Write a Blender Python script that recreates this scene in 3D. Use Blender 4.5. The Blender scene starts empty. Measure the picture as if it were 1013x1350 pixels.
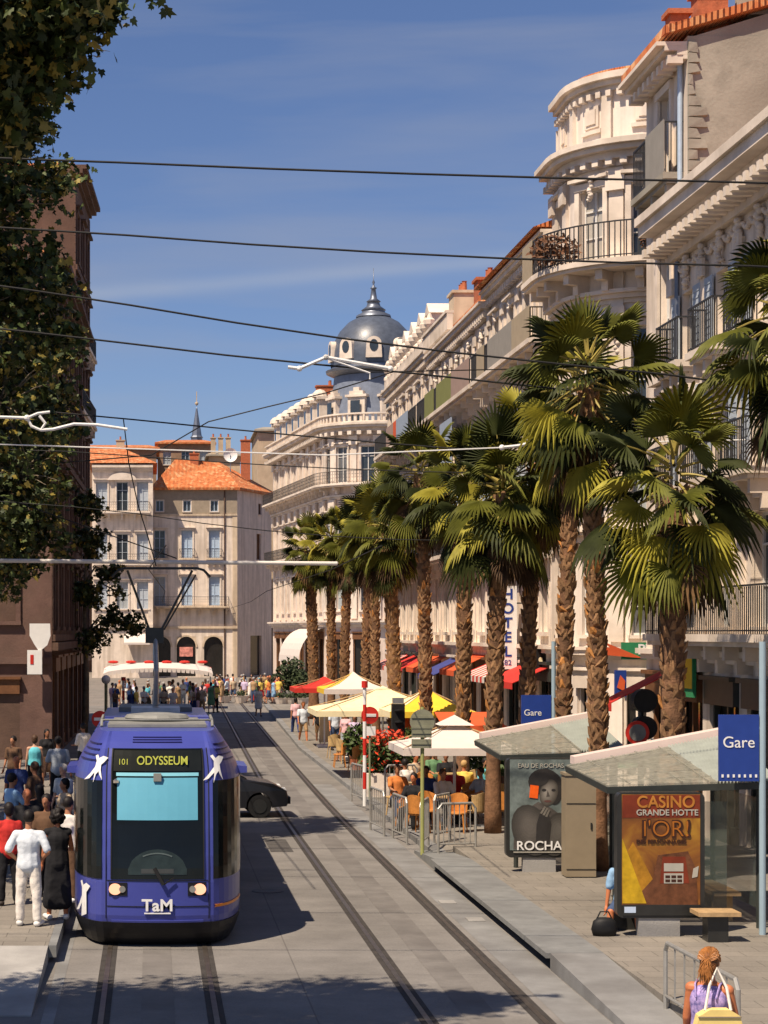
import bpy, bmesh, math, random
from mathutils import Vector, Matrix
R = math.radians
D = bpy.data
SC = bpy.context.scene
COL = SC.collection
random.seed(11)
F, CH = 2600.0, 4.8          # focal length in photo pixels, camera height in metres

def W(px, py, d):
    s = F / d
    return Vector(((px - 200) / s, d, CH - (py - 833) / s))

# ------------------------------------------------------------------ materials
MATS = {}
def mat(name, col, rough=.75, var=.15, scale=2.0, bump=0.0, bscale=None, metal=0.0, spec=.3,
        stain=0.0, stain_col=(.12, .1, .08), streak=False, emit=None, estr=0.0, alpha=1.0, col2=None, detail=6):
    if name in MATS:
        return MATS[name]
    m = D.materials.new(name); m.use_nodes = True
    nt = m.node_tree; N = nt.nodes; L = nt.links
    b = N['Principled BSDF']
    b.inputs['Roughness'].default_value = rough
    b.inputs['Metallic'].default_value = metal
    b.inputs['Specular IOR Level'].default_value = spec
    if alpha < 1:
        b.inputs['Alpha'].default_value = alpha
    tc = N.new('ShaderNodeTexCoord')
    nz = N.new('ShaderNodeTexNoise'); nz.inputs['Scale'].default_value = scale; nz.inputs['Detail'].default_value = detail
    nz.inputs['Roughness'].default_value = .65
    L.new(tc.outputs['Object'], nz.inputs['Vector'])
    rmp = N.new('ShaderNodeValToRGB')
    a = [max(0, c * (1 - var)) for c in col]; c2 = col2 or [min(1, c * (1 + var)) for c in col]
    rmp.color_ramp.elements[0].position = .3; rmp.color_ramp.elements[0].color = (*a, 1)
    rmp.color_ramp.elements[1].position = .7; rmp.color_ramp.elements[1].color = (*c2, 1)
    L.new(nz.outputs['Fac'], rmp.inputs['Fac'])
    out = rmp.outputs['Color']
    if stain > 0:
        mp = N.new('ShaderNodeMapping')
        mp.inputs['Scale'].default_value = (1.2, 1.2, .12) if streak else (.5, .5, .5)
        L.new(tc.outputs['Object'], mp.inputs['Vector'])
        n2 = N.new('ShaderNodeTexNoise'); n2.inputs['Scale'].default_value = 1.6; n2.inputs['Detail'].default_value = 7
        L.new(mp.outputs['Vector'], n2.inputs['Vector'])
        r2 = N.new('ShaderNodeValToRGB')
        r2.color_ramp.elements[0].position = .43; r2.color_ramp.elements[0].color = (0, 0, 0, 1)
        r2.color_ramp.elements[1].position = .64; r2.color_ramp.elements[1].color = (stain, stain, stain, 1)
        L.new(n2.outputs['Fac'], r2.inputs['Fac'])
        mx = N.new('ShaderNodeMix'); mx.data_type = 'RGBA'
        L.new(r2.outputs['Color'], mx.inputs['Factor']); L.new(out, mx.inputs['A'])
        mx.inputs['B'].default_value = (*stain_col, 1)
        out = mx.outputs['Result']
    L.new(out, b.inputs['Base Color'])
    if bump > 0:
        n3 = N.new('ShaderNodeTexNoise'); n3.inputs['Scale'].default_value = bscale or scale * 8; n3.inputs['Detail'].default_value = 4
        L.new(tc.outputs['Object'], n3.inputs['Vector'])
        bp = N.new('ShaderNodeBump'); bp.inputs['Strength'].default_value = bump; bp.inputs['Distance'].default_value = .03
        L.new(n3.outputs['Fac'], bp.inputs['Height']); L.new(bp.outputs['Normal'], b.inputs['Normal'])
    if emit:
        b.inputs['Emission Color'].default_value = (*emit, 1); b.inputs['Emission Strength'].default_value = estr
    MATS[name] = m
    return m

def brickmat(name, c1, c2, mortar, bw, bh, rough=.8, msize=.01, noise=.2, rot=(0, 0, 0), offset=.5, stain=.35):
    m = D.materials.new(name); m.use_nodes = True
    nt = m.node_tree; N = nt.nodes; L = nt.links
    b = N['Principled BSDF']; b.inputs['Roughness'].default_value = rough; b.inputs['Specular IOR Level'].default_value = .25
    tc = N.new('ShaderNodeTexCoord'); mp = N.new('ShaderNodeMapping'); mp.inputs['Rotation'].default_value = rot
    L.new(tc.outputs['Object'], mp.inputs['Vector'])
    br = N.new('ShaderNodeTexBrick'); br.offset = offset
    br.inputs['Color1'].default_value = (*c1, 1); br.inputs['Color2'].default_value = (*c2, 1); br.inputs['Mortar'].default_value = (*mortar, 1)
    br.inputs['Scale'].default_value = 1.0; br.inputs['Brick Width'].default_value = bw; br.inputs['Row Height'].default_value = bh
    br.inputs['Mortar Size'].default_value = msize; br.inputs['Mortar Smooth'].default_value = .3
    L.new(mp.outputs['Vector'], br.inputs['Vector'])
    nz = N.new('ShaderNodeTexNoise'); nz.inputs['Scale'].default_value = .45; nz.inputs['Detail'].default_value = 9; nz.inputs['Roughness'].default_value = .7
    L.new(tc.outputs['Object'], nz.inputs['Vector'])
    rp = N.new('ShaderNodeValToRGB')
    rp.color_ramp.elements[0].position = .3; rp.color_ramp.elements[0].color = (1 - stain,) * 3 + (1,)
    rp.color_ramp.elements[1].position = .7; rp.color_ramp.elements[1].color = (1 + noise,) * 3 + (1,)
    L.new(nz.outputs['Fac'], rp.inputs['Fac'])
    mx = N.new('ShaderNodeMix'); mx.data_type = 'RGBA'; mx.blend_type = 'MULTIPLY'; mx.inputs['Factor'].default_value = 1
    L.new(br.outputs['Color'], mx.inputs['A']); L.new(rp.outputs['Color'], mx.inputs['B'])
    n4 = N.new('ShaderNodeTexNoise'); n4.inputs['Scale'].default_value = 25; n4.inputs['Detail'].default_value = 3
    L.new(tc.outputs['Object'], n4.inputs['Vector'])
    r4 = N.new('ShaderNodeValToRGB'); r4.color_ramp.elements[0].color = (.8, .8, .8, 1); r4.color_ramp.elements[1].color = (1.15, 1.15, 1.15, 1)
    L.new(n4.outputs['Fac'], r4.inputs['Fac'])
    m2 = N.new('ShaderNodeMix'); m2.data_type = 'RGBA'; m2.blend_type = 'MULTIPLY'; m2.inputs['Factor'].default_value = 1
    L.new(mx.outputs['Result'], m2.inputs['A']); L.new(r4.outputs['Color'], m2.inputs['B'])
    L.new(m2.outputs['Result'], b.inputs['Base Color'])
    bp = N.new('ShaderNodeBump'); bp.inputs['Strength'].default_value = .3; bp.inputs['Distance'].default_value = .02
    L.new(n4.outputs['Fac'], bp.inputs['Height']); L.new(bp.outputs['Normal'], b.inputs['Normal'])
    MATS[name] = m
    return m

# ------------------------------------------------------------------ mesh builder
WPOS = {}
class MB:
    def __init__(s):
        s.v = []; s.f = []; s.m = []; s.cur = 0
    def add(s, vs, fs):
        o = len(s.v); s.v.extend([tuple(v) for v in vs])
        for f in fs:
            s.f.append(tuple(o + i for i in f)); s.m.append(s.cur)
    def quad(s, a, b, c, d): s.add([a, b, c, d], [(0, 1, 2, 3)])
    def poly(s, pts): s.add(pts, [tuple(range(len(pts)))])
    def hexa(s, p):
        s.add(p, [(0, 3, 2, 1), (4, 5, 6, 7), (0, 1, 5, 4), (1, 2, 6, 5), (2, 3, 7, 6), (3, 0, 4, 7)])
    def box(s, c, sz, rz=0.0, tilt=None):
        x, y, z = sz[0] / 2, sz[1] / 2, sz[2] / 2
        M = Matrix.Rotation(rz, 3, 'Z')
        if tilt is not None: M = M @ tilt
        c = Vector(c)
        s.hexa([c + M @ Vector(q) for q in ((-x, -y, -z), (x, -y, -z), (x, y, -z), (-x, y, -z), (-x, -y, z), (x, -y, z), (x, y, z), (-x, y, z))])
    def bar(s, a, b, w, h=None, up=Vector((0, 0, 1))):
        a = Vector(a); b = Vector(b); h = h or w
        d = (b - a).normalized(); u = d.cross(up)
        if u.length < 1e-4: u = Vector((1, 0, 0))
        u.normalize(); v = u.cross(d)
        u *= w / 2; v *= h / 2
        s.hexa([a - u - v, a + u - v, a + u + v, a - u + v, b - u - v, b + u - v, b + u + v, b - u + v])
    def tube(s, path, r, n=8, cap=True):
        path = [Vector(p) for p in path]; k = len(path)
        rs = r if isinstance(r, (list, tuple)) else [r] * k
        o = len(s.v); prev = None
        for i, p in enumerate(path):
            d = (path[min(i + 1, k - 1)] - path[max(i - 1, 0)]).normalized()
            if prev is None:
                a = Vector((0, 0, 1)) if abs(d.z) < .9 else Vector((1, 0, 0))
                u = d.cross(a).normalized()
            else:
                u = (prev - d * prev.dot(d)).normalized()
            prev = u; w = d.cross(u)
            for j in range(n):
                t = 2 * math.pi * j / n
                s.v.append(tuple(p + (u * math.cos(t) + w * math.sin(t)) * rs[i]))
        for i in range(k - 1):
            for j in range(n):
                j2 = (j + 1) % n
                s.f.append((o + i * n + j, o + i * n + j2, o + (i + 1) * n + j2, o + (i + 1) * n + j)); s.m.append(s.cur)
        if cap:
            s.f.append(tuple(o + j for j in reversed(range(n)))); s.m.append(s.cur)
            s.f.append(tuple(o + (k - 1) * n + j for j in range(n))); s.m.append(s.cur)
    def lathe(s, c, prof, n=16, a0=0, a1=2 * math.pi, ry=1.0):
        c = Vector(c); o = len(s.v); full = abs(a1 - a0 - 2 * math.pi) < 1e-6
        k = n if full else n + 1
        for r, z in prof:
            for j in range(k):
                t = a0 + (a1 - a0) * j / n
                s.v.append((c.x + r * math.cos(t), c.y + r * ry * math.sin(t), c.z + z))
        for i in range(len(prof) - 1):
            for j in range(n):
                j2 = (j + 1) % k
                s.f.append((o + i * k + j, o + i * k + j2, o + (i + 1) * k + j2, o + (i + 1) * k + j)); s.m.append(s.cur)
    def ell(s, c, r, n=8, k=6):
        c = Vector(c); o = len(s.v)
        rx, ry, rz = r if isinstance(r, (list, tuple)) else (r, r, r)
        s.v.append((c.x, c.y, c.z - rz))
        for i in range(1, k):
            ph = -math.pi / 2 + math.pi * i / k
            for j in range(n):
                t = 2 * math.pi * j / n
                s.v.append((c.x + rx * math.cos(ph) * math.cos(t), c.y + ry * math.cos(ph) * math.sin(t), c.z + rz * math.sin(ph)))
        s.v.append((c.x, c.y, c.z + rz)); top = o + 1 + (k - 1) * n
        for j in range(n):
            s.f.append((o, o + 1 + (j + 1) % n, o + 1 + j)); s.m.append(s.cur)
            s.f.append((top, top - n + j, top - n + (j + 1) % n)); s.m.append(s.cur)
        for i in range(k - 2):
            for j in range(n):
                a = o + 1 + i * n + j; b = o + 1 + i * n + (j + 1) % n
                s.f.append((a, b, b + n, a + n)); s.m.append(s.cur)
    def prism(s, pts, vec):
        """closed polygon (3-D points) pushed along vec"""
        pts = [Vector(p) for p in pts]; vec = Vector(vec); n = len(pts)
        s.add(pts + [p + vec for p in pts],
              [tuple(reversed(range(n))), tuple(range(n, 2 * n))] + [(i, (i + 1) % n, n + (i + 1) % n, n + i) for i in range(n)])
    def mesh(s, name, off=(0, 0, 0), smooth=False):
        me = D.meshes.new(name)
        ox, oy, oz = off
        me.from_pydata([(x - ox, y - oy, z - oz) for x, y, z in s.v], [], s.f)
        if max(s.m or [0]) > 0: me.polygons.foreach_set('material_index', s.m)
        if smooth: me.polygons.foreach_set('use_smooth', [True] * len(me.polygons))
        me.update(); return me
    def build(s, name, mats, parent=None, smooth=False, fixn=True, origin=None):
        if parent is not None: off = WPOS[parent.name]
        else: off = Vector(origin) if origin is not None else Vector((0, 0, 0))
        me = s.mesh(name, off, smooth)
        if fixn:
            bm = bmesh.new(); bm.from_mesh(me); bmesh.ops.recalc_face_normals(bm, faces=bm.faces); bm.to_mesh(me); bm.free()
        for m in (mats if isinstance(mats, (list, tuple)) else [mats]): me.materials.append(m)
        o = D.objects.new(name, me); COL.objects.link(o)
        if parent is not None: o.parent = parent
        else: o.location = off
        WPOS[o.name] = Vector(off)
        return o

def tag(o, label=None, cat=None, group=None, kind=None):
    if label: o['label'] = label
    if cat: o['category'] = cat
    if group: o['group'] = group
    if kind: o['kind'] = kind
    return o
def empty(name, loc, label=None, cat=None, group=None, rz=0):
    o = D.objects.new(name, None); COL.objects.link(o); o.location = loc; o.rotation_euler = (0, 0, rz)
    o.empty_display_size = .3
    WPOS[o.name] = Vector(loc)
    return tag(o, label, cat, group)
def copy_tree(o, parent=None):
    c = o.copy(); COL.objects.link(c); c.parent = parent
    for ch in list(o.children): copy_tree(ch, c)
    return c
def text(name, txt, size, m, parent, loc, rot=(R(90), 0, 0), ext=.004, sx=1.0, align='CENTER', bold=0.0, space=1.0):
    cu = D.curves.new(name, 'FONT'); cu.body = txt; cu.size = size; cu.extrude = ext; cu.align_x = align; cu.align_y = 'CENTER'
    cu.offset = bold; cu.space_character = space
    cu.materials.append(m)
    o = D.objects.new(name, cu); COL.objects.link(o); o.rotation_euler = rot; o.scale = (sx, 1, 1)
    loc = Vector(loc)
    if parent is not None: o.parent = parent; loc = loc - WPOS[parent.name]
    o.location = loc
    return o

# ------------------------------------------------------------------ facades
class Fr:
    """a facade line seen from above; outward is to the left of its direction"""
    def __init__(s, pts):
        s.p = [Vector(p) for p in pts]; s.c = [0]
        for a, b in zip(s.p, s.p[1:]): s.c.append(s.c[-1] + (b - a).length)
        s.L = s.c[-1]; s.seg = []
        for a, b in zip(s.p, s.p[1:]):
            d = (b - a).normalized(); s.seg.append((d, Vector((-d.y, d.x))))
        s.vn = []
        for i in range(len(s.p)):
            a = s.seg[max(0, i - 1)][1]; b = s.seg[min(len(s.seg) - 1, i)][1]
            q = (a + b).normalized(); s.vn.append(q / max(.5, q.dot(a)))
    def at(s, u, n=0.0):
        i = 0
        while i < len(s.seg) - 1 and u > s.c[i + 1]: i += 1
        l = s.c[i + 1] - s.c[i]; t = (u - s.c[i]) / l
        tc = min(1, max(0, t))
        return s.p[i].lerp(s.p[i + 1], t) + s.vn[i].lerp(s.vn[i + 1], tc) * n
    def dir(s, u):
        i = 0
        while i < len(s.seg) - 1 and u > s.c[i + 1]: i += 1
        return s.seg[i][0]
    def P(s, u, z, n=0.0):
        q = s.at(u, n); return Vector((q.x, q.y, z))
    def ang(s, u):
        d = s.dir(u); return math.atan2(d.y, d.x)
    def cuts(s, u0, u1):
        return [u0] + [c for c in s.c if u0 + 1e-4 < c < u1 - 1e-4] + [u1]

def fbox(mb, fr, u0, u1, z0, z1, n0, n1):
    us = fr.cuts(u0, u1); k = len(us); o = len(mb.v)
    for u in us:
        for z, n in ((z0, n0), (z0, n1), (z1, n1), (z1, n0)): mb.v.append(tuple(fr.P(u, z, n)))
    fs = [(0, 1, 2, 3), tuple((k - 1) * 4 + q for q in (3, 2, 1, 0))]
    for i in range(k - 1):
        a = i * 4; b = a + 4
        for q in range(4):
            r = (q + 1) % 4; fs.append((a + q, b + q, b + r, a + r))
    for f in fs:
        mb.f.append(tuple(o + i for i in f)); mb.m.append(mb.cur)

def wallgrid(mb, fr, u0, u1, z0, z1, ops, depth=.3):
    us = set(fr.cuts(u0, u1)); zs = {z0, z1}
    for a, b, c, d in ops: us |= {a, b}; zs |= {c, d}
    us = sorted(us); zs = sorted(zs)
    def inop(u, z): return any(a < u < b and c < z < d for a, b, c, d in ops)
    for i in range(len(us) - 1):
        for j in range(len(zs) - 1):
            if us[i + 1] - us[i] < 1e-5 or inop((us[i] + us[i + 1]) / 2, (zs[j] + zs[j + 1]) / 2): continue
            mb.quad(fr.P(us[i], zs[j]), fr.P(us[i + 1], zs[j]), fr.P(us[i + 1], zs[j + 1]), fr.P(us[i], zs[j + 1]))
    for a, b, c, d in ops:
        q = [(a, c), (b, c), (b, d), (a, d)]
        for i in range(4):
            (ua, za), (ub, zb) = q[i], q[(i + 1) % 4]
            mb.quad(fr.P(ua, za), fr.P(ub, zb), fr.P(ub, zb, -depth), fr.P(ua, za, -depth))

WCACHE = {}
def win_meshes(w, h, style, ms):
    key = (round(w, 2), round(h, 2), style, tuple(m.name for m in ms))
    if key in WCACHE: return WCACHE[key]
    stone, wood, glass, shut = ms
    fr = MB()
    if 's' in style:        # moulded surround with a small hood
        for sx in (-1, 1): fr.box((sx * (w / 2 + .09), .03, h / 2), (.18, .1, h))
        fr.box((0, .045, h + .1), (w + .36, .13, .2)); fr.box((0, .12, h + .3), (w + .6, .28, .1))
        fr.box((0, .06, -.07), (w + .4, .2, .14))
    else:
        fr.box((0, .04, -.05), (w + .2, .16, .1))
    if 'p' in style:        # pediment
        fr.prism([(-(w / 2 + .3), .0, h + .36), (w / 2 + .3, .0, h + .36), (0, .0, h + .36 + .45)], (0, .22, 0))
    fr.cur = 1
    t = .07
    for x in (-w / 2 + t / 2, w / 2 - t / 2): fr.box((x, -.2, h / 2), (t, .06, h - .01))
    fr.box((0, -.2, h - t / 2), (w - 2 * t, .06, t)); fr.box((0, -.2, t / 2), (w - 2 * t, .06, t))
    fr.box((0, -.195, h / 2), (.07, .06, h - 2 * t))
    if h > 1.5: fr.box((0, -.2, h * .72), (w - 2 * t, .055, .05)); fr.box((0, -.2, h * .36), (w - 2 * t, .05, .035))
    a = fr.mesh('window'); a.materials.append(stone); a.materials.append(wood)
    g = MB(); g.quad((-w / 2, -.225, 0), (w / 2, -.225, 0), (w / 2, -.225, h), (-w / 2, -.225, h))
    gm = g.mesh('pane'); gm.materials.append(glass)
    sm = None
    if 'h' in style:        # shutters
        s = MB(); sw = w / 2
        s.box((0, .075, h / 2), (sw, .045, h - .04))
        k = int(h / .16)
        for i in range(k): s.box((0, .1, .1 + i * .16), (sw - .12, .02, .05))
        sm = s.mesh('shutter'); sm.materials.append(shut)
    WCACHE[key] = (a, gm, sm); return WCACHE[key]
def link(name, me, parent, loc=(0, 0, 0), rz=0):
    o = D.objects.new(name, me); COL.objects.link(o); o.parent = parent; o.location = loc; o.rotation_euler = (0, 0, rz)
    WPOS[o.name] = Vector(loc); return o
PANES = []
WRNG = random.Random(77)
def place_win(parent, fr, u, z, w, h, style, ms):
    if PANES and ms[2].name == 'window_glass' and WRNG.random() < .5: ms = (ms[0], ms[1], WRNG.choice(PANES), ms[3])
    a, g, s = win_meshes(w, h, style, ms)
    loc = fr.P(u, z) - WPOS[parent.name]
    o = link('window', a, parent, loc, fr.ang(u))
    link('pane', g, o)
    if s:
        for k in (-1, 1):
            if 'n' in style:    # folded back into the reveal, standing out from the wall
                q = link('shutter', s, o, (k * (w / 2 + .02), .22, 0), R(90))
            else:
                q = link('shutter', s, o, (k * (w * .75 + .02), 0, 0), 0)
    return o

def balcony(parent, fr, u0, u1, z, depth, ms, screens=(), step=.14, hgt=1.0, brk=1.45, belly=False):
    stone, iron = ms
    b = MB()
    fbox(b, fr, u0, u1, z - .16, z, 0.0, depth)
    fbox(b, fr, u0 + .05, u1 - .05, z - .26, z - .163, 0.0, depth - .1)
    n = max(2, int((u1 - u0) / brk)); 
    for i in range(n + 1):
        u = u0 + .25 + (u1 - u0 - .5) * i / n
        fbox(b, fr, u - .09, u + .09, z - .55, z - .263, 0.0, depth * .75); fbox(b, fr, u - .09, u + .09, z - .85, z - .553, 0.0, depth * .42)
    o = b.build('balcony', stone, parent)
    r = MB(); e = .05
    fbox(r, fr, u0 + e, u1 - e, z + hgt - .04, z + hgt, depth - e - .04, depth - e)
    fbox(r, fr, u0 + e, u1 - e, z + .06, z + .09, depth - e - .03, depth - e)
    k = max(2, int((u1 - u0 - 2 * e) / step))
    for i in range(k + 1):
        u = u0 + e + (u1 - u0 - 2 * e) * i / k
        fbox(r, fr, u - .011, u + .011, z, z + hgt - .045, depth - e - .03, depth - e - .008)
    for u in (u0 + e, u1 - e):
        fbox(r, fr, u - .02, u + .02, z + hgt - .04, z + hgt, 0, depth - e - .043)
        for q in range(1, int(depth / .14)): fbox(r, fr, u - .011, u + .011, z, z + hgt - .045, q * .14, q * .14 + .022)
    if belly:
        for i in range(k):
            u = u0 + e + (u1 - u0 - 2 * e) * (i + .5) / k
            for q in range(3): fbox(r, fr, u - .04, u + .04, z + .16 + q * .27, z + .2 + q * .27, depth - e - .03, depth - e - .01)
    WPOS[o.name] = WPOS[parent.name]
    r.build('railing', iron, o)
    for (a, c, m) in screens:
        q = MB(); fbox(q, fr, a, c, z + .02, z + hgt + .05, depth - e + .003, depth - e + .02); q.build('privacy_screen', m, o)
    return o

def cornice(mb, fr, u0, u1, z, steps, mod=0.0, modh=.22):
    """steps: list of (height, projection), laid upward from z"""
    for h, n in steps:
        fbox(mb, fr, u0, u1, z, z + h - .002, 0.0, n); z += h
    return z
# ------------------------------------------------------------------ materials used in many places
M_CREAM = mat('cream_stone', (.76, .65, .54), .85, .12, 1.5, .15, 30, stain=.55, stain_col=(.36, .29, .22), streak=True)
M_WHITE = mat('white_stone', (.84, .74, .645), .85, .10, 1.5, .12, 30, stain=.4, stain_col=(.42, .34, .27), streak=True)
M_PINK = mat('pinkish_stone', (.76, .62, .52), .85, .10, 1.5, .12, 30, stain=.4, stain_col=(.36, .27, .2), streak=True)
M_OCHRE = mat('ochre_stone', (.62, .50, .36), .88, .14, 1.2, .2, 25, stain=.4, stain_col=(.3, .22, .15), streak=True)
M_GREYST = mat('grey_render', (.36, .33, .27), .9, .25, 1.6, .3, 12, stain=.6, stain_col=(.17, .15, .12))
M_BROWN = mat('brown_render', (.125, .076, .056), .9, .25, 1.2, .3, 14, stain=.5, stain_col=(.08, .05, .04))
M_MOULD = mat('moulded_stone', (.76, .655, .55), .85, .10, 2, .1, 30, stain=.45, stain_col=(.38, .31, .24))
M_IRON = mat('black_iron', (.03, .03, .032), .5, .2, 4, spec=.4)
M_GLASS = mat('window_glass', (.035, .045, .055), .08, .2, 1, spec=.6)
M_WOODW = mat('white_joinery', (.66, .64, .6), .55, .06, 5)
M_SHUTG = mat('grey_shutter_paint', (.42, .47, .52), .6, .1, 6)
M_SHUTB = mat('blue_grey_shutter_paint', (.40, .5, .62), .6, .1, 6)
M_ZINC = mat('zinc_roofing', (.16, .18, .22), .42, .18, 1.4, metal=.55, spec=.5, bump=.1)
M_SLATE = mat('slate_dome', (.075, .09, .12), .38, .25, 2.2, bump=.2, bscale=9, spec=.5)
M_TILE = None
M_BRICKR = mat('red_brick_chimney', (.42, .13, .06), .85, .25, 6, .3, 20)
M_STEEL = mat('galvanised_steel', (.42, .43, .43), .38, .12, 6, metal=.8)
M_DKSTEEL = mat('dark_green_steel', (.035, .04, .035), .45, .2, 5, spec=.4)
M_CONC = mat('pale_concrete', (.34, .33, .31), .85, .18, 1.3, .2, 40, stain=.5, stain_col=(.2, .19, .18))
M_GRAN = mat('grey_granite', (.20, .205, .20), .8, .2, 2.5, .2, 60, stain=.4, stain_col=(.12, .12, .12))
M_WHITEP = mat('white_paint', (.78, .77, .74), .5, .05, 5)
M_RED = mat('red_paint', (.55, .03, .02), .45, .1, 5)
M_SIGNBLUE = mat('blue_sign_paint', (.02, .05, .25), .4, .08, 4)
M_BLACK = mat('black_rubber', (.012, .012, .012), .6, .2, 5)

PANES += [mat('net_curtain_pane', (.42, .39, .34), .25, .15, 2, spec=.6), mat('mottled_grey_pane', (.12, .12, .12), .1, .5, 1.2, spec=.6), mat('closed_louvre_pane', (.34, .37, .38), .6, .1, 8)]  # random pane finishes: net curtain, mottled grey, closed louvre
def roofmat():
    m = D.materials.new('clay_roof_tiles'); m.use_nodes = True
    nt = m.node_tree; N = nt.nodes; L = nt.links; b = N['Principled BSDF']; b.inputs['Roughness'].default_value = .85
    tc = N.new('ShaderNodeTexCoord'); vo = N.new('ShaderNodeTexVoronoi'); vo.inputs['Scale'].default_value = 3.2
    L.new(tc.outputs['Object'], vo.inputs['Vector'])
    rp = N.new('ShaderNodeValToRGB'); e = rp.color_ramp.elements
    e[0].color = (.50, .13, .035, 1); e[0].position = 0; e[1].color = (.78, .42, .2, 1); e[1].position = 1
    q = e.new(.45); q.color = (.66, .2, .06, 1); q = e.new(.8); q.color = (.62, .26, .1, 1)
    sp = N.new('ShaderNodeSeparateColor'); L.new(vo.outputs['Color'], sp.inputs['Color']); L.new(sp.outputs['Red'], rp.inputs['Fac'])
    L.new(rp.outputs['Color'], b.inputs['Base Color'])
    wv = N.new('ShaderNodeTexWave'); wv.inputs['Scale'].default_value = 2.2; wv.bands_direction = 'X'; wv.inputs['Distortion'].default_value = .6
    L.new(tc.outputs['Object'], wv.inputs['Vector'])
    bp = N.new('ShaderNodeBump'); bp.inputs['Strength'].default_value = .9; bp.inputs['Distance'].default_value = .08
    L.new(wv.outputs['Fac'], bp.inputs['Height']); L.new(bp.outputs['Normal'], b.inputs['Normal'])
    return m
M_TILE = roofmat()

# ------------------------------------------------------------------ camera, sun, sky
cam = D.cameras.new('street_camera'); co = D.objects.new('street_camera', cam); COL.objects.link(co); SC.camera = co
co.location = (0, 0, CH); co.rotation_euler = (R(90), 0, 0)
cam.sensor_width = 36; cam.sensor_fit = 'AUTO'; cam.lens = F / 1350 * 36
cam.shift_x = (506.5 - 200) / 1350; cam.shift_y = (833 - 675) / 1350
cam.clip_start = .5; cam.clip_end = 6000
EL = R(58); AZ = Vector((-.71, -.70)).normalized()
SUN = Vector((AZ.x * math.cos(EL), AZ.y * math.cos(EL), math.sin(EL)))
sl = D.lights.new('sun', 'SUN'); sl.energy = 4.9; sl.angle = R(.5); sl.color = (1, .84, .66)
so = D.objects.new('sun', sl); COL.objects.link(so); so.rotation_euler = (-SUN).to_track_quat('-Z', 'Y').to_euler(); so.location = (0, 0, 60)
wd = D.worlds.new('World'); SC.world = wd; wd.use_nodes = True
nt = wd.node_tree; N = nt.nodes; L = nt.links
bg = N['Background']; bg.inputs['Strength'].default_value = .057
sk = N.new('ShaderNodeTexSky'); sk.sky_type = 'NISHITA'; sk.sun_disc = False; sk.sun_elevation = EL
sk.sun_rotation = math.atan2(AZ.x, AZ.y); sk.altitude = 50; sk.air_density = 1.0; sk.dust_density = .3; sk.ozone_density = 4.0
tc = N.new('ShaderNodeTexCoord'); mp = N.new('ShaderNodeMapping'); mp.inputs['Scale'].default_value = (1.2, 1.2, 9); mp.inputs['Rotation'].default_value = (0, R(8), 0)
L.new(tc.outputs['Generated'], mp.inputs['Vector'])
nz = N.new('ShaderNodeTexNoise'); nz.inputs['Scale'].default_value = 2.6; nz.inputs['Detail'].default_value = 6; nz.inputs['Distortion'].default_value = .3
L.new(mp.outputs['Vector'], nz.inputs['Vector'])
rp = N.new('ShaderNodeValToRGB'); rp.color_ramp.elements[0].position = .44; rp.color_ramp.elements[0].color = (0, 0, 0, 1)
rp.color_ramp.elements[1].position = .74; rp.color_ramp.elements[1].color = (.5, .5, .5, 1)
L.new(nz.outputs['Fac'], rp.inputs['Fac'])
mx = N.new('ShaderNodeMix'); mx.data_type = 'RGBA'
tn = N.new('ShaderNodeMix'); tn.data_type = 'RGBA'; tn.blend_type = 'MULTIPLY'; tn.inputs['Factor'].default_value = 1; tn.inputs['B'].default_value = (.93, .94, 1.14, 1)
L.new(sk.outputs['Color'], tn.inputs['A'])
L.new(rp.outputs['Color'], mx.inputs['Factor']); L.new(tn.outputs['Result'], mx.inputs['A']); mx.inputs['B'].default_value = (4.6, 4.8, 5.6, 1)
# a thin old vapour trail, low in the sky
def mth(op, a, b=None):
    n = N.new('ShaderNodeMath'); n.operation = op
    for i, q in enumerate((a, b)):
        if q is None: continue
        if isinstance(q, (int, float)): n.inputs[i].default_value = q
        else: L.new(q, n.inputs[i])
    return n.outputs[0]
sx_ = N.new('ShaderNodeSeparateXYZ'); L.new(tc.outputs['Generated'], sx_.inputs[0])
ym = mth('MAXIMUM', sx_.outputs['Y'], .05)
xr = mth('DIVIDE', sx_.outputs['X'], ym); zr = mth('DIVIDE', sx_.outputs['Z'], ym)
dv = mth('DIVIDE', mth('SUBTRACT', zr, mth('ADD', mth('MULTIPLY', xr, .083), .1735)), .0042)
ga = mth('POWER', 2.718, mth('MULTIPLY', mth('MULTIPLY', dv, dv), -1.0))
ga = mth('MULTIPLY', mth('MULTIPLY', ga, nz.outputs['Fac']), .45)
m3 = N.new('ShaderNodeMix'); m3.data_type = 'RGBA'; L.new(ga, m3.inputs['Factor']); L.new(mx.outputs['Result'], m3.inputs['A']); m3.inputs['B'].default_value = (6.5, 6.8, 7.4, 1)
L.new(m3.outputs['Result'], bg.inputs['Color'])
SC.view_settings.view_transform = 'Standard'; SC.view_settings.look = 'None'; SC.view_settings.exposure = 0.5; SC.view_settings.gamma = 1

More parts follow.
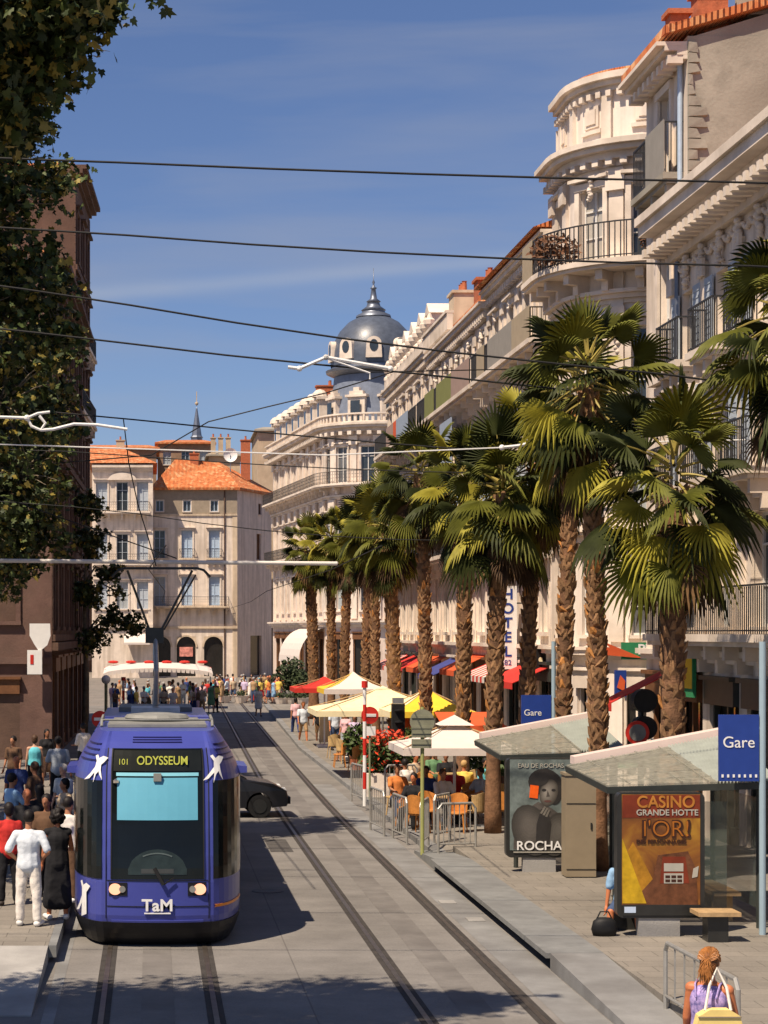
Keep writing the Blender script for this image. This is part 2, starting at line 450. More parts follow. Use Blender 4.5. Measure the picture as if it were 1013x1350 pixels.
# ------------------------------------------------------------------ ground, road, platforms
M_GROUND = mat('town_ground', (.2, .18, .16), .9, .2, .3)
M_ROAD = brickmat('concrete_road', (.205, .193, .178), (.20, .188, .174), (.135, .127, .118), 2.05, 4.6, .85, .012, .2, offset=0, stain=.34)
M_PAVE = brickmat('stone_paving', (.25, .225, .19), (.22, .20, .17), (.13, .12, .1), .62, .42, .85, .008, .15, stain=.3)
M_SQUARE = brickmat('square_paving', (.24, .21, .18), (.21, .19, .165), (.14, .12, .1), 1.2, 1.2, .85, .01, .15, stain=.3)
M_GROOVE = mat('dark_rail_bed', (.045, .04, .036), .9, .3, 3, .2, 40)
M_RAIL = mat('worn_rail_steel', (.2, .17, .14), .4, .3, 5, metal=.8)

def sheet(name, x0, x1, y0, y1, z, m, ny=1):
    b = MB()
    for i in range(ny):
        a = y0 + (y1 - y0) * i / ny; c = y0 + (y1 - y0) * (i + 1) / ny
        b.quad((x0, a, z), (x1, a, z), (x1, c, z), (x0, c, z))
    return tag(b.build(name, m, fixn=False), kind='structure')
sheet('ground', -2500, 2500, -500, 4500, -.03, M_GROUND)
sheet('road', -12, 6.3, -20, 128, 0, M_ROAD)
sheet('square', -70, 80, 128, 330, 0, M_SQUARE)
def off(d):
    t = max(0, d - 48); return .016 * t * t / (t + 14)
def strip(name, x0, x1, z, m, ys):
    b = MB()
    for a, c in zip(ys, ys[1:]):
        b.quad((x0 + off(a), a, z), (x1 + off(a), a, z), (x1 + off(c), c, z), (x0 + off(c), c, z))
    return tag(b.build(name, m, fixn=False), kind='structure')
YS = [-20, 10, 30, 45] + list(range(50, 160, 5))
for n, c in enumerate((.09, 4.13)):
    for s in (-1, 1):
        x = c + s * .7175
        strip('rail_bed', x - .11, x + .11, .005, M_GROOVE, YS)
        strip('rail', x - .035, x + .035, .011, M_RAIL, YS)
M_STRIP = mat('worn_kerb_strip', (.215, .215, .21), .85, .22, 1.1, .2, 40, stain=.6, stain_col=(.13, .125, .12))
sheet('pale_kerb_strip', 5.06, 5.64, -20, 62, .004, M_STRIP)
sheet('pale_kerb_strip', -1.36, -1.2, 24, 60, .004, M_STRIP)
def slab(name, pts, z0, z1, m):
    b = MB(); b.prism([(x, y, z0) for x, y in pts], (0, 0, z1 - z0))
    return tag(b.build(name, m), kind='structure')
slab('pavement', [(6.28, 42), (30, 42), (30, 128), (7.6, 128), (6.28, 80)], -.02, .12, M_PAVE)
slab('kerb', [(6.0, 42), (6.277, 42), (6.277, 80), (7.597, 128), (7.3, 128), (6.0, 80)], -.02, .125, M_STRIP)
# tram platform on the right: granite edge slab that overhangs a dark recess
slab('platform', [(6.42, -20), (30, -20), (30, 41.997), (6.42, 41.997)], -.02, .24, M_PAVE)
slab('platform_edge', [(5.6, 28.0), (6.417, 28.0), (6.417, 39.6), (5.6, 39.6)], .165, .243, M_GRAN)
slab('platform_recess', [(5.85, 28.01), (6.41, 28.01), (6.41, 39.59), (5.85, 39.59)], -.02, .163, M_BLACK)  # black colour stands in for the shade under the overhang
def ramp(name, x0, x1, ya, yb, za, zb, m, xa=None):
    b = MB(); xa = x0 if xa is None else xa
    b.hexa([(xa, ya, -.02), (x1, ya, -.02), (x1, yb, -.02), (x0, yb, -.02), (xa, ya, za), (x1, ya, za), (x1, yb, zb), (x0, yb, zb)])
    return tag(b.build(name, m), kind='structure')
ramp('platform_ramp', 5.66, 6.417, 20.5, 27.995, .03, .24, M_STRIP)
ramp('platform_ramp', 5.7, 6.417, 39.605, 42.8, .24, .06, M_GRAN)
slab('platform', [(-9, 28.6), (-1.5, 28.6), (-1.5, 62), (-9, 62)], -.02, .25, M_PAVE)
slab('platform_edge', [(-1.497, 28.6), (-1.38, 28.6), (-1.38, 50), (-1.497, 50)], .08, .253, M_GRAN)
ramp('platform_ramp', -9, -1.5, 24.6, 28.597, .015, .25, M_CONC)
# small light utility plates and joints in the road
b = MB()
for px, py in ((627, 1213), (590, 1190)):
    p = W(px, py, F * CH / (py - 833)); b.box((p.x, p.y, .012), (.28, .4, .012))
tag(b.build('road_plate', M_CONC), kind='structure')

M_PATCH = mat('dark_asphalt_patch', (.075, .07, .066), .9, .25, 3, .3, 50); M_IRONC = mat('cast_iron_cover', (.06, .055, .05), .55, .3, 8, .5, 30, metal=.5)
for x, y, w, l in ((2.6, 43, .5, 2.6),):
    if w: sheet('asphalt_patch', x, x + w, y, y + l, .004, M_PATCH)
for x, y in ((2.15, 36.5),):
    b = MB(); b.prism([(x + .3 * math.cos(a), y + .3 * math.sin(a), .003) for a in [i * math.pi / 12 for i in range(24)]], (0, 0, .006))
    tag(b.build('manhole_cover', M_IRONC), kind='structure')
for n, c in enumerate((.09, 4.13)):      # oil darkened centre of each track
    strip('track_oil_stain', c - .22, c + .2, .0045, mat('oily_concrete', (.165, .154, .142), .8, .25, 1.2, stain=.5, stain_col=(.11, .10, .092)), YS)
# ------------------------------------------------------------------ the right-hand row
WM_S = (M_MOULD, M_WOODW, M_GLASS, M_SHUTG)
WM_B = (M_MOULD, M_WOODW, M_GLASS, M_SHUTB)
M_SHOP = mat('dark_shop_glass', (.02, .018, .016), .15, .3, 1.2, spec=.5)
M_SHOPF = mat('brown_shopfront_wood', (.16, .07, .03), .6, .25, 4)
def cloth(n, c, v=.08): return mat(n, c, .85, v, 3, .1, 30)
C_TAN = cloth('tan_canvas', (.36, .29, .20)); C_GREEN = cloth('olive_canvas', (.2, .21, .07)); C_GREY = cloth('grey_canvas', (.27, .25, .22))
C_ROSE = cloth('rose_grey_canvas', (.34, .24, .2)); C_BLUEG = cloth('blue_grey_canvas', (.3, .36, .45)); C_ORANGE = cloth('orange_canvas', (.62, .10, .03))
C_RED = cloth('red_canvas', (.55, .035, .025)); C_NAVY = cloth('navy_canvas', (.05, .06, .22)); C_YEL = cloth('yellow_canvas', (.78, .5, .04)); C_CREAM = cloth('cream_canvas', (.8, .68, .42))
C_WHITE = cloth('white_canvas', (.66, .58, .52), .06); C_GRN2 = cloth('green_canvas', (.03, .22, .09))

def body(parent, front, back, z0, z1, m, name='rear_wall'):
    """side and back walls plus a flat top behind a facade line"""
    b = MB(); n = len(back)
    pts = [front[-1]] + list(back) + [front[0]]
    for a, c in zip(pts, pts[1:]): b.quad((*a, z0), (*c, z0), (*c, z1), (*a, z1))
    return b.build(name, m, parent)
def cap(parent, front, back, z, m, name='roof', rise=0.0, over=0.0):
    b = MB()
    ring = [Vector((*p, z)) for p in list(front) + list(back)]
    b.prism(ring, (0, 0, .12 + rise))
    return b.build(name, m, parent)
def chimney(parent, x, y, z, w, d, h, m=None, pots=2):
    b = MB(); b.box((x, y, z + h / 2), (w, d, h)); b.box((x, y, z + h + .06), (w + .16, d + .16, .12))
    b.cur = 1
    for i in range(pots):
        yy = y + (i - (pots - 1) / 2) * d / pots
        b.lathe((x, yy, z + h + .12), [(.0, 0), (.12, 0), (.1, .4), (.13, .42), (.0, .42)], 8)
    return b.build('chimney', [m or M_BRICKR, M_BRICKR], parent)
def ornaments(parent, fr, us, z, m, hh=.9, name='ornament'):
    """carved swags and brackets under a cornice, one relief mesh"""
    rr = random.Random(len(us) * 7 + int(z))
    for u in us:
        b = MB()
        for q in range(9):
            w = .15 - .012 * q
            p = fr.P(u + rr.uniform(-.07, .07), z - q * hh / 9, .08 + rr.uniform(0, .06))
            b.ell(p, (.09, w, .07 * rr.uniform(.7, 1.4)), 6, 4)
        for s in (-1, 1):
            for q in range(7):
                p = fr.P(u + s * (.2 + q * .08), z - .06 - .16 * math.sin((q + .5) / 7 * math.pi), .05); b.ell(p, (.07, .06 * rr.uniform(.7, 1.3), .055), 6, 4)
        b.build(name, m, parent, smooth=True)
def awning(parent, fr, u0, u1, z, depth, drop, m, val=.22, stripe=None):
    b = MB(); n = max(1, int((u1 - u0) / .4)) if stripe else 1
    for i in range(n):
        b.cur = i % 2 if stripe else 0
        a = u0 + (u1 - u0) * i / n; c = u0 + (u1 - u0) * (i + 1) / n
        p = [fr.P(a, z, .02), fr.P(c, z, .02), fr.P(c, z - drop, depth), fr.P(a, z - drop, depth)]
        b.hexa([q - Vector((0, 0, .025)) for q in p] + p)
        b.hexa([fr.P(a, z - drop - val, depth), fr.P(c, z - drop - val, depth), fr.P(c, z - drop - val, depth + .02), fr.P(a, z - drop - val, depth + .02),
                fr.P(a, z - drop - .003, depth), fr.P(c, z - drop - .003, depth), fr.P(c, z - drop - .003, depth + .02), fr.P(a, z - drop - .003, depth + .02)])
    return b.build('awning', [m, stripe] if stripe else m, parent)
def shopfront(parent, fr, u0, u1, z1, m_frame):
    b = MB()
    fbox(b, fr, u0, u1, z1 - .12, z1 + .42, 0.0, .14); fbox(b, fr, u0 - .05, u1 + .05, z1 + .423, z1 + .52, 0.0, .24)
    k = max(2, int((u1 - u0) / 1.3))
    for i in range(k + 1):
        u = u0 + .06 + (u1 - u0 - .12) * i / k
        fbox(b, fr, u - .05, u + .05, .02, z1 - .123, -.2, -.08)
    fbox(b, fr, u0 + .02, u1 - .02, .02, .5, -.21, -.12)
    o = b.build('shopfront', m_frame, parent); WPOS[o.name] = WPOS[parent.name]
    g = MB(); g.quad(fr.P(u0, .1, -.23), fr.P(u1, .1, -.23), fr.P(u1, z1, -.23), fr.P(u0, z1, -.23)); g.build('shop_window', M_SHOP, o)
    return o
def quoins(b, fr, u, z0, z1, side):
    z = z0; i = 0
    while z < z1 - .3:
        w = .5 if i % 2 else .34
        fbox(b, fr, min(u, u + side * w), max(u, u + side * w), z, z + .37, 0, .05); z += .4; i += 1
def modillions(b, fr, u0, u1, z0, z1, n0, n1, step=.45, w=.2):
    k = int((u1 - u0) / step)
    for i in range(k + 1):
        u = u0 + .12 + (u1 - u0 - .24) * i / k
        fbox(b, fr, u - w / 2, u + w / 2, z0, z1, n0, n1)

def row_house(label, pts, back, H, mwall, bays, floors, shops=4.1, style_w=WM_S, roofm=None, balc=(), group=None, pil=True, corn=((.25, .15), (.18, .35), (.16, .62), (.14, .7)), rear=None, extra_ops=()):
    fr = Fr(pts); a = pts[0]
    t = empty('apartment_building', (a[0], a[1], 0), label, 'building', group)
    bw = fr.L / bays; us = [bw * (i + .5) for i in range(bays)]
    ops = []
    for (z, w, h, st) in floors:
        for u in us: ops.append((u - w / 2, u + w / 2, z, z + h))
    sh = []
    if shops:
        for u in us: sh.append((u - bw * .4, u + bw * .4)); ops.append((u - bw * .4, u + bw * .4, .1, 3.3))
    ops += list(extra_ops)
    b = MB(); wallgrid(b, fr, 0, fr.L, 0, H, ops, .3); b.build('wall', mwall, t, fixn=False)
    body(t, pts, back, 0, H, rear or M_GREYST)
    for (z, w, h, st) in floors:
        for u in us: place_win(t, fr, u, z, w, h, st, style_w)
    for (u0, u1) in sh: shopfront(t, fr, u0, u1, 3.3, random.choice((M_SHOPF, M_MOULD, M_DKSTEEL)))
    m = MB()
    if shops: sc_ = MB(); fbox(sc_, fr, 0, fr.L, shops, shops + .14, 0, .16); fbox(sc_, fr, 0, fr.L, shops + .143, shops + .28, 0, .3); sc_.build('string_course', M_MOULD, t)
    if pil:
        for i in range(bays + 1):
            u = min(max(bw * i, .2), fr.L - .2)
            fbox(m, fr, u - .17, u + .17, shops + .283, H - 1.0, 0, .09)
            fbox(m, fr, u - .24, u + .24, H - 1.35, H - .95, .093, .17); fbox(m, fr, u - .22, u + .22, shops + .283, shops + .8, .093, .14)
    z = cornice(m, fr, 0, fr.L, H - .55, corn)
    modillions(m, fr, 0, fr.L, H - .55 + corn[0][0] - .2, H - .55 + corn[0][0] - .003, corn[0][1] + .003, corn[2][1] - .08 if len(corn) > 2 else .4)
    m.build('cornice', M_MOULD, t)
    return t, fr, us, bw, z

# ---- N: nearest house on the right, carved cornice
pts = [(12.6, 28), (12.6, 47.6)]; back = [(26, 47.6), (26, 28)]
t, fr, us, bw, zt = row_house('cream house with carved garlands under its heavy cornice, nearest to the bus shelters', pts, back, 14.2, M_CREAM, 7,
    [(4.9, 1.25, 2.4, 's'), (8.2, 1.25, 2.3, 'sh'), (11.1, 1.2, 1.7, 'h')], style_w=WM_S,
    corn=((.35, .2), (.3, .5), (.25, .85), (.2, .95)))
ornaments(t, fr, [bw * (i + .5) for i in range(7)] + [bw * i for i in range(1, 7)], 13.55, M_MOULD, .75)
for i in range(4, 7):
    balcony(t, fr, us[i] - 1.1, us[i] + 1.1, 8.15, .75, (M_MOULD, M_IRON)); balcony(t, fr, us[i] - 1.0, us[i] + 1.0, 11.05, .6, (M_MOULD, M_IRON))
balcony(t, fr, .2, fr.L - .2, 4.75, .8, (M_MOULD, M_IRON))
rf = cap(t, pts, back, 14.2, M_TILE)
m = MB(); m.tube([fr.P(18.9, z, .1) for z in (.2, 8, 13.6)], .06, 8); m.build('drainpipe', M_ZINC, t)
awning(t, fr, 18.3, 19.3, 4.05, 1.8, .9, C_RED)
m = MB(); fbox(m, fr, 16.9, 17.8, 3.3, 4.4, .2, .28); q = m.build('shop_sign', MATS['green_canvas'], t)
m = MB(); fbox(m, fr, 16.95, 17.75, 3.5, 4.2, .283, .29); m.build('sign_face', C_YEL, t)

# ---- T: taller grey-gabled house behind it
pts = [(12.95, 47.65), (12.95, 51.6)]; back = [(26, 51.6), (26, 47.65)]
t, fr, us, bw, zt = row_house('tall house with bare grey gable wall and tiled roof rising over the carved cornice', pts, back, 19.2, M_CREAM, 1,
    [(4.9, 1.2, 2.4, 's'), (8.4, 1.2, 2.4, 's'), (11.9, 1.2, 2.4, 's'), (16.1, 1.1, 2.2, 's')], pil=False, corn=((.1, .1), (.1, .25), (.12, .55), (.1, .75)), rear=M_GREYST)
m = MB(); zz = 19.2
m.prism([(12.35, 47.45, zz), (19, 47.45, zz + 1.85), (26.3, 47.45, zz), (26.3, 47.45, zz + .2), (19, 47.45, zz + 2.07), (12.35, 47.45, zz + .2)], (0, 4.4, 0))
rf = m.build('roof', M_TILE, t); WPOS[rf.name] = WPOS[t.name]
chimney(rf, 12.95, 48.6, 19.4, .45, .5, .55, M_BRICKR, 0); chimney(rf, 13.75, 48.6, 19.5, .75, .6, .95, M_BRICKR, 1); chimney(rf, 14.9, 48.2, 19.8, 1.1, .6, 1.6, M_GREYST, 2)
m = MB(); m.prism([(12.95, 47.66, 19.15), (25.9, 47.66, 19.15), (19, 47.66, 21.0)], (0, 3.9, 0)); m.build('gable_wall', M_GREYST, t)
balcony(t, fr, .35, 3.6, 16.0, .5, (M_GREYST, M_IRON), [(.4, 2.2, C_GREY)], hgt=1.25)
m = MB(); m.tube([fr.P(.35, z, .09) for z in (4.5, 12, 19.0)], .06, 8); m.build('drainpipe', M_SHUTB, t)
q = MB()
tr_ = random.Random(4)
for i in range(16):
    z = 14.9 + i * .26; w = tr_.uniform(.1, .5); q.hexa([(12.96, 47.56, z), (12.96 + w, 47.56 + tr_.uniform(0, .05), z + tr_.uniform(-.05, .05)), (12.96 + w, 47.65, z), (12.96, 47.65, z), (12.96, 47.56, z + .24), (12.96 + w * tr_.uniform(.6, 1), 47.57, z + .22), (12.96 + w * .8, 47.65, z + .22), (12.96, 47.65, z + .24)])
q.build('broken_render', M_GREYST, t)

# ---- C: white corner building with a rounded corner
arc = [(15.6 - 2.6 * math.cos(a), 61.6 - 2.6 * math.sin(a)) for a in [R(90) * (1 - i / 9) for i in range(10)]]
pts = [(24, 59.0)] + arc + [(13.0, 63.4)]; back = [(24, 63.4)]
fr = Fr(pts); LA = fr.c[1]; LB = fr.c[10]
t = empty('corner_building', (15.6, 61.6, 0), 'white stone corner building with a rounded front and curved iron balcony', 'building')
H = 19.5
ops = []; ws = []
for z, h in ((4.7, 2.4), (8.1, 2.5), (11.5, 2.5), (16.0, 2.3)):
    for u in (LA - 5.5, LA - 2.6, LA + .75, LA + 2.55, LB + .9):
        w = .95 if LA < u < LB else 1.0
        ops.append((u - w / 2, u + w / 2, z, z + h)); ws.append((u, z, w, h))
so_ = [(LA - 6.6, LA - 4.4), (LA - 3.8, LA - 1.4), (LA + .6, LA + 1.5), (LA + 2.4, LA + 3.3), (LB + .2, LB + 1.6)]
for a, c in so_: ops.append((a, c, .1, 3.2))
b = MB(); wallgrid(b, fr, 0, fr.L, 0, H, ops, .3); b.build('wall', M_WHITE, t, fixn=False)
body(t, pts, back, 0, H + 1.4, M_WHITE)
for a, c in so_: shopfront(t, fr, a, c, 3.2, M_MOULD)
for u, z, w, h in ws: place_win(t, fr, u, z, w, h, 's' if z > 5 else 'p', WM_S)
balcony(t, fr, LA - 1.2, fr.L - .1, 15.9, 1.15, (M_MOULD, M_IRON), [(LB + .05, fr.L - .2, C_TAN)], step=.12, hgt=1.1, brk=.9)
for zz in (8.0, 11.4): balcony(t, fr, LA + .1, LB - .1, zz, .5, (M_MOULD, M_IRON))
m = MB()
cornice(m, fr, 0, fr.L, 3.95, ((.15, .15), (.15, .35), (.1, .42)))
z = cornice(m, fr, 0, fr.L, 18.85, ((.2, .12), (.2, .3), (.16, .55), (.16, .7)))
modillions(m, fr, 0, fr.L, 18.85, 19.045, .123, .42, .4, .18)
cornice(m, fr, 0, fr.L, 14.7, ((.14, .1), (.14, .25), (.12, .4)))
for u in (LA - 4, LA - 1.0, LA - .1, LA + 1.65, LB + .05, fr.L - .2):
    fbox(m, fr, u - .22, u + .22, 4.5, 18.8, 0, .12)
    for zz in (14.0, 7.3, 18.1): fbox(m, fr, u - .28, u + .28, zz, zz + .6, .123, .24)
m.build('cornice', M_MOULD, t)
ornaments(t, fr, [LA - 4, LA - 1, LA + 1.65, LB + .05], 14.3, M_MOULD, 1.2)
ornaments(t, fr, [LA - 2.6, LA + .75, LA + 2.55], 18.5, M_MOULD, .6)
# attic storey set on the cornice
ap = Fr([(fr.at(u, -.15).x, fr.at(u, -.15).y) for u in fr.c])
b = MB(); wallgrid(b, ap, 0, ap.L, 19.57, 21.7, [], .2)
m2 = MB(); cornice(m2, ap, 0, ap.L, 21.2, ((.15, .1), (.15, .25), (.2, .4)))
for i in range(9):
    u = .4 + (ap.L - .8) * i / 8; fbox(m2, ap, u - .16, u + .16, 19.6, 21.2, 0, .13)
modillions(m2, ap, 0, ap.L, 21.02, 21.197, .02, .22, .34, .16)
for u in (LA - 2.6, LA + .75, LA + 2.55, LB + .9): fbox(m2, ap, u - .42, u + .42, 20.0, 20.12, 0, .1); fbox(m2, ap, u - .3, u + .3, 20.2, 20.85, 0, .06); fbox(m2, ap, u - .2, u + .2, 20.3, 20.75, .063, .1)
o = b.build('attic', M_WHITE, t, fixn=False); WPOS[o.name] = WPOS[t.name]
m2.build('attic_cornice', M_MOULD, o)
b = MB(); b.prism([(p.x, p.y, 21.6) for p in (ap.at(u, .1) for u in ap.c)] + [(23, 63.4, 21.6)], (0, 0, .25)); rf = b.build('roof', M_TILE, t); WPOS[rf.name] = WPOS[t.name]
chimney(rf, 16.2, 60.6, 21.8, .9, .5, .35, M_CREAM, 2)
# plants spilling over the balcony
def leafball(mb, c, r, n, rng, ls=.12):
    for i in range(n):
        d = Vector((rng.gauss(0, 1), rng.gauss(0, 1), rng.gauss(0, 1))).normalized() * rng.random() ** .4
        p = Vector(c) + Vector((d.x * r[0], d.y * r[1], d.z * r[2]))
        a = Vector((rng.uniform(-1, 1), rng.uniform(-1, 1), rng.uniform(-1, 1))).normalized(); u = a.orthogonal().normalized(); l = ls * rng.uniform(.6, 1.3)
        mb.add([p - a * l, p + u * l * .45, p + a * l, p - u * l * .45], [(0, 1, 2, 3)])
M_BUSH = mat('dark_bush_leaves', (.035, .05, .018), .7, .5, 1.2); M_DRY = mat('dry_brown_plant', (.13, .06, .03), .8, .4, 2)
for u, l in ((LB - 1.0, 'dry brown bush hanging over the curved balcony at its street end'), (LA + .5, 'small dry plant on the curved balcony near the grey gabled house')):
    b = MB(); rng = random.Random(int(u * 10)); p = fr.P(u, 16.45, .95)
    leafball(b, p, (.8 if u > LA + 1 else .5, .8, .5), 420, rng, .11)
    o = b.build('potted_plant', M_DRY, origin=p - Vector((0, 0, .5)), fixn=False); tag(o, l, 'plant', 'plants on the balcony')
m = MB(); m.box((14.62, 58.2, 4.24), (1.5, .14, .5)); m.box((14.62, 58.6, 4.24), (.1, .8, .1)); o = m.build('shop_sign', C_GRN2, t); WPOS[o.name] = WPOS[t.name]
text('sign_lettering', 'PMU', .42, M_WHITEP, o, (14.75, 58.12, 4.27), bold=.01)
m = MB(); p0 = Vector((14.5, 58.12, 4.02)); m.prism([p0, p0 + Vector((-1.2, 0, .5)), p0 + Vector((-1.0, 0, .32)), p0 + Vector((-1.7, .0, .42)), p0 + Vector((-1.4, 0, .12))], (0, -.02, 0)); m.build('sign_emblem', C_ORANGE, o)

# ---- D, E, F: the long row beyond
def long_house(label, pts, back, H, mw, bays, screens, shops, wm, extra=None, balz=14.3, corn=None, st='s'):
    t, fr, us, bw, zt = row_house(label, pts, back, H, mw, bays,
        [(4.8, 1.2, 2.4, st), (8.1, 1.2, 2.4, st + 'hn'), (11.2, 1.2, 2.3, st), (14.35, 1.15, 2.2, st)], style_w=wm,
        corn=corn or ((.12, .1), (.14, .22), (.16, .4), (.1, .48)))
    sc = []; u = .2
    for w, m in screens:
        if m: sc.append((u, min(u + w, fr.L - .25), m))
        u += w
    balcony(t, fr, .1, fr.L - .1, balz, .85, (M_MOULD, M_IRON), sc)
    balcony(t, fr, .1, fr.L - .1, 8.05, .85, (M_MOULD, M_IRON), belly=True)
    for u in us: balcony(t, fr, u - .95, u + .95, 11.15, .6, (M_MOULD, M_IRON))
    ornaments(t, fr, us, H - .9, M_MOULD, .5)
    return t, fr, us, bw
pts = [(13.0, 63.45), (13.0, 75.5)]; back = [(26, 75.5), (26, 63.45)]
t, fr, us, bw = long_house('cream row house with dark eaves and tan balcony screens, beside the white corner', pts, back, 17.8, M_CREAM, 4,
    [(1.6, C_TAN), (1.5, C_TAN), (4.8, C_GREY), (.8, None), (1.6, C_TAN)], 1, WM_S)
m = MB(); m.prism([(12.3, 63.5, 17.85), (26, 63.5, 17.85), (26, 63.5, 20.3), (19, 63.5, 20.3)], (0, 11.9, 0)); rf = m.build('roof', M_TILE, t); WPOS[rf.name] = WPOS[t.name]
chimney(rf, 14.1, 70.6, 18.0, .8, .9, .9, M_CREAM, 0); chimney(rf, 14.4, 74.8, 18.1, .9, .7, .5, M_BRICKR, 2)
awning(t, fr, .5, 5.5, 3.7, 1.3, .55, C_RED); awning(t, fr, 6.5, 11.5, 3.7, 1.2, .5, C_WHITE, stripe=C_RED)
pts = [(13.0, 75.55), (13.0, 91.0)]; back = [(26, 91.0), (26, 75.55)]
t, fr, us, bw = long_house('pale row house with tall brick chimney and green and pink-grey balcony screens', pts, back, 17.5, M_WHITE, 5,
    [(4.5, C_ROSE), (4.2, C_GREEN), (.8, None), (2.8, C_GREEN)], 1, WM_B)
rf = cap(t, pts, back, 17.6, M_TILE, rise=.3); WPOS[rf.name] = WPOS[t.name]
chimney(rf, 13.9, 81.2, 17.9, 1.1, 1.0, 1.3, M_BRICKR, 2); chimney(rf, 13.6, 86.2, 17.8, 1.0, 1.4, 1.7, M_OCHRE, 3); chimney(rf, 14.0, 78, 17.8, .7, .7, .6, M_BRICKR, 1)
b = MB()
for i in range(24):
    u = 8 + 7.2 * i / 23; fbox(b, fr, u - .09, u + .09, 17.6, 18.3, .25, .5)
fbox(b, fr, 7.9, 15.3, 18.303, 18.42, .2, .56); b.build('parapet', M_MOULD, t)
q = MB(); fbox(q, fr, 5.2, 8.4, 11.0, 13.6, .7, .74); q.build('window_blind', MATS['blue_grey_canvas'], t)
awning(t, fr, .8, 4.5, 3.9, 1.3, .6, C_ORANGE); awning(t, fr, 5.2, 9.5, 3.7, 1.5, .7, C_NAVY); awning(t, fr, 10, 15, 3.8, 1.3, .6, C_ORANGE)
pts = [(13.0, 91.05), (13.0, 108.0)]; back = [(26, 108), (26, 91.05)]
t, fr, us, bw = long_house('ornate white row house with parapet urns, at the far end of the palms', pts, back, 17.9, M_WHITE, 6,
    [(2.6, None), (2.2, C_BLUEG), (2.2, C_BLUEG), (1.2, C_ORANGE), (3, C_ROSE)], 1, WM_B)
b = MB(); fbox(b, fr, 0, fr.L, 17.95, 18.5, -.1, .25)
for i in range(13):
    u = .4 + (fr.L - .8) * i / 12; p = fr.P(u, 18.5, .1)
    b.lathe(p, [(0, 0), (.22, 0), (.22, .15), (.1, .25), (.28, .55), (.3, .75), (.15, .85), (.08, 1.05), (0, 1.1)], 8)
b.build('parapet', M_MOULD, t)
rf = cap(t, pts, back, 17.95, M_ZINC, rise=.8); WPOS[rf.name] = WPOS[t.name]
for u in us:     # dormers
    p = fr.P(u, 18.4, -.4); b = MB(); b.box((p.x, p.y, 19.0), (.9, 1.3, 1.3)); b.prism([(p.x - .5, p.y - .8, 19.65), (p.x - .5, p.y + .8, 19.65), (p.x - .5, p.y, 20.2)], (1.2, 0, 0)); b.build('dormer', M_MOULD, rf)
chimney(rf, 15, 95, 18.8, .8, 1.2, 1.2, M_CREAM, 3)
awning(t, fr, 1, 6, 3.7, 1.3, .6, C_RED); awning(t, fr, 7.5, 12, 3.7, 1.4, .6, C_RED, stripe=C_WHITE)

# hotel blade sign on the row
o = empty('hotel_sign', (12.45, 68.8, 4.8), 'tall white blade sign reading HOTEL in blue letters on the cream row', 'sign')
b = MB(); b.box((12.42, 68.8, 4.95), (.62, .16, 2.9)); b.build('sign_panel', M_WHITEP, o)
for i, c in enumerate('HOTEL'): text('sign_lettering', c, .5, M_SIGNBLUE, o, (12.42, 68.71, 6.1 - i * .5), bold=.012)
text('sign_lettering', '82', .26, M_SIGNBLUE, o, (12.42, 68.71, 3.72))
b = MB(); b.box((12.74, 68.8, 5.8), (.46, .05, .05)); b.box((12.74, 68.8, 3.9), (.46, .05, .05)); b.build('bracket', M_IRON, o)
# red and white shop sign, clock and small blade signs
for (px, py, d, w, h, m1, txt, mt, nm, lab, cat) in (
    (725, 861, 66, .9, .9, M_WHITEP, '', C_ORANGE, 'shop_sign', 'white square sign with an orange flash fixed beside the round dark sign', 'sign'),
    (766, 852, 63.6, 1.1, 1.0, C_RED, '', C_ORANGE, 'shop_sign', 'red square sign between two palm trunks left of the green PMU sign', 'sign'),
    (818, 901, 56, .32, .75, M_SIGNBLUE, '', C_ORANGE, 'shop_sign', 'small upright blue and orange sign beside the red awning', 'sign')):
    p = W(px, py, d); o = empty(nm, p, lab, cat)
    b = MB(); b.box(p, (w, .12, h)); b.build('sign_panel', m1, o)
    b = MB(); b.prism([p + Vector((-w * .35, -.075, -h * .15)), p + Vector((w * .3, -.075, -h * .3)), p + Vector((w * .38, -.075, h * .1)), p + Vector((-w * .05, -.075, h * .32))], (0, -.01, 0)); b.build('sign_emblem', mt, o)
    b = MB(); b.bar(p + Vector((w / 2, 0, h * .3)), Vector((13.3, d, p.z + h * .3)), .05); b.build('bracket', M_IRON, o)
p = W(713, 870, 65); o = empty('round_sign', p, 'round dark sign with pale hub hanging beside a palm trunk', 'sign')
b = MB(); b.prism([p + Vector((.33 * math.cos(a), 0, .42 * math.sin(a))) for a in [i * math.pi / 12 for i in range(24)]], (0, .14, 0)); b.build('disc', M_BLACK, o)
b = MB(); b.prism([p + Vector((.07 * math.cos(a), -.01, .09 * math.sin(a))) for a in [i * math.pi / 8 for i in range(16)]], (0, -.02, 0)); b.build('hub', C_CREAM, o)
b = MB(); b.bar(p + Vector((.3, .07, 0)), Vector((13.1, 65.07, p.z)), .05); b.build('bracket', M_IRON, o)

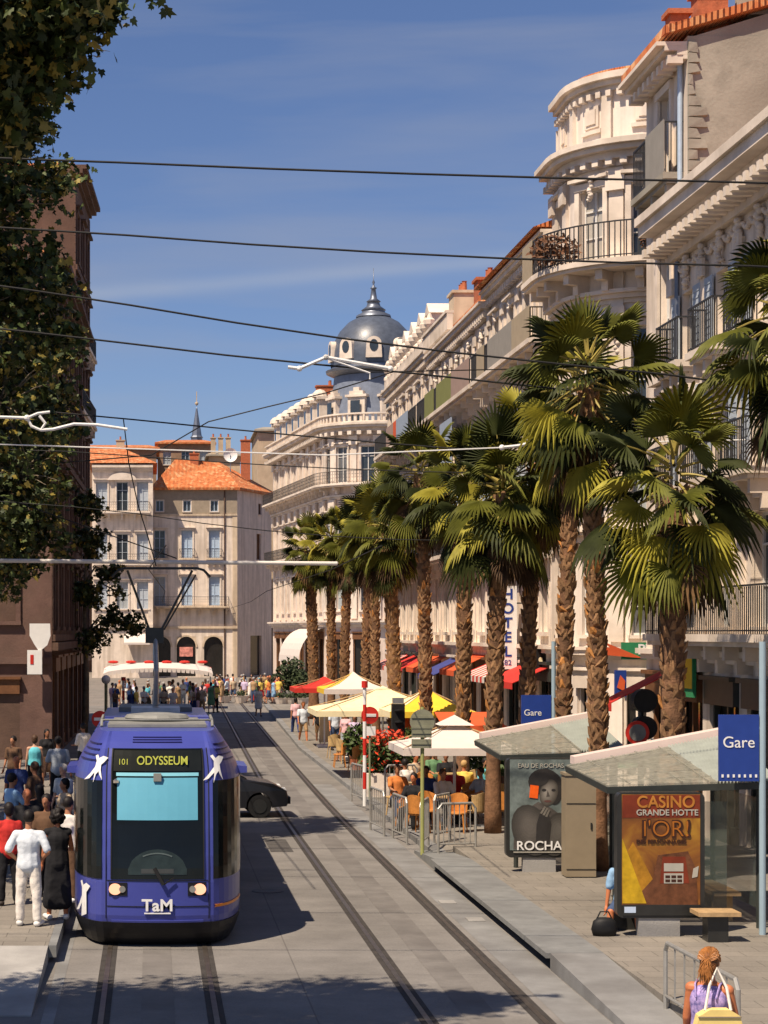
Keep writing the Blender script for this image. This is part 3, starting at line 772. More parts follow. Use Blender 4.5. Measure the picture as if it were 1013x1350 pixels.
# ------------------------------------------------------------------ domed building closing the right side
cx, cy, rr = 18.8, 167.0, 4.1
arc = [(cx + rr * math.cos(a), cy + rr * math.sin(a)) for a in [R(-90) - R(85) * i / 12 for i in range(13)]]
pts = [(40, cy - rr)] + arc + [(11.9, 193)]; back = [(40, 193)]
fr = Fr(pts); LA = fr.c[1]; LB = fr.c[13]
G = empty('domed_building', (cx, cy, 0), 'ornate pale corner building under a dark slate dome with a finial', 'building')
HG = 22.0
ops = []; ws = []
fl = ((6.6, 3.0), (11.6, 3.0), (17.2, 3.0))
for z, h in fl:
    for u in [LA - 14, LA - 10.5, LA - 7, LA - 3.5, LA + .9, LA + 3.3, LA + 5.3] + [LB + 2 + i * 3.1 for i in range(8)]:
        w = 1.2; ops.append((u - w / 2, u + w / 2, z, z + h)); ws.append((u, z, w, h))
gs = [(LB + .8 + i * 3.1, LB + 3.2 + i * 3.1) for i in range(8)] + [(LA + .4, LA + 2.2), (LA + 3.2, LA + 5)] + [(LA - 5 * i - 4.4, LA - 5 * i - 1) for i in range(3)]
for a, c in gs: ops.append((a, c, .1, 4.3))
b = MB(); wallgrid(b, fr, 0, fr.L, 0, HG, ops, .35); b.build('wall', M_PINK, G, fixn=False)
body(G, pts, back, 0, HG, M_PINK)
for a, c in gs: shopfront(G, fr, a, c, 4.3, M_SHOPF)
for u, z, w, h in ws: place_win(G, fr, u, z, w, h, 's', WM_S)
balcony(G, fr, LA - 1.5, fr.L - .2, 17.1, 1.15, (M_MOULD, M_IRON), step=.2, belly=True, brk=1.55)
balcony(G, fr, LB + .3, fr.L - .3, 11.5, 1.0, (M_MOULD, M_IRON), step=.2, belly=True, brk=1.55)
m = MB()
cornice(m, fr, 0, fr.L, 5.2, ((.2, .2), (.2, .45), (.15, .6)))
cornice(m, fr, 0, fr.L, 15.9, ((.15, .15), (.15, .3)))
cornice(m, fr, 0, fr.L, 21.1, ((.3, .2), (.3, .5), (.2, .95), (.18, 1.1)))
modillions(m, fr, 0, fr.L, 21.1, 21.397, .203, .85, .7, .3)
for u in [LA + .15, LA + 2.1, LA + 4.3, LB - .1] + [LB + .45 + i * 3.1 for i in range(9)] + [LA - 1.75 - 3.5 * i for i in range(4)]:
    if u > fr.L: continue
    fbox(m, fr, u - .28, u + .28, 5.9, 15.85, 0, .16); fbox(m, fr, u - .24, u + .24, 17.2, 21.0, 0, .14)
    fbox(m, fr, u - .4, u + .4, 14.9, 15.8, .163, .34); fbox(m, fr, u - .36, u + .36, 20.3, 21.05, .143, .32)
m.build('cornice', M_MOULD, G)
ornaments(G, fr, [LB + 2 + i * 3.1 for i in range(8)], 15.6, M_MOULD, 1.0); ornaments(G, fr, [LB + 2 + i * 3.1 for i in range(8)] + [LA + .9, LA + 3.3], 20.75, M_MOULD, .5)
m = MB(); fbox(m, fr, LA - 8, fr.L, 22.1, 22.2, .5, .8); fbox(m, fr, LA - 8, fr.L, 22.75, 22.88, .45, .85)
k = int((fr.L - LA + 8) / .42)
for i in range(k): u = LA - 7.9 + i * .42; fbox(m, fr, u - .1, u + .1, 22.203, 22.747, .55, .75)
m.build('balustrade', M_MOULD, G)
# dormers and roof of the receding wing
rw = MB(); rw.prism([(fr.at(LB + .5, -.5).x, fr.at(LB + .5).y, HG), (fr.at(fr.L, -.5).x, 192.9, HG), (30, 192.9, HG), (30, fr.at(LB + .5).y, HG)], (0, 0, 2.2))
rf = rw.build('roof', M_ZINC, G); WPOS[rf.name] = WPOS[G.name]
for i in range(8):
    u = LB + 2 + i * 3.1; b = MB()
    fbox(b, fr, u - .75, u + .75, HG + .3, HG + 2.6, -.6, .25); fbox(b, fr, u - .95, u + .95, HG + 2.603, HG + 2.85, -.6, .5)
    p = fr.P(u, HG + 2.85, .1); b.lathe(p, [(.7, 0), (.6, .35), (.35, .6), (0, .7)], 10)
    b.cur = 1; fbox(b, fr, u - .38, u + .38, HG + .7, HG + 2.3, .253, .27)
    b.build('dormer', [M_MOULD, M_GLASS], rf)
chimney(rf, 15.6, 172.5, 24.2, 2.4, 1.0, 2.0, M_BRICKR, 4); chimney(rf, 13.6, 188, 24.2, 1.0, 1.0, 1.2, M_BRICKR, 1)
# mansard drum
b = MB(); b.lathe((cx, cy, 0), [(3.85, HG), (3.8, HG + .4), (3.55, HG + 2.0), (3.35, HG + 4.3)], 32)
mz = b.build('mansard', mat('blue_grey_slate', (.17, .2, .26), .6, .18, 2.5, .2, 14), G, smooth=True); WPOS[mz.name] = WPOS[G.name]
for a in (-160, -118, -76, -34):
    ca, sa = math.cos(R(a)), math.sin(R(a)); n = Vector((ca, sa, 0)); u = Vector((-sa, ca, 0)); c = Vector((cx, cy, 0)) + n * 3.75
    b = MB()
    def bx(w, z0, z1, n0, n1):
        p = [c + u * (-w / 2) + n * n0, c + u * (w / 2) + n * n0, c + u * (w / 2) + n * n1, c - u * (w / 2) + n * n1]
        b.hexa([Vector((q.x, q.y, z0)) for q in p] + [Vector((q.x, q.y, z1)) for q in p])
    bx(1.5, HG + .1, HG + 2.3, -.9, .15); bx(1.9, HG + 2.303, HG + 2.5, -.9, .3); bx(1.2, HG + 2.503, HG + 2.8, -.9, .2); bx(.5, HG + 2.803, HG + 3.1, -.6, .15)
    bx(.35, HG + .1, HG + 1.2, .153, .35)
    b.cur = 1; bx(.85, HG + .3, HG + 2.0, .36, .38)
    b.build('dormer', [M_MOULD, M_GLASS], mz)
b = MB(); b.lathe((cx, cy, 0), [(3.2, HG + 4.28), (4.0, HG + 4.65), (4.05, HG + 4.85), (3.6, HG + 4.9), (3.5, HG + 5.4)], 32); b.build('drum_cornice', M_ZINC, G, smooth=False)
DZ = HG + 5.2
b = MB(); b.lathe((cx, cy, DZ), [(3.62, 0), (3.64, .5), (3.58, 1.2), (3.34, 2.1), (2.86, 3.0), (2.15, 3.75), (1.35, 4.2), (.9, 4.35)], 40)
dm = b.build('dome', M_SLATE, G, smooth=True); WPOS[dm.name] = WPOS[G.name]
for a in (-172, -134, -96, -58, -20, 18):
    ca, sa = math.cos(R(a)), math.sin(R(a)); n = Vector((ca, sa, 0)); u = Vector((-sa, ca, 0)); c = Vector((cx, cy, 0)) + n * 3.48
    b = MB(); ring = []
    for i in range(13):
        th = math.pi * i / 12; ring.append(c + u * (.62 * math.cos(th)) + Vector((0, 0, DZ + 1.55 + .55 * math.sin(th))))
    ring += [c - u * .68 + Vector((0, 0, DZ + .35)), c + u * .68 + Vector((0, 0, DZ + .35))]
    b.prism([q - n * .7 for q in ring], n * 1.0)
    b.cur = 1; b.prism([c + n * .303 + u * (.36 * math.cos(t_)) + Vector((0, 0, DZ + 1.35 + .5 * math.sin(t_))) for t_ in [i * math.pi / 8 for i in range(16)]], n * .03)
    b.build('bull_eye_window', [M_MOULD, M_GLASS], dm)
b = MB(); b.lathe((cx, cy, DZ + 4.2), [(1.5, 0), (1.45, .18), (1.0, .4), (.95, .6), (1.05, .62), (.6, .95), (.5, 1.3), (.62, 1.35), (.3, 1.6), (.18, 2.4), (.3, 2.5), (.14, 2.6), (.06, 2.8), (.12, 3.0), (.03, 3.2), (.02, 4.2), (0, 4.2)], 16)
b.build('finial', M_ZINC, dm, smooth=True)
# white arched shop canopy at its foot
b = MB(); p0 = fr.P(LB + 1.2, 0, 0)
for i in range(8):
    a0 = R(90) * i / 8; a1 = R(90) * (i + 1) / 8
    q = []
    for a in (a0, a1):
        q.append((2.3 * math.sin(a), 2.9 * math.cos(a)))
    for (u0, u1) in ((LB + .2, LB + 10),):
        v = [fr.P(u0, 2.2 + q[0][1], q[0][0]), fr.P(u1, 2.2 + q[0][1], q[0][0]), fr.P(u1, 2.2 + q[1][1], q[1][0]), fr.P(u0, 2.2 + q[1][1], q[1][0])]
        b.quad(*v)
b.build('awning', C_WHITE, G)

# ------------------------------------------------------------------ houses at the end of the street
hx, hy = .3, 208.0
pts = [(13.2, 217.0), (9.05, 208.0)]; front = [(9.05, 208.0), (.3, 208.0)]
Hh = empty('apartment_building', (4.5, 208, 0), 'beige house with orange hipped roof, shaded side wall and two dark arches', 'building')
fr = Fr(front); fs = Fr(pts)
us = [fr.L - (px - 203) / 12.5 for px in (210, 246, 282)]
ops = []; ws = []
for z, h, w, st in ((17.5, 1.15, .8, ''), (12.6, 2.9, 1.15, 's'), (7.6, 3.0, 1.15, 's')):
    for u in us: ops.append((u - w / 2, u + w / 2, z, z + h)); ws.append((u, z, w, h, st))
au = [fr.L - (px - 203) / 12.5 for px in (245, 281, 212)]
for u in au: ops.append((u - 1.0, u + 1.0, .1, 4.3))
b = MB(); wallgrid(b, fr, 0, fr.L, 0, 19.9, ops, .3); b.build('wall', M_CREAM, Hh, fixn=False)
sops = [(3.0, 3.9, 17.5, 18.7), (3.2, 4.4, 12.6, 15.4), (3.0, 6.2, .1, 4.4)]
b = MB(); wallgrid(b, fs, 0, fs.L, 0, 19.9, sops, .3); b.build('side_wall', M_PINK, Hh, fixn=False)
body(Hh, [(13.2, 217), (.3, 208)], [(.3, 222), (13.2, 222)], 0, 19.9, M_PINK)
for u, z, w, h, st in ws: place_win(Hh, fr, u, z, w, h, st, (M_MOULD, M_SHUTB, M_SHUTB if z < 17 and u != us[0] else M_GLASS, M_SHUTB))
for u, z, w, h in ((3.45, 17.5, .9, 1.2), (3.8, 12.6, 1.2, 2.8)): place_win(Hh, fs, u, z, w, h, '', (M_PINK, M_SHOPF, M_SHOPF if h > 2 else M_GLASS, M_SHUTB))
g = MB(); g.quad(fs.P(3, .1, -.25), fs.P(6.2, .1, -.25), fs.P(6.2, 4.4, -.25), fs.P(3, 4.4, -.25)); g.build('gateway', M_SHOP, Hh)
M_UPBAND = mat('bare_upper_stone', (.33, .27, .2), .9, .15, 2, .2, 20)  # darker tone for the band below the eaves
m = MB(); fbox(m, fr, 0, fr.L, 17.2, 19.85, .003, .02)
# cut the band round the attic windows
m = MB(); wallgrid(m, Fr([(9.05, 207.985), (.3, 207.985)]), 0, fr.L, 17.25, 19.88, [(u - .5, u + .5, 17.4, 18.75) for u in us], .02); m.build('upper_band', M_UPBAND, Hh, fixn=False)
m = MB(); fbox(m, fr, 0, fr.L, 5.15, 5.4, 0, .2); fbox(m, fr, 0, fr.L, 17.05, 17.22, 0, .12); fbox(m, fr, 0, .5, 0, 17, 0, .06)
m.build('string_course', M_OCHRE, Hh)
for u in au:            # arch heads fill the square tops of the openings
    m = MB()
    for s in (-1, 1):
        q = [fr.P(u + s * 1.0, 4.3, -.02), fr.P(u + s * 1.0, 3.2, -.02)] + [fr.P(u + s * 1.0 * math.cos(a), 3.2 + 1.1 * math.sin(a), -.02) for a in [R(90) * i / 8 for i in range(1, 9)]]
        m.prism(q, (0, .2, 0))
    for a in range(12):
        a0 = R(180) * a / 12; a1 = R(180) * (a + 1) / 12
        m.bar(fr.P(u + 1.1 * math.cos(a0), 3.2 + 1.2 * math.sin(a0), .03), fr.P(u + 1.1 * math.cos(a1), 3.2 + 1.2 * math.sin(a1), .03), .12, .18)
    o = m.build('arch', M_OCHRE, Hh); WPOS[o.name] = WPOS[Hh.name]
    g = MB(); g.quad(fr.P(u - 1, .1, -.26), fr.P(u + 1, .1, -.26), fr.P(u + 1, 4.3, -.26), fr.P(u - 1, 4.3, -.26)); g.build('pane', M_SHOP, o)
m = MB(); fbox(m, fr, au[0] - .7, au[0] + .7, 2.2, 3.2, -.2, -.1); m.build('shop_sign', mat('red_window_sign', (.62, .25, .2), .6, .5, 3), Hh)
balcony(Hh, fr, .9, fr.L - .1, 7.5, .9, (M_OCHRE, M_IRON), step=.22, belly=True)
for u in us: balcony(Hh, fr, u - .85, u + .85, 12.55, .45, (M_OCHRE, M_IRON), step=.2, belly=True)
m = MB(); m.tube([fr.P(1.35, z, .1) for z in (.2, 10, 19.7)], .07, 8); m.build('drainpipe', M_BROWN, Hh)
m = MB(); ev = [Vector(p) for p in ((-.1, 207.5, 20.0), (9.3, 207.5, 20.0), (13.8, 217.0, 20.0), (13.8, 222, 20.0), (-.1, 222, 20.0))]
r1 = Vector((2.6, 212, 23.4)); r2 = Vector((7.3, 213.5, 23.2))
lo = [p - Vector((0, 0, .25)) for p in ev]
m.add(ev + [r1, r2] + lo, [(0, 1, 6, 5), (1, 2, 6), (2, 3, 6), (3, 4, 5, 6), (4, 0, 5), (0, 1, 8, 7), (1, 2, 9, 8), (2, 3, 10, 9), (3, 4, 11, 10), (4, 0, 7, 11), (7, 8, 9, 10, 11)])
rf = m.build('roof', M_TILE, Hh); WPOS[rf.name] = WPOS[Hh.name]
chimney(rf, 4.6, 212.6, 21.9, .9, .9, 2.0, M_BRICKR, 2); chimney(rf, 10.2, 214, 21.2, 1.0, 1.0, 4.3, M_BRICKR, 1)

# cream house to the left of it
front = [(.15, 205.5), (-6.2, 205.5)]; fr = Fr(front)
I = empty('apartment_building', (-3, 205.5, 0), 'cream house with curved window pediment and iron balconies, behind the tram wires', 'building')
us = [fr.L - (165 - 125) / 12.68, fr.L - (192 - 125) / 12.68 , fr.L - 1.0]
ops = []; ws = []
for z, h in ((17.4, 3.0), (12.0, 3.0), (7.2, 2.8)):
    for u in us: ops.append((u - .6, u + .6, z, z + h)); ws.append((u, z, 1.2, h))
b = MB(); wallgrid(b, fr, 0, fr.L, 0, 22.3, ops, .3); b.build('wall', M_CREAM, I, fixn=False)
body(I, front, [(-6.2, 220), (.15, 220)], 0, 22.3, M_CREAM)
for k, (u, z, w, h) in enumerate(ws): place_win(I, fr, u, z, w, h, 's', (M_MOULD, M_SHUTG, M_SHUTG if k % 3 else M_GLASS, M_SHUTG))
m = MB(); u = us[0]
ring = [fr.P(u + 1.5 * math.cos(a), 20.6 + .75 * math.sin(a), .02) for a in [R(180) * i / 12 for i in range(13)]]
m.prism(ring, (0, -.35, 0)); m.build('curved_pediment', M_MOULD, I)
for z in (17.3, 11.9): balcony(I, fr, .3, fr.L - .2, z, .9, (M_MOULD, M_IRON), step=.22, belly=True)
m = MB(); cornice(m, fr, 0, fr.L, 21.5, ((.2, .15), (.2, .4), (.25, .6))); fbox(m, fr, 0, fr.L, 5.2, 5.6, 0, .25); fbox(m, fr, 0, .5, 5.6, 21.4, 0, .1); m.build('cornice', M_MOULD, I)
m = MB(); m.prism([(.5, 204.8, 22.35), (-6.4, 204.8, 22.35), (-6.4, 212, 24.6), (-1.5, 212, 24.6)], (0, .01, 0))
m = MB(); m.add([(.6, 204.8, 22.35), (-6.6, 204.8, 22.35), (-6.6, 220, 22.35), (.6, 220, 22.35), (-3, 212, 24.5), (-6.6, 212, 24.5)], [(0, 1, 5, 4), (0, 4, 3), (3, 4, 5, 2), (1, 2, 5), (0, 3, 2, 1)])
m.build('roof', M_TILE, I)
awning(I, fr, .3, 3.0, 4.6, 1.6, .9, C_WHITE)

# roofs further back
def backhouse(label, x0, x1, y, H, m, roof=True, wins=0, dep=14):
    t = empty('town_house', ((x0 + x1) / 2, y, 0), label, 'building', 'roofs behind the square')
    fr = Fr([(x1, y), (x0, y)]); ops = []
    for i in range(wins):
        u = fr.L * (i + .5) / wins
        for z in (H - 2.6, H - 6): ops.append((u - .5, u + .5, z, z + 1.7))
    b = MB(); wallgrid(b, fr, 0, fr.L, 0, H, ops, .3); b.build('wall', m, t, fixn=False); body(t, [(x1, y), (x0, y)], [(x0, y + dep), (x1, y + dep)], 0, H, m)
    for a in ops: place_win(t, fr, (a[0] + a[1]) / 2, a[2], 1.0, 1.7, '', (M_MOULD, M_SHUTG, M_GLASS, M_SHUTG))
    b = MB()
    b.hexa([(x0 - .4, y - .5, H + .003), (x1 + .4, y - .5, H + .003), (x1 + .4, y + dep, H + .003), (x0 - .4, y + dep, H + .003), (x0 - .4, y - .5, H + .2), (x1 + .4, y - .5, H + .2), (x1 - 1, y + dep / 2, H + 1.2), (x0 + 1, y + dep / 2, H + 1.2)])
    rf = b.build('roof', M_TILE if roof else M_GREYST, t); WPOS[rf.name] = WPOS[t.name]
    return t, rf
M_FAR = mat('far_brown_wall', (.26, .17, .11), .9, .2, 1.5); M_FARC = mat('far_cream_wall', (.5, .4, .28), .9, .15, 1, stain=.4, stain_col=(.3, .22, .15))
t, rf = backhouse('far brown house with low tiled roof seen above the orange roof, below the little spire', .8, 7.8, 250, 28.6, M_FAR, True, 3)
t, rf = backhouse('far narrow house with pale party wall and chimney stacks left of the orange chimney', 6.9, 10.6, 236, 25.8, M_FARC, False)
for x in (7.4, 8.3, 9.2): chimney(rf, x, 236.6, 26.0, .55, .8, 2.0, M_FARC, 1)
t, rf = backhouse('far cream block with blank wall behind the domed building', 12.2, 17.5, 226, 27.8, M_FARC, False, 1)
chimney(rf, 16.0, 227, 27.9, .6, .6, .9, M_FARC, 2)
t, rf = backhouse('far dark roofline left of the spire behind the cream house', -9, .6, 240, 27.0, M_FAR, True, 2)
chimney(rf, -3.8, 241, 27.1, 1.0, 1.0, 1.0, M_FARC, 2)
t, rf = backhouse('long pale house closing the square behind the domed building', 16, 60, 238, 20, M_FARC, True, 6)
t, rf = backhouse('low house closing the square far on the left', -60, -9.6, 232, 19, M_FAR, True, 6)
# spire
p = W(259.5, 560, 330); t = empty('church_spire', (p.x, p.y, 0), 'small grey pointed spire rising above the far brown roof', 'spire')
b = MB(); b.lathe((p.x, p.y, 0), [(.95, 0), (.95, 37.2), (1.1, 37.3), (.85, 37.6), (.12, 42.2), (0, 42.4)], 8); b.build('spire_cone', M_ZINC, t)
b = MB(); b.bar((p.x, p.y, 42.6), (p.x, p.y, 45), .14); b.ell((p.x, p.y, 43.0), .3); b.build('finial', M_FARC, t)
# dish on the roof
p = W(304, 600, 212.2); t = empty('satellite_dish', p - Vector((0, 0, 1.5)), 'round pale satellite dish standing on the orange tiled roof', 'dish')
b = MB(); prof = [(.0, .25), (.35, .2), (.6, .1), (.75, 0)]
o_ = len(b.v)
for r_, z_ in prof:
    for j in range(20):
        a = 2 * math.pi * j / 20; b.v.append((p.x + r_ * math.cos(a), p.y - .2 + z_, p.z + r_ * math.sin(a)))
for i in range(3):
    for j in range(20): b.f.append((i * 20 + j, i * 20 + (j + 1) % 20, i * 20 + 20 + (j + 1) % 20, i * 20 + 20 + j)); b.m.append(0)
b.build('dish', M_WHITEP, t); b = MB(); b.bar(p, p - Vector((0, 0, 2.0)), .08); b.build('pole', M_STEEL, t)

# ------------------------------------------------------------------ left-hand buildings in shade
pts = [(-3.35, 106.0), (-3.75, 96.0)]
def left_house(label, pts, back, H, m, bays, floors, corn):
    fr = Fr(pts); t = empty('apartment_building', (*pts[0], 0), label, 'building')
    bw = fr.L / bays; us = [bw * (i + .5) for i in range(bays)]
    ops = [(u - .65, u + .65, z, z + h) for u in us for z, h in floors] + [(u - bw * .36, u + bw * .36, .1, 3.4) for u in us]
    b = MB(); wallgrid(b, fr, 0, fr.L, 0, H, ops, .3); b.build('wall', m, t, fixn=False); body(t, pts, back, 0, H, m)
    for u in us:
        for z, h in floors: place_win(t, fr, u, z, 1.3, h, 's', (m, M_WOODW, M_GLASS, M_SHUTG))
        shopfront(t, fr, u - bw * .36, u + bw * .36, 3.4, M_SHOPF)
    mb = MB(); cornice(mb, fr, 0, fr.L, H - .5, corn); fbox(mb, fr, 0, fr.L, 4.1, 4.4, 0, .25); 
    for z, h in floors: fbox(mb, fr, 0, fr.L, z - .55, z - .3, 0, .14)
    quoins(mb, fr, 0, 4.5, H - .6, 1); quoins(mb, fr, fr.L, 4.5, H - .6, -1)
    mb.build('cornice', m, t); cap(t, pts, back, H, M_TILE)
    return t, fr, us
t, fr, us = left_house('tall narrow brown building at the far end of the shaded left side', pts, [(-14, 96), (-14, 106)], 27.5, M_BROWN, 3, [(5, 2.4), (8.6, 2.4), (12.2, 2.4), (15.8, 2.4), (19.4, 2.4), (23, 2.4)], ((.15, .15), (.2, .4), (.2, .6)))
for z in (15.7, 19.3): balcony(t, fr, .2, fr.L - .2, z, .45, (M_MOULD, M_IRON))
# pink-brown block whose end wall faces the camera
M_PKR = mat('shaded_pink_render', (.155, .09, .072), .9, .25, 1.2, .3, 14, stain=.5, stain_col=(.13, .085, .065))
pts = [(-3.4, 95.95), (-3.75, 74.0)]
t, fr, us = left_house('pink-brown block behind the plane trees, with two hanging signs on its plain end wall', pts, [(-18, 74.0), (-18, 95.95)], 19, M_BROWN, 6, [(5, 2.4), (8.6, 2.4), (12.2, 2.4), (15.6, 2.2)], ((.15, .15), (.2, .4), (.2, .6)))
fe = Fr([(-3.74, 73.98), (-18, 73.98)]); ops = []; eu = [1.9 + 2.4 * i for i in range(5)]
for u in eu:
    for z in (5.2, 8.8, 12.4, 15.8): ops.append((u - .55, u + .55, z, z + 2.0))
ops += [(1.2, 2.5, .1, 2.7), (3.6, 6.0, .1, 2.9)]
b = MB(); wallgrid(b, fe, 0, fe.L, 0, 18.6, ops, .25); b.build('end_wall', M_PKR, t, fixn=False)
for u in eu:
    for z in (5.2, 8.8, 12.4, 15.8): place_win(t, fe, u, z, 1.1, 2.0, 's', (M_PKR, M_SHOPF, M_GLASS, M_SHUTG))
for a, c in ((1.2, 2.5), (3.6, 6.0)): shopfront(t, fe, a, c, 2.6, M_SHOPF)
b = MB(); fbox(b, fe, 0, fe.L, 3.6, 3.85, 0, .18); b.build('string_course', M_PKR, t)
# two small signs on the pink facade
p = W(52, 838, 73.4); o = empty('hanging_sign', p, 'white shield-shaped sign fixed to the shaded pink facade', 'sign')
b = MB(); sh = [(-.36, .45), (.4, .45), (.42, .0), (.3, -.35), (.0, -.6), (-.2, -.3), (-.36, 0)]
b.prism([p + Vector((x, 0, z)) for x, z in sh], (0, .12, 0)); b.build('sign_panel', M_WHITEP, o); b = MB(); b.bar(p + Vector((-.2, .12, .2)), p + Vector((-.2, .57, .2)), .05); b.build('bracket', M_IRON, o)
p = W(46, 873, 73.4); o = empty('hanging_sign', p, 'white square sign with red mark under the shield sign', 'sign')
b = MB(); b.box(p, (.55, .12, .9)); b.build('sign_panel', M_WHITEP, o); b = MB(); b.box(p + Vector((-.1, -.07, .1)), (.12, .01, .35)); b.build('sign_mark', M_RED, o); b = MB(); b.bar(p + Vector((-.1, .06, .2)), p + Vector((-.1, .57, .2)), .05); b.build('bracket', M_IRON, o)
# ------------------------------------------------------------------ palms
M_PALM = [mat('palm_leaf_green', (.105, .11, .015), .65, .35, 2.5, spec=.22), mat('palm_leaf_light', (.28, .25, .03), .65, .3, 2.5, spec=.22),
          mat('palm_leaf_deep', (.034, .042, .010), .65, .35, 2.5, spec=.2), mat('palm_leaf_stalk', (.30, .24, .06), .5, .25, 4)]
M_DEAD = [mat('dead_palm_leaf', (.15, .085, .035), .85, .4, 3), mat('dead_palm_leaf_dark', (.07, .04, .02), .85, .4, 3)]
M_BARK = mat('palm_bark', (.20, .105, .055), .95, .5, 5, .6, 25, stain=.5, stain_col=(.05, .03, .02))
M_BOOT = mat('palm_leaf_bases', (.26, .145, .07), .9, .45, 4, .4, 20)
M_BOOTO = mat('orange_palm_leaf_bases', (.48, .21, .06), .8, .4, 4, .3, 20)

def fan(mb, base, d, plen, blade, rng, green, droop, nseg=22, spread=R(205), stalk=3):
    """a palmate leaf: stalk, then folded rays that split and hang at the tips"""
    d = Vector(d).normalized()
    side = d.cross(Vector((0, 0, 1)))
    if side.length < .05: side = Vector((1, 0, 0))
    side.normalize(); up = side.cross(d).normalized()
    mb.cur = stalk
    k = 5; path = []
    for i in range(k):
        t = i / (k - 1); path.append(Vector(base) + d * plen * t + Vector((0, 0, -droop * .35 * t * t * plen)))
    tip = path[-1]; dd = (path[-1] - path[-2]).normalized()
    mb.tube(path, [.035, .028, .022, .018, .016], 5, False)
    side = dd.cross(Vector((0, 0, 1)))
    if side.length < .05: side = Vector((1, 0, 0))
    side.normalize(); up = side.cross(dd).normalized()
    tw = rng.uniform(-.9, .9); side, up = side * math.cos(tw) + up * math.sin(tw), up * math.cos(tw) - side * math.sin(tw)
    mb.cur = green
    da = spread / nseg
    for i in range(nseg):
        a0 = -spread / 2 + da * i; am = a0 + da / 2; a1 = a0 + da
        L = blade * (1 - .28 * (abs(am) / (spread / 2)) ** 2) * rng.uniform(.9, 1.08)
        cup = .22
        def pt(a, r, fold=0.0):
            q = tip + dd * (math.cos(a) * r) + side * (math.sin(a) * r) + up * (fold - cup * (abs(math.sin(a)) ** 2) * r + .06 * r)
            f = max(0, r / blade - .45)
            q.z -= droop * blade * f * f * 1.1
            return q
        r1, r2 = L * .5, L * .78
        f1 = .035 * blade
        w = .42
        p0 = tip
        L1 = pt(a0, r1, -f1); C1 = pt(am, r1, f1); R1 = pt(a1, r1, -f1)
        L2 = pt(am - da * w * .7, r2, -f1 * .6); C2 = pt(am, r2, f1 * .8); R2 = pt(am + da * w * .7, r2, -f1 * .6)
        T = pt(am + rng.uniform(-.3, .3) * da, L); T.z -= droop * blade * rng.uniform(.0, .14)
        mb.add([p0, L1, C1, R1, L2, C2, R2, T], [(0, 1, 2), (0, 2, 3), (1, 4, 5, 2), (2, 5, 6, 3), (4, 7, 5), (5, 7, 6)])

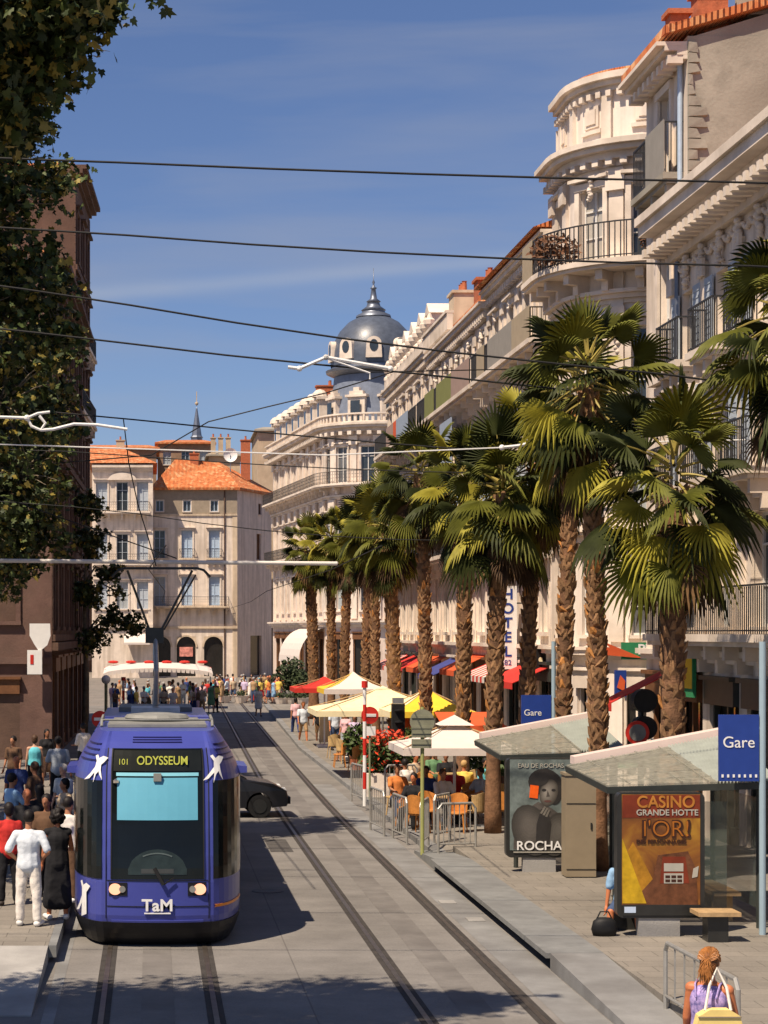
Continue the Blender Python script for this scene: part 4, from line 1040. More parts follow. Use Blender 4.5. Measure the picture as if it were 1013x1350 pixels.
def palm(x, y, z0, h, label, seed, r=.19, scale=1.0, smooth_h=1.6, skirt=26, leaves=44, lean=0.0, orange=False, tall=1.0):
    rng = random.Random(seed); r *= .9; lean = lean or rng.uniform(-.3, .3)
    t = empty('palm_tree', (x, y, z0), label, 'palm tree', 'palm trees along the pavement')
    def axis(z):
        q = (z - z0) / h; return Vector((x + lean * q * q, y, z))
    b = MB(); n = 14; path = []; rs = []
    for i in range(n + 1):
        q = i / n; z = z0 - .05 + (h + .05) * q
        path.append(axis(z)); rs.append(r * (1.25 - .25 * min(1, q * 6)) * (1 + .05 * math.sin(i * 2.1 + seed)) * (1 + .12 * max(0, q - .7)))
    b.tube(path, rs, 14)
    tr = b.build('trunk', M_BARK, t, smooth=True); WPOS[tr.name] = WPOS[t.name]
    b = MB(); z = z0 + smooth_h; row = 0; nb = rng.choice((6, 7, 8)); dzr = rng.uniform(.125, .175)
    while z < z0 + h + .1:
        q = (z - z0) / h; rr = r * (1 + .12 * max(0, q - .7))
        for j in range(nb):
            if rng.random() < .14: continue
            a = 2 * math.pi * (j + .5 * (row % 2)) / nb + rng.uniform(-.15, .15) + row * .07
            o = Vector((math.cos(a), math.sin(a), 0)); s = Vector((-math.sin(a), math.cos(a), 0))
            c = axis(z + rng.uniform(-.05, .05)) + o * (rr * .9); w = .095 * rng.uniform(.6, 1.25); l = rng.uniform(.12, .3); out = rng.uniform(.03, .1)
            tip = c + o * out + Vector((0, 0, l)) + s * rng.uniform(-.05, .05)
            b.cur = 1 if (orange and q > .82 or rng.random() < .06) else 0
            m1 = c + o * (.5 * out + .035) + Vector((0, 0, l * .5))
            b.add([c - s * w, c + s * w, tip + s * w * .35, tip - s * w * .35, m1, c - o * .04 + Vector((0, 0, l * .6))],
                  [(0, 1, 4), (1, 2, 4), (2, 3, 4), (3, 0, 4), (1, 0, 5), (2, 1, 5), (3, 2, 5), (0, 3, 5)])
        z += dzr * rng.uniform(.85, 1.15); row += 1
    b.build('leaf_bases', [M_BOOT, M_BOOTO], tr)
    top = axis(z0 + h)
    b = MB()
    for i in range(leaves):
        q = i / (leaves - 1)
        el = R(86) - R(142) * (q ** .85) + rng.uniform(-.38, .3)
        a = i * 2.39996 + rng.uniform(-.25, .25)
        d = Vector((math.cos(a) * math.cos(el), math.sin(a) * math.cos(el), math.sin(el)))
        base = top + Vector((0, 0, 1.15 * (1 - q) * tall - .3)) + Vector((d.x, d.y, 0)) * .12
        g = rng.choices((0, 1, 2), (5, 2.2 if q < .6 else 1.6, 4.5))[0]
        fan(b, base, d, rng.uniform(.4, .95) * scale, rng.uniform(.55, .88) * scale, rng, g, rng.uniform(.1, .5) + .8 * q, stalk=3)
    cr = b.build('crown', M_PALM, t, fixn=False)
    b = MB()
    for i in range(skirt):
        el = R(-38) - R(42) * rng.random(); a = i * 2.39996 + rng.uniform(-.3, .3)
        d = Vector((math.cos(a) * math.cos(el), math.sin(a) * math.cos(el), math.sin(el)))
        base = top + Vector((0, 0, -.1 - .7 * rng.random())) + Vector((d.x, d.y, 0)) * .15
        fan(b, base, d, rng.uniform(.35, .7) * scale, rng.uniform(.5, .75) * scale, rng, rng.choice((0, 1)), .8, nseg=14, spread=R(120), stalk=0)
    b.build('dead_leaves', M_DEAD, t, fixn=False)
    return t

def gz(d): return .24 if d < 42 else .12
PALMS = [  # trunk px, distance, crown-centre py, label, options
    (1062, 33.0, 420, 'near palm at the picture edge whose fronds reach in beside the carved cream house', dict(r=.22, scale=1.0, skirt=8)),
    (886, 35.6, 628, 'thick dark palm trunk with drooping green skirt of fans behind the front bus shelter', dict(r=.22, scale=1.15, skirt=10)),
    (790, 37.7, 500, 'tall palm between the two bus shelters with bare red-brown foot', dict(r=.165, smooth_h=2.2, skirt=18)),
    (742, 44.5, 520, 'palm behind the second bus shelter, left of the red awning', dict(r=.17, orange=True)),
    (693, 46.5, 600, 'palm beside the first blue stop flag with brown trunk', dict(r=.17, orange=True)),
    (650, 45.9, 648, 'dark palm with smooth orange-brown foot beside the ROCHAS advert', dict(r=.19, smooth_h=2.3)),
    (610, 53.5, 640, 'palm rising through the white parasol', dict(r=.19, smooth_h=2)),
    (562, 58.5, 625, 'palm behind the round back of the green road sign', dict(r=.18)),
    (521, 66.0, 690, 'thick-trunked palm just right of the no-entry sign', dict(r=.24, skirt=34)),
    (496, 77.0, 690, 'palm standing over the yellow parasols, left of the thick-trunked palm', dict(r=.18)),
    (481, 84.0, 700, 'slim palm behind the yellow parasols', dict(r=.18)),
    (454, 92.0, 712, 'far palm above the red and yellow parasols', dict(r=.22)),
    (437, 98.0, 715, 'far palm, second from the domed building end of the row', dict(r=.22)),
    (414, 106.0, 722, 'last palm of the row, in front of the domed building', dict(r=.3, scale=1.05)),
]
for i, (px, d, py, lab, kw) in enumerate(PALMS):
    p = W(px, py, d); z0 = gz(d)
    palm(p.x, d, z0, p.z - z0 - .35, lab, 100 + i, **kw)

# ------------------------------------------------------------------ plane trees on the left
M_PL = [mat('plane_leaf', (.05, .07, .014), .6, .4, .8, spec=.35), mat('plane_leaf_backlit', (.22, .17, .03), .6, .35, .8, spec=.35), mat('plane_leaf_dark', (.022, .034, .009), .6, .4, .8, spec=.3)]  # yellow leaf colour stands in for light glowing through leaves
M_PBARK = mat('plane_bark', (.16, .13, .09), .9, .4, 3, .4, 12)
LEAF = [(0, 0), (.32, -.1), (.5, .18), (.34, .3), (.46, .62), (.2, .58), (0, 1.0), (-.2, .58), (-.46, .62), (-.34, .3), (-.5, .18), (-.32, -.1)]
def leaf(mb, p, a, u, l):
    n = a.cross(u)
    mb.add([p + a * (y * l) + u * (x * l) + n * (-.18 * l * abs(x)) for x, y in LEAF], [tuple(range(12))])
def plane_tree(label, x, y, h, blobs, seed, nleaf, ls=.2, r=.28):
    """blobs: (dx, dy, z, radius); leaves gather in clumps on twigs through each blob"""
    rng = random.Random(seed)
    t = empty('plane_tree', (x, y, 0), label, 'tree')
    b = MB(); b.tube([(x, y, -.1), (x + .1, y, h * .25), (x, y + .1, h * .5), (x + .1, y, h * .8)], [r, r * .8, r * .6, r * .25], 10)
    for (dx, dy, z, br, *_w) in blobs:
        s = Vector((x, y, max(h * .25, z - br * 1.1))); e = Vector((x + dx, y + dy, z)); m = s.lerp(e, .5) + Vector((0, 0, .5))
        b.tube([s, m, e], [r * .4, r * .25, .03], 7)
    tr = b.build('trunk', M_PBARK, t, smooth=True)
    b = MB(); tw = MB(); vol = sum(q[3] ** 2 for q in blobs)
    for (dx, dy, z, br, *_w) in blobs:
        c = Vector((x + dx, y + dy, z)); k = max(1, int(nleaf * br * br / vol / 22 * (_w[0] if _w else 1))); lim = br < .2
        for i in range(k):
            v = Vector((rng.gauss(0, 1), rng.gauss(0, 1), rng.gauss(0, .8))).normalized() * (br * rng.uniform(.35, 1.05))
            q = c + v; sp = rng.uniform(.3, .6) if not lim else .22
            b.cur = 3; b.tube([c + v * .25, c + v * .65 + Vector((0, 0, .05)), q], [.022, .015, .006], 4, False)
            for j in range(22):
                w = Vector((rng.gauss(0, 1), rng.gauss(0, 1), rng.gauss(0, .7))).normalized() * (sp * rng.random() ** .6)
                a = Vector((rng.uniform(-1, 1), rng.uniform(-1, 1), rng.uniform(-1, .25))).normalized(); u = a.orthogonal().normalized()
                u = (Matrix.Rotation(rng.uniform(0, 6.28), 3, a) @ u)
                b.cur = rng.choices((0, 1, 2), (5, 2, 4))[0]
                leaf(b, q + w, a, u, ls * rng.uniform(.45, 1.1))
    b.build('crown', M_PL + [M_PBARK], t, fixn=False)
    return t
# nearest tree stands just outside the picture and shades the foot of it
plane_tree('plane tree nearest the camera whose dark leaves hang into the top left of the view', -5.2, 20.5, 13,
    [(.8, -1.5, 11.2, 1.9), (2.5, 0, 11.5, 1.0), (2.0, .3, 12.3, 1.1), (4.0, 0, 11.25, .62, 5), (3.95, .4, 10.9, .45, 5), (4.25, .2, 11.45, .4, 5), (3.6, .2, 10.35, .42, 5), (3.1, -.2, 11.0, .7, 3), (4.3, .1, 10.75, .14, 2), (5.25, .4, 11.62, .1), (-1.5, -1, 10, 2.4), (.6, .5, 10, 1.9), (.5, -3, 9.8, 2.0), (1.8, -3.2, 9.4, 1.5), (.9, -1.4, 9.2, 1.6), (-1.5, -3.5, 10, 2.2), (-1.0, -1, 11, 2.2), (0, -1.2, 8.8, 1.7), (-.5, -1.5, 12.6, 1.8), (2.0, -1.6, 12.8, 1.2), (1.5, -2.4, 11.4, 1.5)], 5, 52000, .15)
plane_tree('plane tree outside the view whose shade falls on the tram queue', -7.0, 34.0, 12, [(.6, -.5, 9.6, 2.0), (1.6, 0, 8.4, 1.5), (-.8, 0, 9, 2), (1.2, 1.5, 10.6, 1.7), (0, 3.5, 9.5, 2.2), (1.0, 4.5, 8.2, 1.6)], 15, 9000, .2)  # off-frame tree added for the shade it throws
plane_tree('farther plane tree outside the view whose shade falls on the back of the queue', -8.0, 43.5, 12, [(.6, -.5, 9.4, 2.2), (1.2, 1.5, 8.6, 1.8), (-.8, 0, 9, 2), (.6, 3.5, 9.6, 2.2)], 17, 8000, .2)  # another off-frame tree, added to darken the rear of the queue
plane_tree('plane tree with yellowish lit leaves hanging beside the shaded brown building', -5.75, 42.0, 17,
    [(1.6, -1, 15.5, 1.9), (2.4, 0, 13.8, 1.3), (3.2, .5, 12.3, 1.2), (1.5, 0, 11.3, 1.7), (2.6, 1, 16.2, 1.2), (0, 0, 14, 2.6), (-1.8, 1, 13, 2.3), (2.6, -.6, 9.6, 1.3), (.8, 1, 9, 2.0), (0, -1.5, 16.5, 1.8), (3.6, .3, 14.6, .7), (3.7, .3, 11.2, .6)], 6, 24000, .2)
plane_tree('plane tree with large dark crown over the tram stop, between two others', -6.1, 60.0, 16,
    [(1.5, 0, 13.5, 2.2), (2.2, 1, 11.6, 1.9), (2.0, -.5, 9.6, 1.8), (1.5, 0, 7.9, 1.6), (0, 1, 12, 2.8), (.3, -1, 8.5, 2.4), (-2, 0, 11, 2.6), (.5, 0, 15.5, 2.0), (2.9, .6, 7.6, .9), (1.0, -.8, 6.7, 1.3), (3.0, 0, 13.4, .9)], 7, 26000, .22)
plane_tree('small plane tree with broken dark boughs in front of the cream house', -3.0, 88.0, 11,
    [(.4, 0, 8.8, .8), (1.0, .5, 7.5, .5), (.2, 0, 6.6, .8), (1.3, 0, 5.3, .6), (2.1, .3, 5.2, .5), (0, .5, 10.4, .8), (1.5, 0, 6.6, .25), (.4, 0, 4.5, .6)], 8, 3400, .22, .16)
plane_tree('plane tree with thin brown leaves in front of the pink end wall', -7.0, 68.0, 13,
    [(1.5, 0, 11.5, 1.8), (2.6, 0, 9.5, 1.4), (1.8, .5, 7.8, 1.3), (3.0, 0, 12.6, 1.2), (0, 0, 9, 1.8), (.4, 0, 6.4, 1.0)], 9, 9000, .22, .2)
# shrubs at the foot of the domed building and beside the crowd
for i, (px, py, d, r, lab) in enumerate(((385, 893, 141, (1.2, 1.0, 1.5), 'dark bush below the white arched canopy'), (399, 900, 139, (.7, .7, 1.0), 'small dark bush near the last palm'), (366, 899, 143, (.6, .6, .9), 'small dark bush behind the crowd on the square'))):
    p = W(px, py, d); b = MB(); rng = random.Random(40 + i)
    leafball(b, (p.x, d, r[2] * 1.0), r, 1600, rng, .16)
    t = empty('bush', (p.x, d, 0), lab, 'bush')
    b.build('foliage', M_BUSH, t, fixn=False)
    q = MB(); q.lathe((p.x, d, 0), [(0, 0), (r[0] * .5, 0), (r[0] * .6, .6), (r[0] * .55, .62), (0, .6)], 12); q.build('planter', M_CONC, t)
    b = MB()
# ------------------------------------------------------------------ the tram
M_TRAM = mat('tram_blue_paint', (.05, .062, .285), .3, .05, 2, spec=.55)
M_TGLASS = mat('tram_dark_glass', (.006, .008, .008), .12, .2, 1, spec=.32)
M_SKIRT = mat('tram_black_skirt', (.010, .010, .012), .5, .3, 3)
M_TGREY = mat('tram_roof_grey', (.22, .22, .2), .6, .2, 3)
M_BLIND = mat('pale_blue_sun_blind', (.10, .34, .46), .6, .04, 2)
M_LAMP = mat('lit_headlamp', (.5, .22, .12), .2, .02, 2, emit=(1, .45, .28), estr=.9)
M_LED = mat('amber_green_led', (.3, .3, .05), .5, .05, 3, emit=(.42, .45, .06), estr=.3)
TX, TY, TL = .09, 29.85, 18.4
T = empty('tram', (TX, TY, 0), 'blue tram with white swallows and pale blue sun blind, headlamps lit, coming towards the camera', 'tram')
def lerp(a, b, t): return a + (b - a) * t
def hw(z):
    if z < .5: return 1.325 - .14 * ((.5 - z) / .45) ** 2
    if z < 2.5: return 1.325
    return 1.325 - .40 * ((z - 2.5) / .75) ** 1.7
def fw(z): return .765 if z < 2.6 else .765 - .06 * ((z - 2.6) / .65) ** 2
def leanf(z):
    if z < .5: return .3 * ((.5 - z) / .45) ** 2
    if z < 1.0: return 0
    if z < 3.0: return .5 * ((z - 1.0) / 2.0) ** 1.6
    return .5 + 2.2 * ((z - 3.0)) ** 1.2
def S(t, z, o=0.0):
    def q(t, z):
        a = abs(t); sg = 1 if t >= 0 else -1
        if a <= .5:
            x = fw(z) * a / .5; y = leanf(z) + .09 * (a / .5) ** 2
        else:
            w = (a - .5) / .5; an = w * math.pi / 2
            x = fw(z) + (hw(z) - fw(z)) * math.sin(an) ** 1.0; y = lerp(leanf(z), leanf(z) * .3, w) + .09 + 1.9 * (1 - math.cos(an))
        return Vector((TX + sg * x, TY + y, z))
    p = q(t, z)
    if o:
        du = q(min(1, t + .01), z) - q(max(-1, t - .01), z); dv = q(t, z + .01) - q(t, z - .01)
        n = du.cross(dv).normalized()
        if n.y > 0 and abs(t) < .9: n = -n
        if abs(t) >= .9 and n.x * t < 0: n = -n
        p = p + n * o
    return p
def patch(t0, t1, z0, z1, o, nt=10, nz=8, m=None, name='panel', parent=None):
    b = MB()
    g = [[S(lerp(t0, t1, i / nt), lerp(z0, z1, j / nz), o) for i in range(nt + 1)] for j in range(nz + 1)]
    for j in range(nz):
        for i in range(nt): b.quad(g[j][i], g[j][i + 1], g[j + 1][i + 1], g[j + 1][i])
    e = [S(lerp(t0, t1, i / nt), z0, -.01) for i in range(nt + 1)], [S(lerp(t0, t1, i / nt), z1, -.01) for i in range(nt + 1)]
    for i in range(nt):
        b.quad(e[0][i], e[0][i + 1], g[0][i + 1], g[0][i]); b.quad(g[nz][i], g[nz][i + 1], e[1][i + 1], e[1][i])
    return b.build(name, m, parent or T, smooth=True)
# shell: nose, sides, roof
ZS = [.06, .2, .35, .5, .75, 1.0, 1.4, 1.8, 2.2, 2.5, 2.62, 2.75, 2.88, 3.0, 3.1, 3.18, 3.25]
TS = [-1 + 2 * i / 40 for i in range(41)]
b = MB()
g = [[S(t, z) for t in TS] for z in ZS]
for j in range(len(ZS) - 1):
    for i in range(40): b.quad(g[j][i], g[j][i + 1], g[j + 1][i + 1], g[j + 1][i])
for j in range(len(ZS) - 1):
    for k in (0, 40):
        a, c = g[j][k], g[j + 1][k]; b.quad(a, c, Vector((c.x, TY + 4.2, c.z)), Vector((a.x, TY + 4.2, a.z)))
b.poly(list(g[-1]) + [Vector((g[-1][40].x, TY + 4.2, 3.25)), Vector((g[-1][0].x, TY + 4.2, 3.25))])
bod = b.build('body', M_TRAM, T, smooth=True)
mod = bod.modifiers.new('edges', 'EDGE_SPLIT'); mod.split_angle = R(40)
def section(y0, y1, ztop, nm):
    b = MB(); zs = [.2, .35, .5, 1, 2, 2.5, 2.65, 2.8, ztop]
    ring = [(TX - hw(z), z) for z in zs] + [(TX + hw(z), z) for z in reversed(zs)]
    b.prism([(x, y0, z) for x, z in ring], (0, y1 - y0, 0)); o = b.build(nm, M_TRAM, T)
    WPOS[o.name] = WPOS[T.name]
    for s in (-1, 1):
        for k in range(int((y1 - y0 - .4) / 1.5)):
            ya = y0 + .25 + k * 1.5; x = TX + s * 1.329
            w = MB(); w.box((x, ya + .68, 1.72 if k % 2 else 1.3), (.012, 1.34, 1.5 if k % 2 else 2.0)); w.build('window' if k % 2 else 'door', M_TGLASS, o)
    return o
section(TY + 4.21, TY + 6.4, 2.95, 'body_section'); section(TY + 7.0, TY + 12.5, 2.95, 'body_section'); section(TY + 13.1, TY + TL, 2.95, 'body_section')
b = MB()
for y0 in (TY + 6.4, TY + 12.5):
    for k in range(6): b.box((TX, y0 + .05 + k * .1, 1.55), (2.36 if k % 2 else 2.5, .095, 2.5))
b.build('gangway_bellows', M_BLACK, T)
# glazing and dark trim
ws = patch(-.455, .455, 1.05, 3.0, .012, 14, 12, M_TGLASS, 'windscreen')
for s in (-1, 1):
    a = (.545 * s, 1.0 * s) if s > 0 else (-1.0, -.545)
    patch(a[0], a[1], 1.05, 2.52, .012, 10, 8, M_TGLASS, 'side_glass')
patch(-1, 1, .055, .40, .016, 30, 4, M_SKIRT, 'skirt')
patch(-.455, .455, .40, .43, .014, 12, 2, M_TRAM, 'bumper_edge')
patch(-.40, .40, 1.93, 2.56, .02, 8, 6, M_BLIND, 'sun_blind', ws)
WPOS[ws.name] = WPOS[T.name]
patch(-.41, .41, 2.585, 2.635, .022, 8, 1, mat('blind_roller', (.2, .5, .6), .5, .05, 3), 'blind_roller', ws)
patch(-.44, .44, 2.66, 2.97, .02, 10, 4, mat('destination_screen', (.012, .014, .012), .25, .2, 3), 'destination_screen', ws)
b = MB(); c = S(0, 2.56, .05); b.box(c, (.12, .06, .12)); b.build('mirror', M_TGREY, ws)
b = MB(); c = S(-.41, 2.5, .03); b.lathe(c, [(0, -.05), (.05, -.02), (.05, .02), (0, .05)], 10); b.build('sun_glint_bead', mat('sun_glint_chrome', (.9, .88, .8), .08, .02, 2, metal=1), ws)  # bright bead added to imitate a sun glint on the windscreen
b = MB(); top_ = []; bot = []
for i in range(17):      # curved dashboard seen through the lower windscreen
    q = -1 + 2 * i / 16; top_.append(S(.29 * q, 1.2 + .3 * (1 - q * q) ** .6, .019)); bot.append(S(.29 * q, 1.12, .019))
for i in range(16): b.quad(bot[i], bot[i + 1], top_[i + 1], top_[i])
b.build('dashboard', mat('dashboard_grey', (.022, .034, .034), .3, .35, 3), ws, smooth=True)
b = MB()
for i in range(4, 12): b.bar(top_[i] + Vector((0, -.006, -.06)), top_[i + 1] + Vector((0, -.006, -.06)), .02)
b.build('dashboard_trim', mat('dash_reflection_grey', (.10, .13, .13), .4, .1, 3), ws)  # pale strip paints a reflection along the dashboard
patch(-.16, .16, 1.14, 1.21, .023, 6, 2, mat('plate_grey', (.05, .055, .055), .4, .1, 3), 'number_plate', ws)
b = MB()
for t_ in (-.458, .458):
    for i in range(13): b.bar(S(t_, 1.05 + i * .15, .014), S(t_, 1.05 + (i + 1) * .15, .014), .018)
b.build('windscreen_seal', M_BLACK, ws)
text('destination_text', 'ODYSSEUM', .19, M_LED, ws, S(.05, 2.81, .03), (R(78), 0, 0), ext=.002, sx=.82, bold=.002)
text('route_number', '101', .13, M_LED, ws, S(-.34, 2.79, .03), (R(78), 0, R(-6)), ext=.002, sx=.9)
for s in (-1, 1):
    for k, (t0, t1, z0) in enumerate(((.05, .3, 3.13),) if s > 0 else ()): pass
    hb = patch(min(s * .30, s * .48), max(s * .30, s * .48), .80, 1.0, .012, 6, 4, M_SKIRT, 'lamp_housing'); WPOS[hb.name] = WPOS[T.name]
    c = S(s * .415, .90, .035); b = MB()
    ring = [c + Vector((.095 * math.cos(a), 0, .085 * math.sin(a))) for a in [i * math.pi / 10 for i in range(20)]]; b.prism(ring, (0, .03, 0)); b.build('headlight', M_LAMP, hb)
    c = S(s * .345, .90, .03); b = MB(); b.prism([c + Vector((.05 * math.cos(a), 0, .05 * math.sin(a))) for a in [i * math.pi / 8 for i in range(16)]], (0, .02, 0)); b.build('side_lamp', M_TGREY, hb)
# small blue shoulder fins
for s in (-1, 1):
    b = MB(); p = S(s * .93, 2.6); b.prism([p + Vector((s * -.05, 0, -.06)), p + Vector((s * .14, .0, -.05)), p + Vector((s * .14, 0, .05)), p + Vector((s * -.08, 0, .07))], (0, 1.2, 0)); b.build('camera_fin', M_TRAM, T)
# wiper
b = MB(); b.bar(S(-.03, 1.22, .05), S(.06, .98, .06), .05); b.bar(S(.06, .98, .06), S(.16, 1.08, .05), .02); b.build('wiper', M_BLACK, T)
# vents on the brow
b = MB()
for k in range(3): 
    z = 3.09 + k * .035
    for i in range(8): b.bar(S(-.26 + i * .065, z, .008), S(-.26 + (i + 1) * .065, z, .008), .016)
for s in (-1, 1):
    for k in range(4):
        z = 2.82 + k * .08
        for i in range(4): b.bar(S(s * (.62 + i * .06), z, .008), S(s * (.62 + (i + 1) * .06), z, .008), .022)
b.build('vent', mat('vent_dark_blue', (.015, .015, .1), .4, .1, 3), T)
b = MB()
for z in (1.03, .64):
    for i in range(24): b.bar(S(-.5 + i / 24, z, .004), S(-.5 + (i + 1) / 24, z, .004), .012)
for t_ in (-.51, .51):
    for i in range(16): b.bar(S(t_, .45 + i * .16, .004), S(t_, .45 + (i + 1) * .16, .004), .012)
b.build('panel_seam', M_BLACK, T)
# swallows and lettering
BIRD = [(-.08, .95), (.12, 1.0), (.28, .86), (.6, .95), (1.0, .88), (.72, .72), (.5, .6), (.5, .4), (.62, .0), (.42, .22), (.36, .35), (.18, .22), (.0, -.12), (.08, .3), (-.3, .05), (-.75, -.02), (-.25, .25), (.08, .52), (.12, .75)]
def bird(t0, z0, st, sz, flip=1, name='swallow_emblem'):
    b = MB(); pts = [S(t0 + flip * x * st, z0 + y * sz, .028) for x, y in BIRD]
    me = bmesh.new(); vs = [me.verts.new(p) for p in pts]; me.faces.new(vs); bmesh.ops.triangulate(me, faces=me.faces[:])
    m = D.meshes.new(name); bmesh.ops.translate(me, verts=me.verts, vec=-WPOS[T.name]); me.to_mesh(m); me.free(); m.materials.append(M_WHITEP)
    o = D.objects.new(name, m); COL.objects.link(o); o.parent = T; return o
bird(-.62, 2.52, .12, .38); bird(.55, 2.52, .13, .38, 1)
bird(-.74, .48, .10, .5, 1)
text('operator_lettering', 'TaM', .25, M_WHITEP, T, S(.0, .655, .03), (R(90), 0, 0), ext=.003, sx=1.05, bold=.006)
b = MB(); b.bar(S(-.13, .54, .02), S(.13, .54, .02), .018); b.build('operator_stripe', M_WHITEP, T)
patch(.56, .9, .62, .66, .016, 6, 1, mat('turn_lamp', (.8, .25, .03), .3, .05, 3), 'turn_signal')
# rooftop gear
b = MB(); b.box((TX, TY + 3.0, 3.28), (1.6, 1.9, .05)); b.lathe((TX, TY + 3.4, 3.31), [(0, 0), (.5, 0), (.55, .05), (.5, .1), (.2, .13), (0, .13)], 16); b.build('roof_unit', M_TGREY, T)
b = MB()
for s in (-1, 1): b.tube([(TX + s * .9, TY + 2.2, 3.26), (TX + s * .9, TY + 2.4, 3.36), (TX + s * .92, TY + 4.1, 3.36), (TX + s * .92, TY + 4.2, 3.26)], .025, 6)
b.tube([(TX - .9, TY + 2.4, 3.36), (TX + .9, TY + 2.4, 3.36)], .02, 6); b.build('roof_rail', M_TGREY, T)
b = MB(); b.box((TX, TY + 9.0, 3.0), (1.7, 3.0, .1)); b.box((TX, TY + 17, 3.0), (1.7, 2.2, .1)); b.build('roof_unit', M_TGREY, T)
# pantograph
pb = MB(); PY = 45.0
pb.box((TX, PY, 3.02), (1.1, 1.3, .14)); pb.tube([(TX, PY + .4, 3.08), (TX + .02, PY + .1, 3.9), (TX, PY + .5, 4.72)], [.07, .06, .06], 8)
pg = pb.build('pantograph', M_STEEL, T); WPOS[pg.name] = WPOS[T.name]
b = MB(); b.box((TX - .02, PY + .5, 4.72), (.42, .2, .36)); b.build('knee_box', M_DKSTEEL, pg)
b = MB()
for s in (-1, 1): b.tube([(TX + s * .14, PY + .45, 4.85), (TX + s * .74 + .1, PY, 6.2)], .028, 6)
b.tube([(TX + .2, PY + .45, 4.85), (TX + .92, PY, 6.1)], .02, 6); b.build('pantograph_arm', M_DKSTEEL, pg)
b = MB()
for dy in (-.12, .12): b.tube([(TX - 1.0, PY + dy, 6.05), (TX - .85, PY + dy, 6.21), (TX - .7, PY + dy, 6.25), (TX + .95, PY + dy, 6.25), (TX + 1.1, PY + dy, 6.21), (TX + 1.25, PY + dy, 6.05)], .028, 6)
b.build('contact_bow', M_DKSTEEL, pg)
# wheels hidden behind the skirt
for y in (2.6, 4.3, 9, 10.7, 15, 16.6):
    for s in (-1, 1):
        b = MB(); b.prism([(TX + s * .72 - .06, TY + y + .3 * math.cos(a), .32 + .3 * math.sin(a)) for a in [i * math.pi / 10 for i in range(20)]], (.12, 0, 0)); b.build('wheel', M_SKIRT, T)

# ------------------------------------------------------------------ overhead line
for n, (cx_, xs) in enumerate(((.09, (-.2, .2)), (4.13, (.2, -.2)))):
    b = MB(); pts = []
    for i, y in enumerate((34, 47, 72, 97, 122, 150)): pts.append((cx_ + off(y) + xs[(i + 1) % 2] * .8, y, 6.29))
    b.tube(pts, .012, 5); tag(b.build('contact_wire', M_BLACK), 'thin black contact wire above the ' + ('track the tram runs on' if n == 0 else 'empty right-hand track'), 'wire')
def span(label, px1, py1, px2, py2, d, x0=-9.6, x1=12.5, r=.016, sag=.25, d2=None):
    a = W(px1, py1, d); c = W(px2, py2, d); m = (c.z - a.z) / (c.x - a.x)
    pts = []
    for i in range(13):
        x = x0 + (x1 - x0) * i / 12; q = (x - a.x) / (c.x - a.x)
        y = d + ((d2 or d) - d) * i / 12
        pts.append((x, y, a.z + m * (x - a.x) - sag * 4 * q * (1 - q) if 0 <= q <= 1 else a.z + m * (x - a.x)))
    b = MB(); b.tube(pts, r, 5); return tag(b.build('span_wire', M_BLACK), label, 'wire', 'span wires across the street')
span('topmost black span wire crossing the clear sky', 107, 212, 975, 240, 25, sag=.03, r=.015)
span('second black span wire from the top, passing over the dome finial', 117, 306, 975, 350, 29, sag=.08, r=.016)
span('third span wire, sloping across the face of the dome', 120, 393, 850, 490, 34, sag=.12, r=.018)
span('fourth span wire carrying the white insulator rods below the dome', 125, 447, 515, 489, 39, sag=.04, r=.02)
span('low span wire crossing the sky just above the spire', 127, 548, 975, 616, 46, sag=.1, r=.018)
span('span wire crossing the orange tiled roof', 117, 596, 975, 622, 52, sag=.25, r=.014)
span('thin span wire in front of the third floor windows of the beige house', 150, 672, 700, 712, 56, sag=.3, r=.014)
b = MB(); b.tube([W(275, 556, 60), W(350, 537, 60), W(430, 518, 60), W(520, 490, 62), (12.6, 66, 13.6)], .02, 5); b.tube([W(275, 556, 60), W(200, 600, 60), (-7.0, 58, 9.4)], .02, 5)
tag(b.build('span_wire', M_BLACK), 'diagonal wire rising to the right between the spire and the dome', 'wire')
b = MB(); pts = [W(163, 553, 46), W(170, 610, 46), W(182, 665, 46), W(196, 710, 45.8), W(206, 746, 45.5)]; b.tube(pts, .014, 5); tag(b.build('dropper_wire', M_BLACK), 'curving loose wire hanging from the low span wire down to the tram pantograph', 'wire')
b = MB()
for a, c in ((W(395, 486, 38.9), W(430, 471, 38.9)), (W(430, 471, 38.9), W(515, 486, 38.9))): b.tube([a, c], .034, 8); b.ell(a, .06, 8, 5); b.ell(c, .06, 8, 5)
b.tube([W(380, 484, 38.9), W(395, 486, 38.9)], .035, 8); b.tube([W(430, 472, 38.9), W(488, 492, 38.9), W(488, 500, 38.9)], .02, 6)
tag(b.build('insulator_rod', M_WHITEP), 'bent white insulator rod hanging in front of the dome', 'insulator', 'white insulator rods')
b = MB(); b.tube([W(662, 590, 40), W(682, 588, 40), W(714, 581, 40), W(778, 584, 40)], .032, 8); b.ell(W(662, 590, 40), .06, 8, 5); b.ell(W(778, 584, 40), .06, 8, 5); b.tube([W(778, 584, 40), (12.5, 40, 8.7)], .014, 5); b.tube([W(662, 590, 40), W(430, 600, 40), (-9, 40, 8.8)], .014, 5)
tag(b.build('insulator_rod', M_WHITEP), 'bent white rod among the palm crowns', 'insulator', 'white insulator rods')
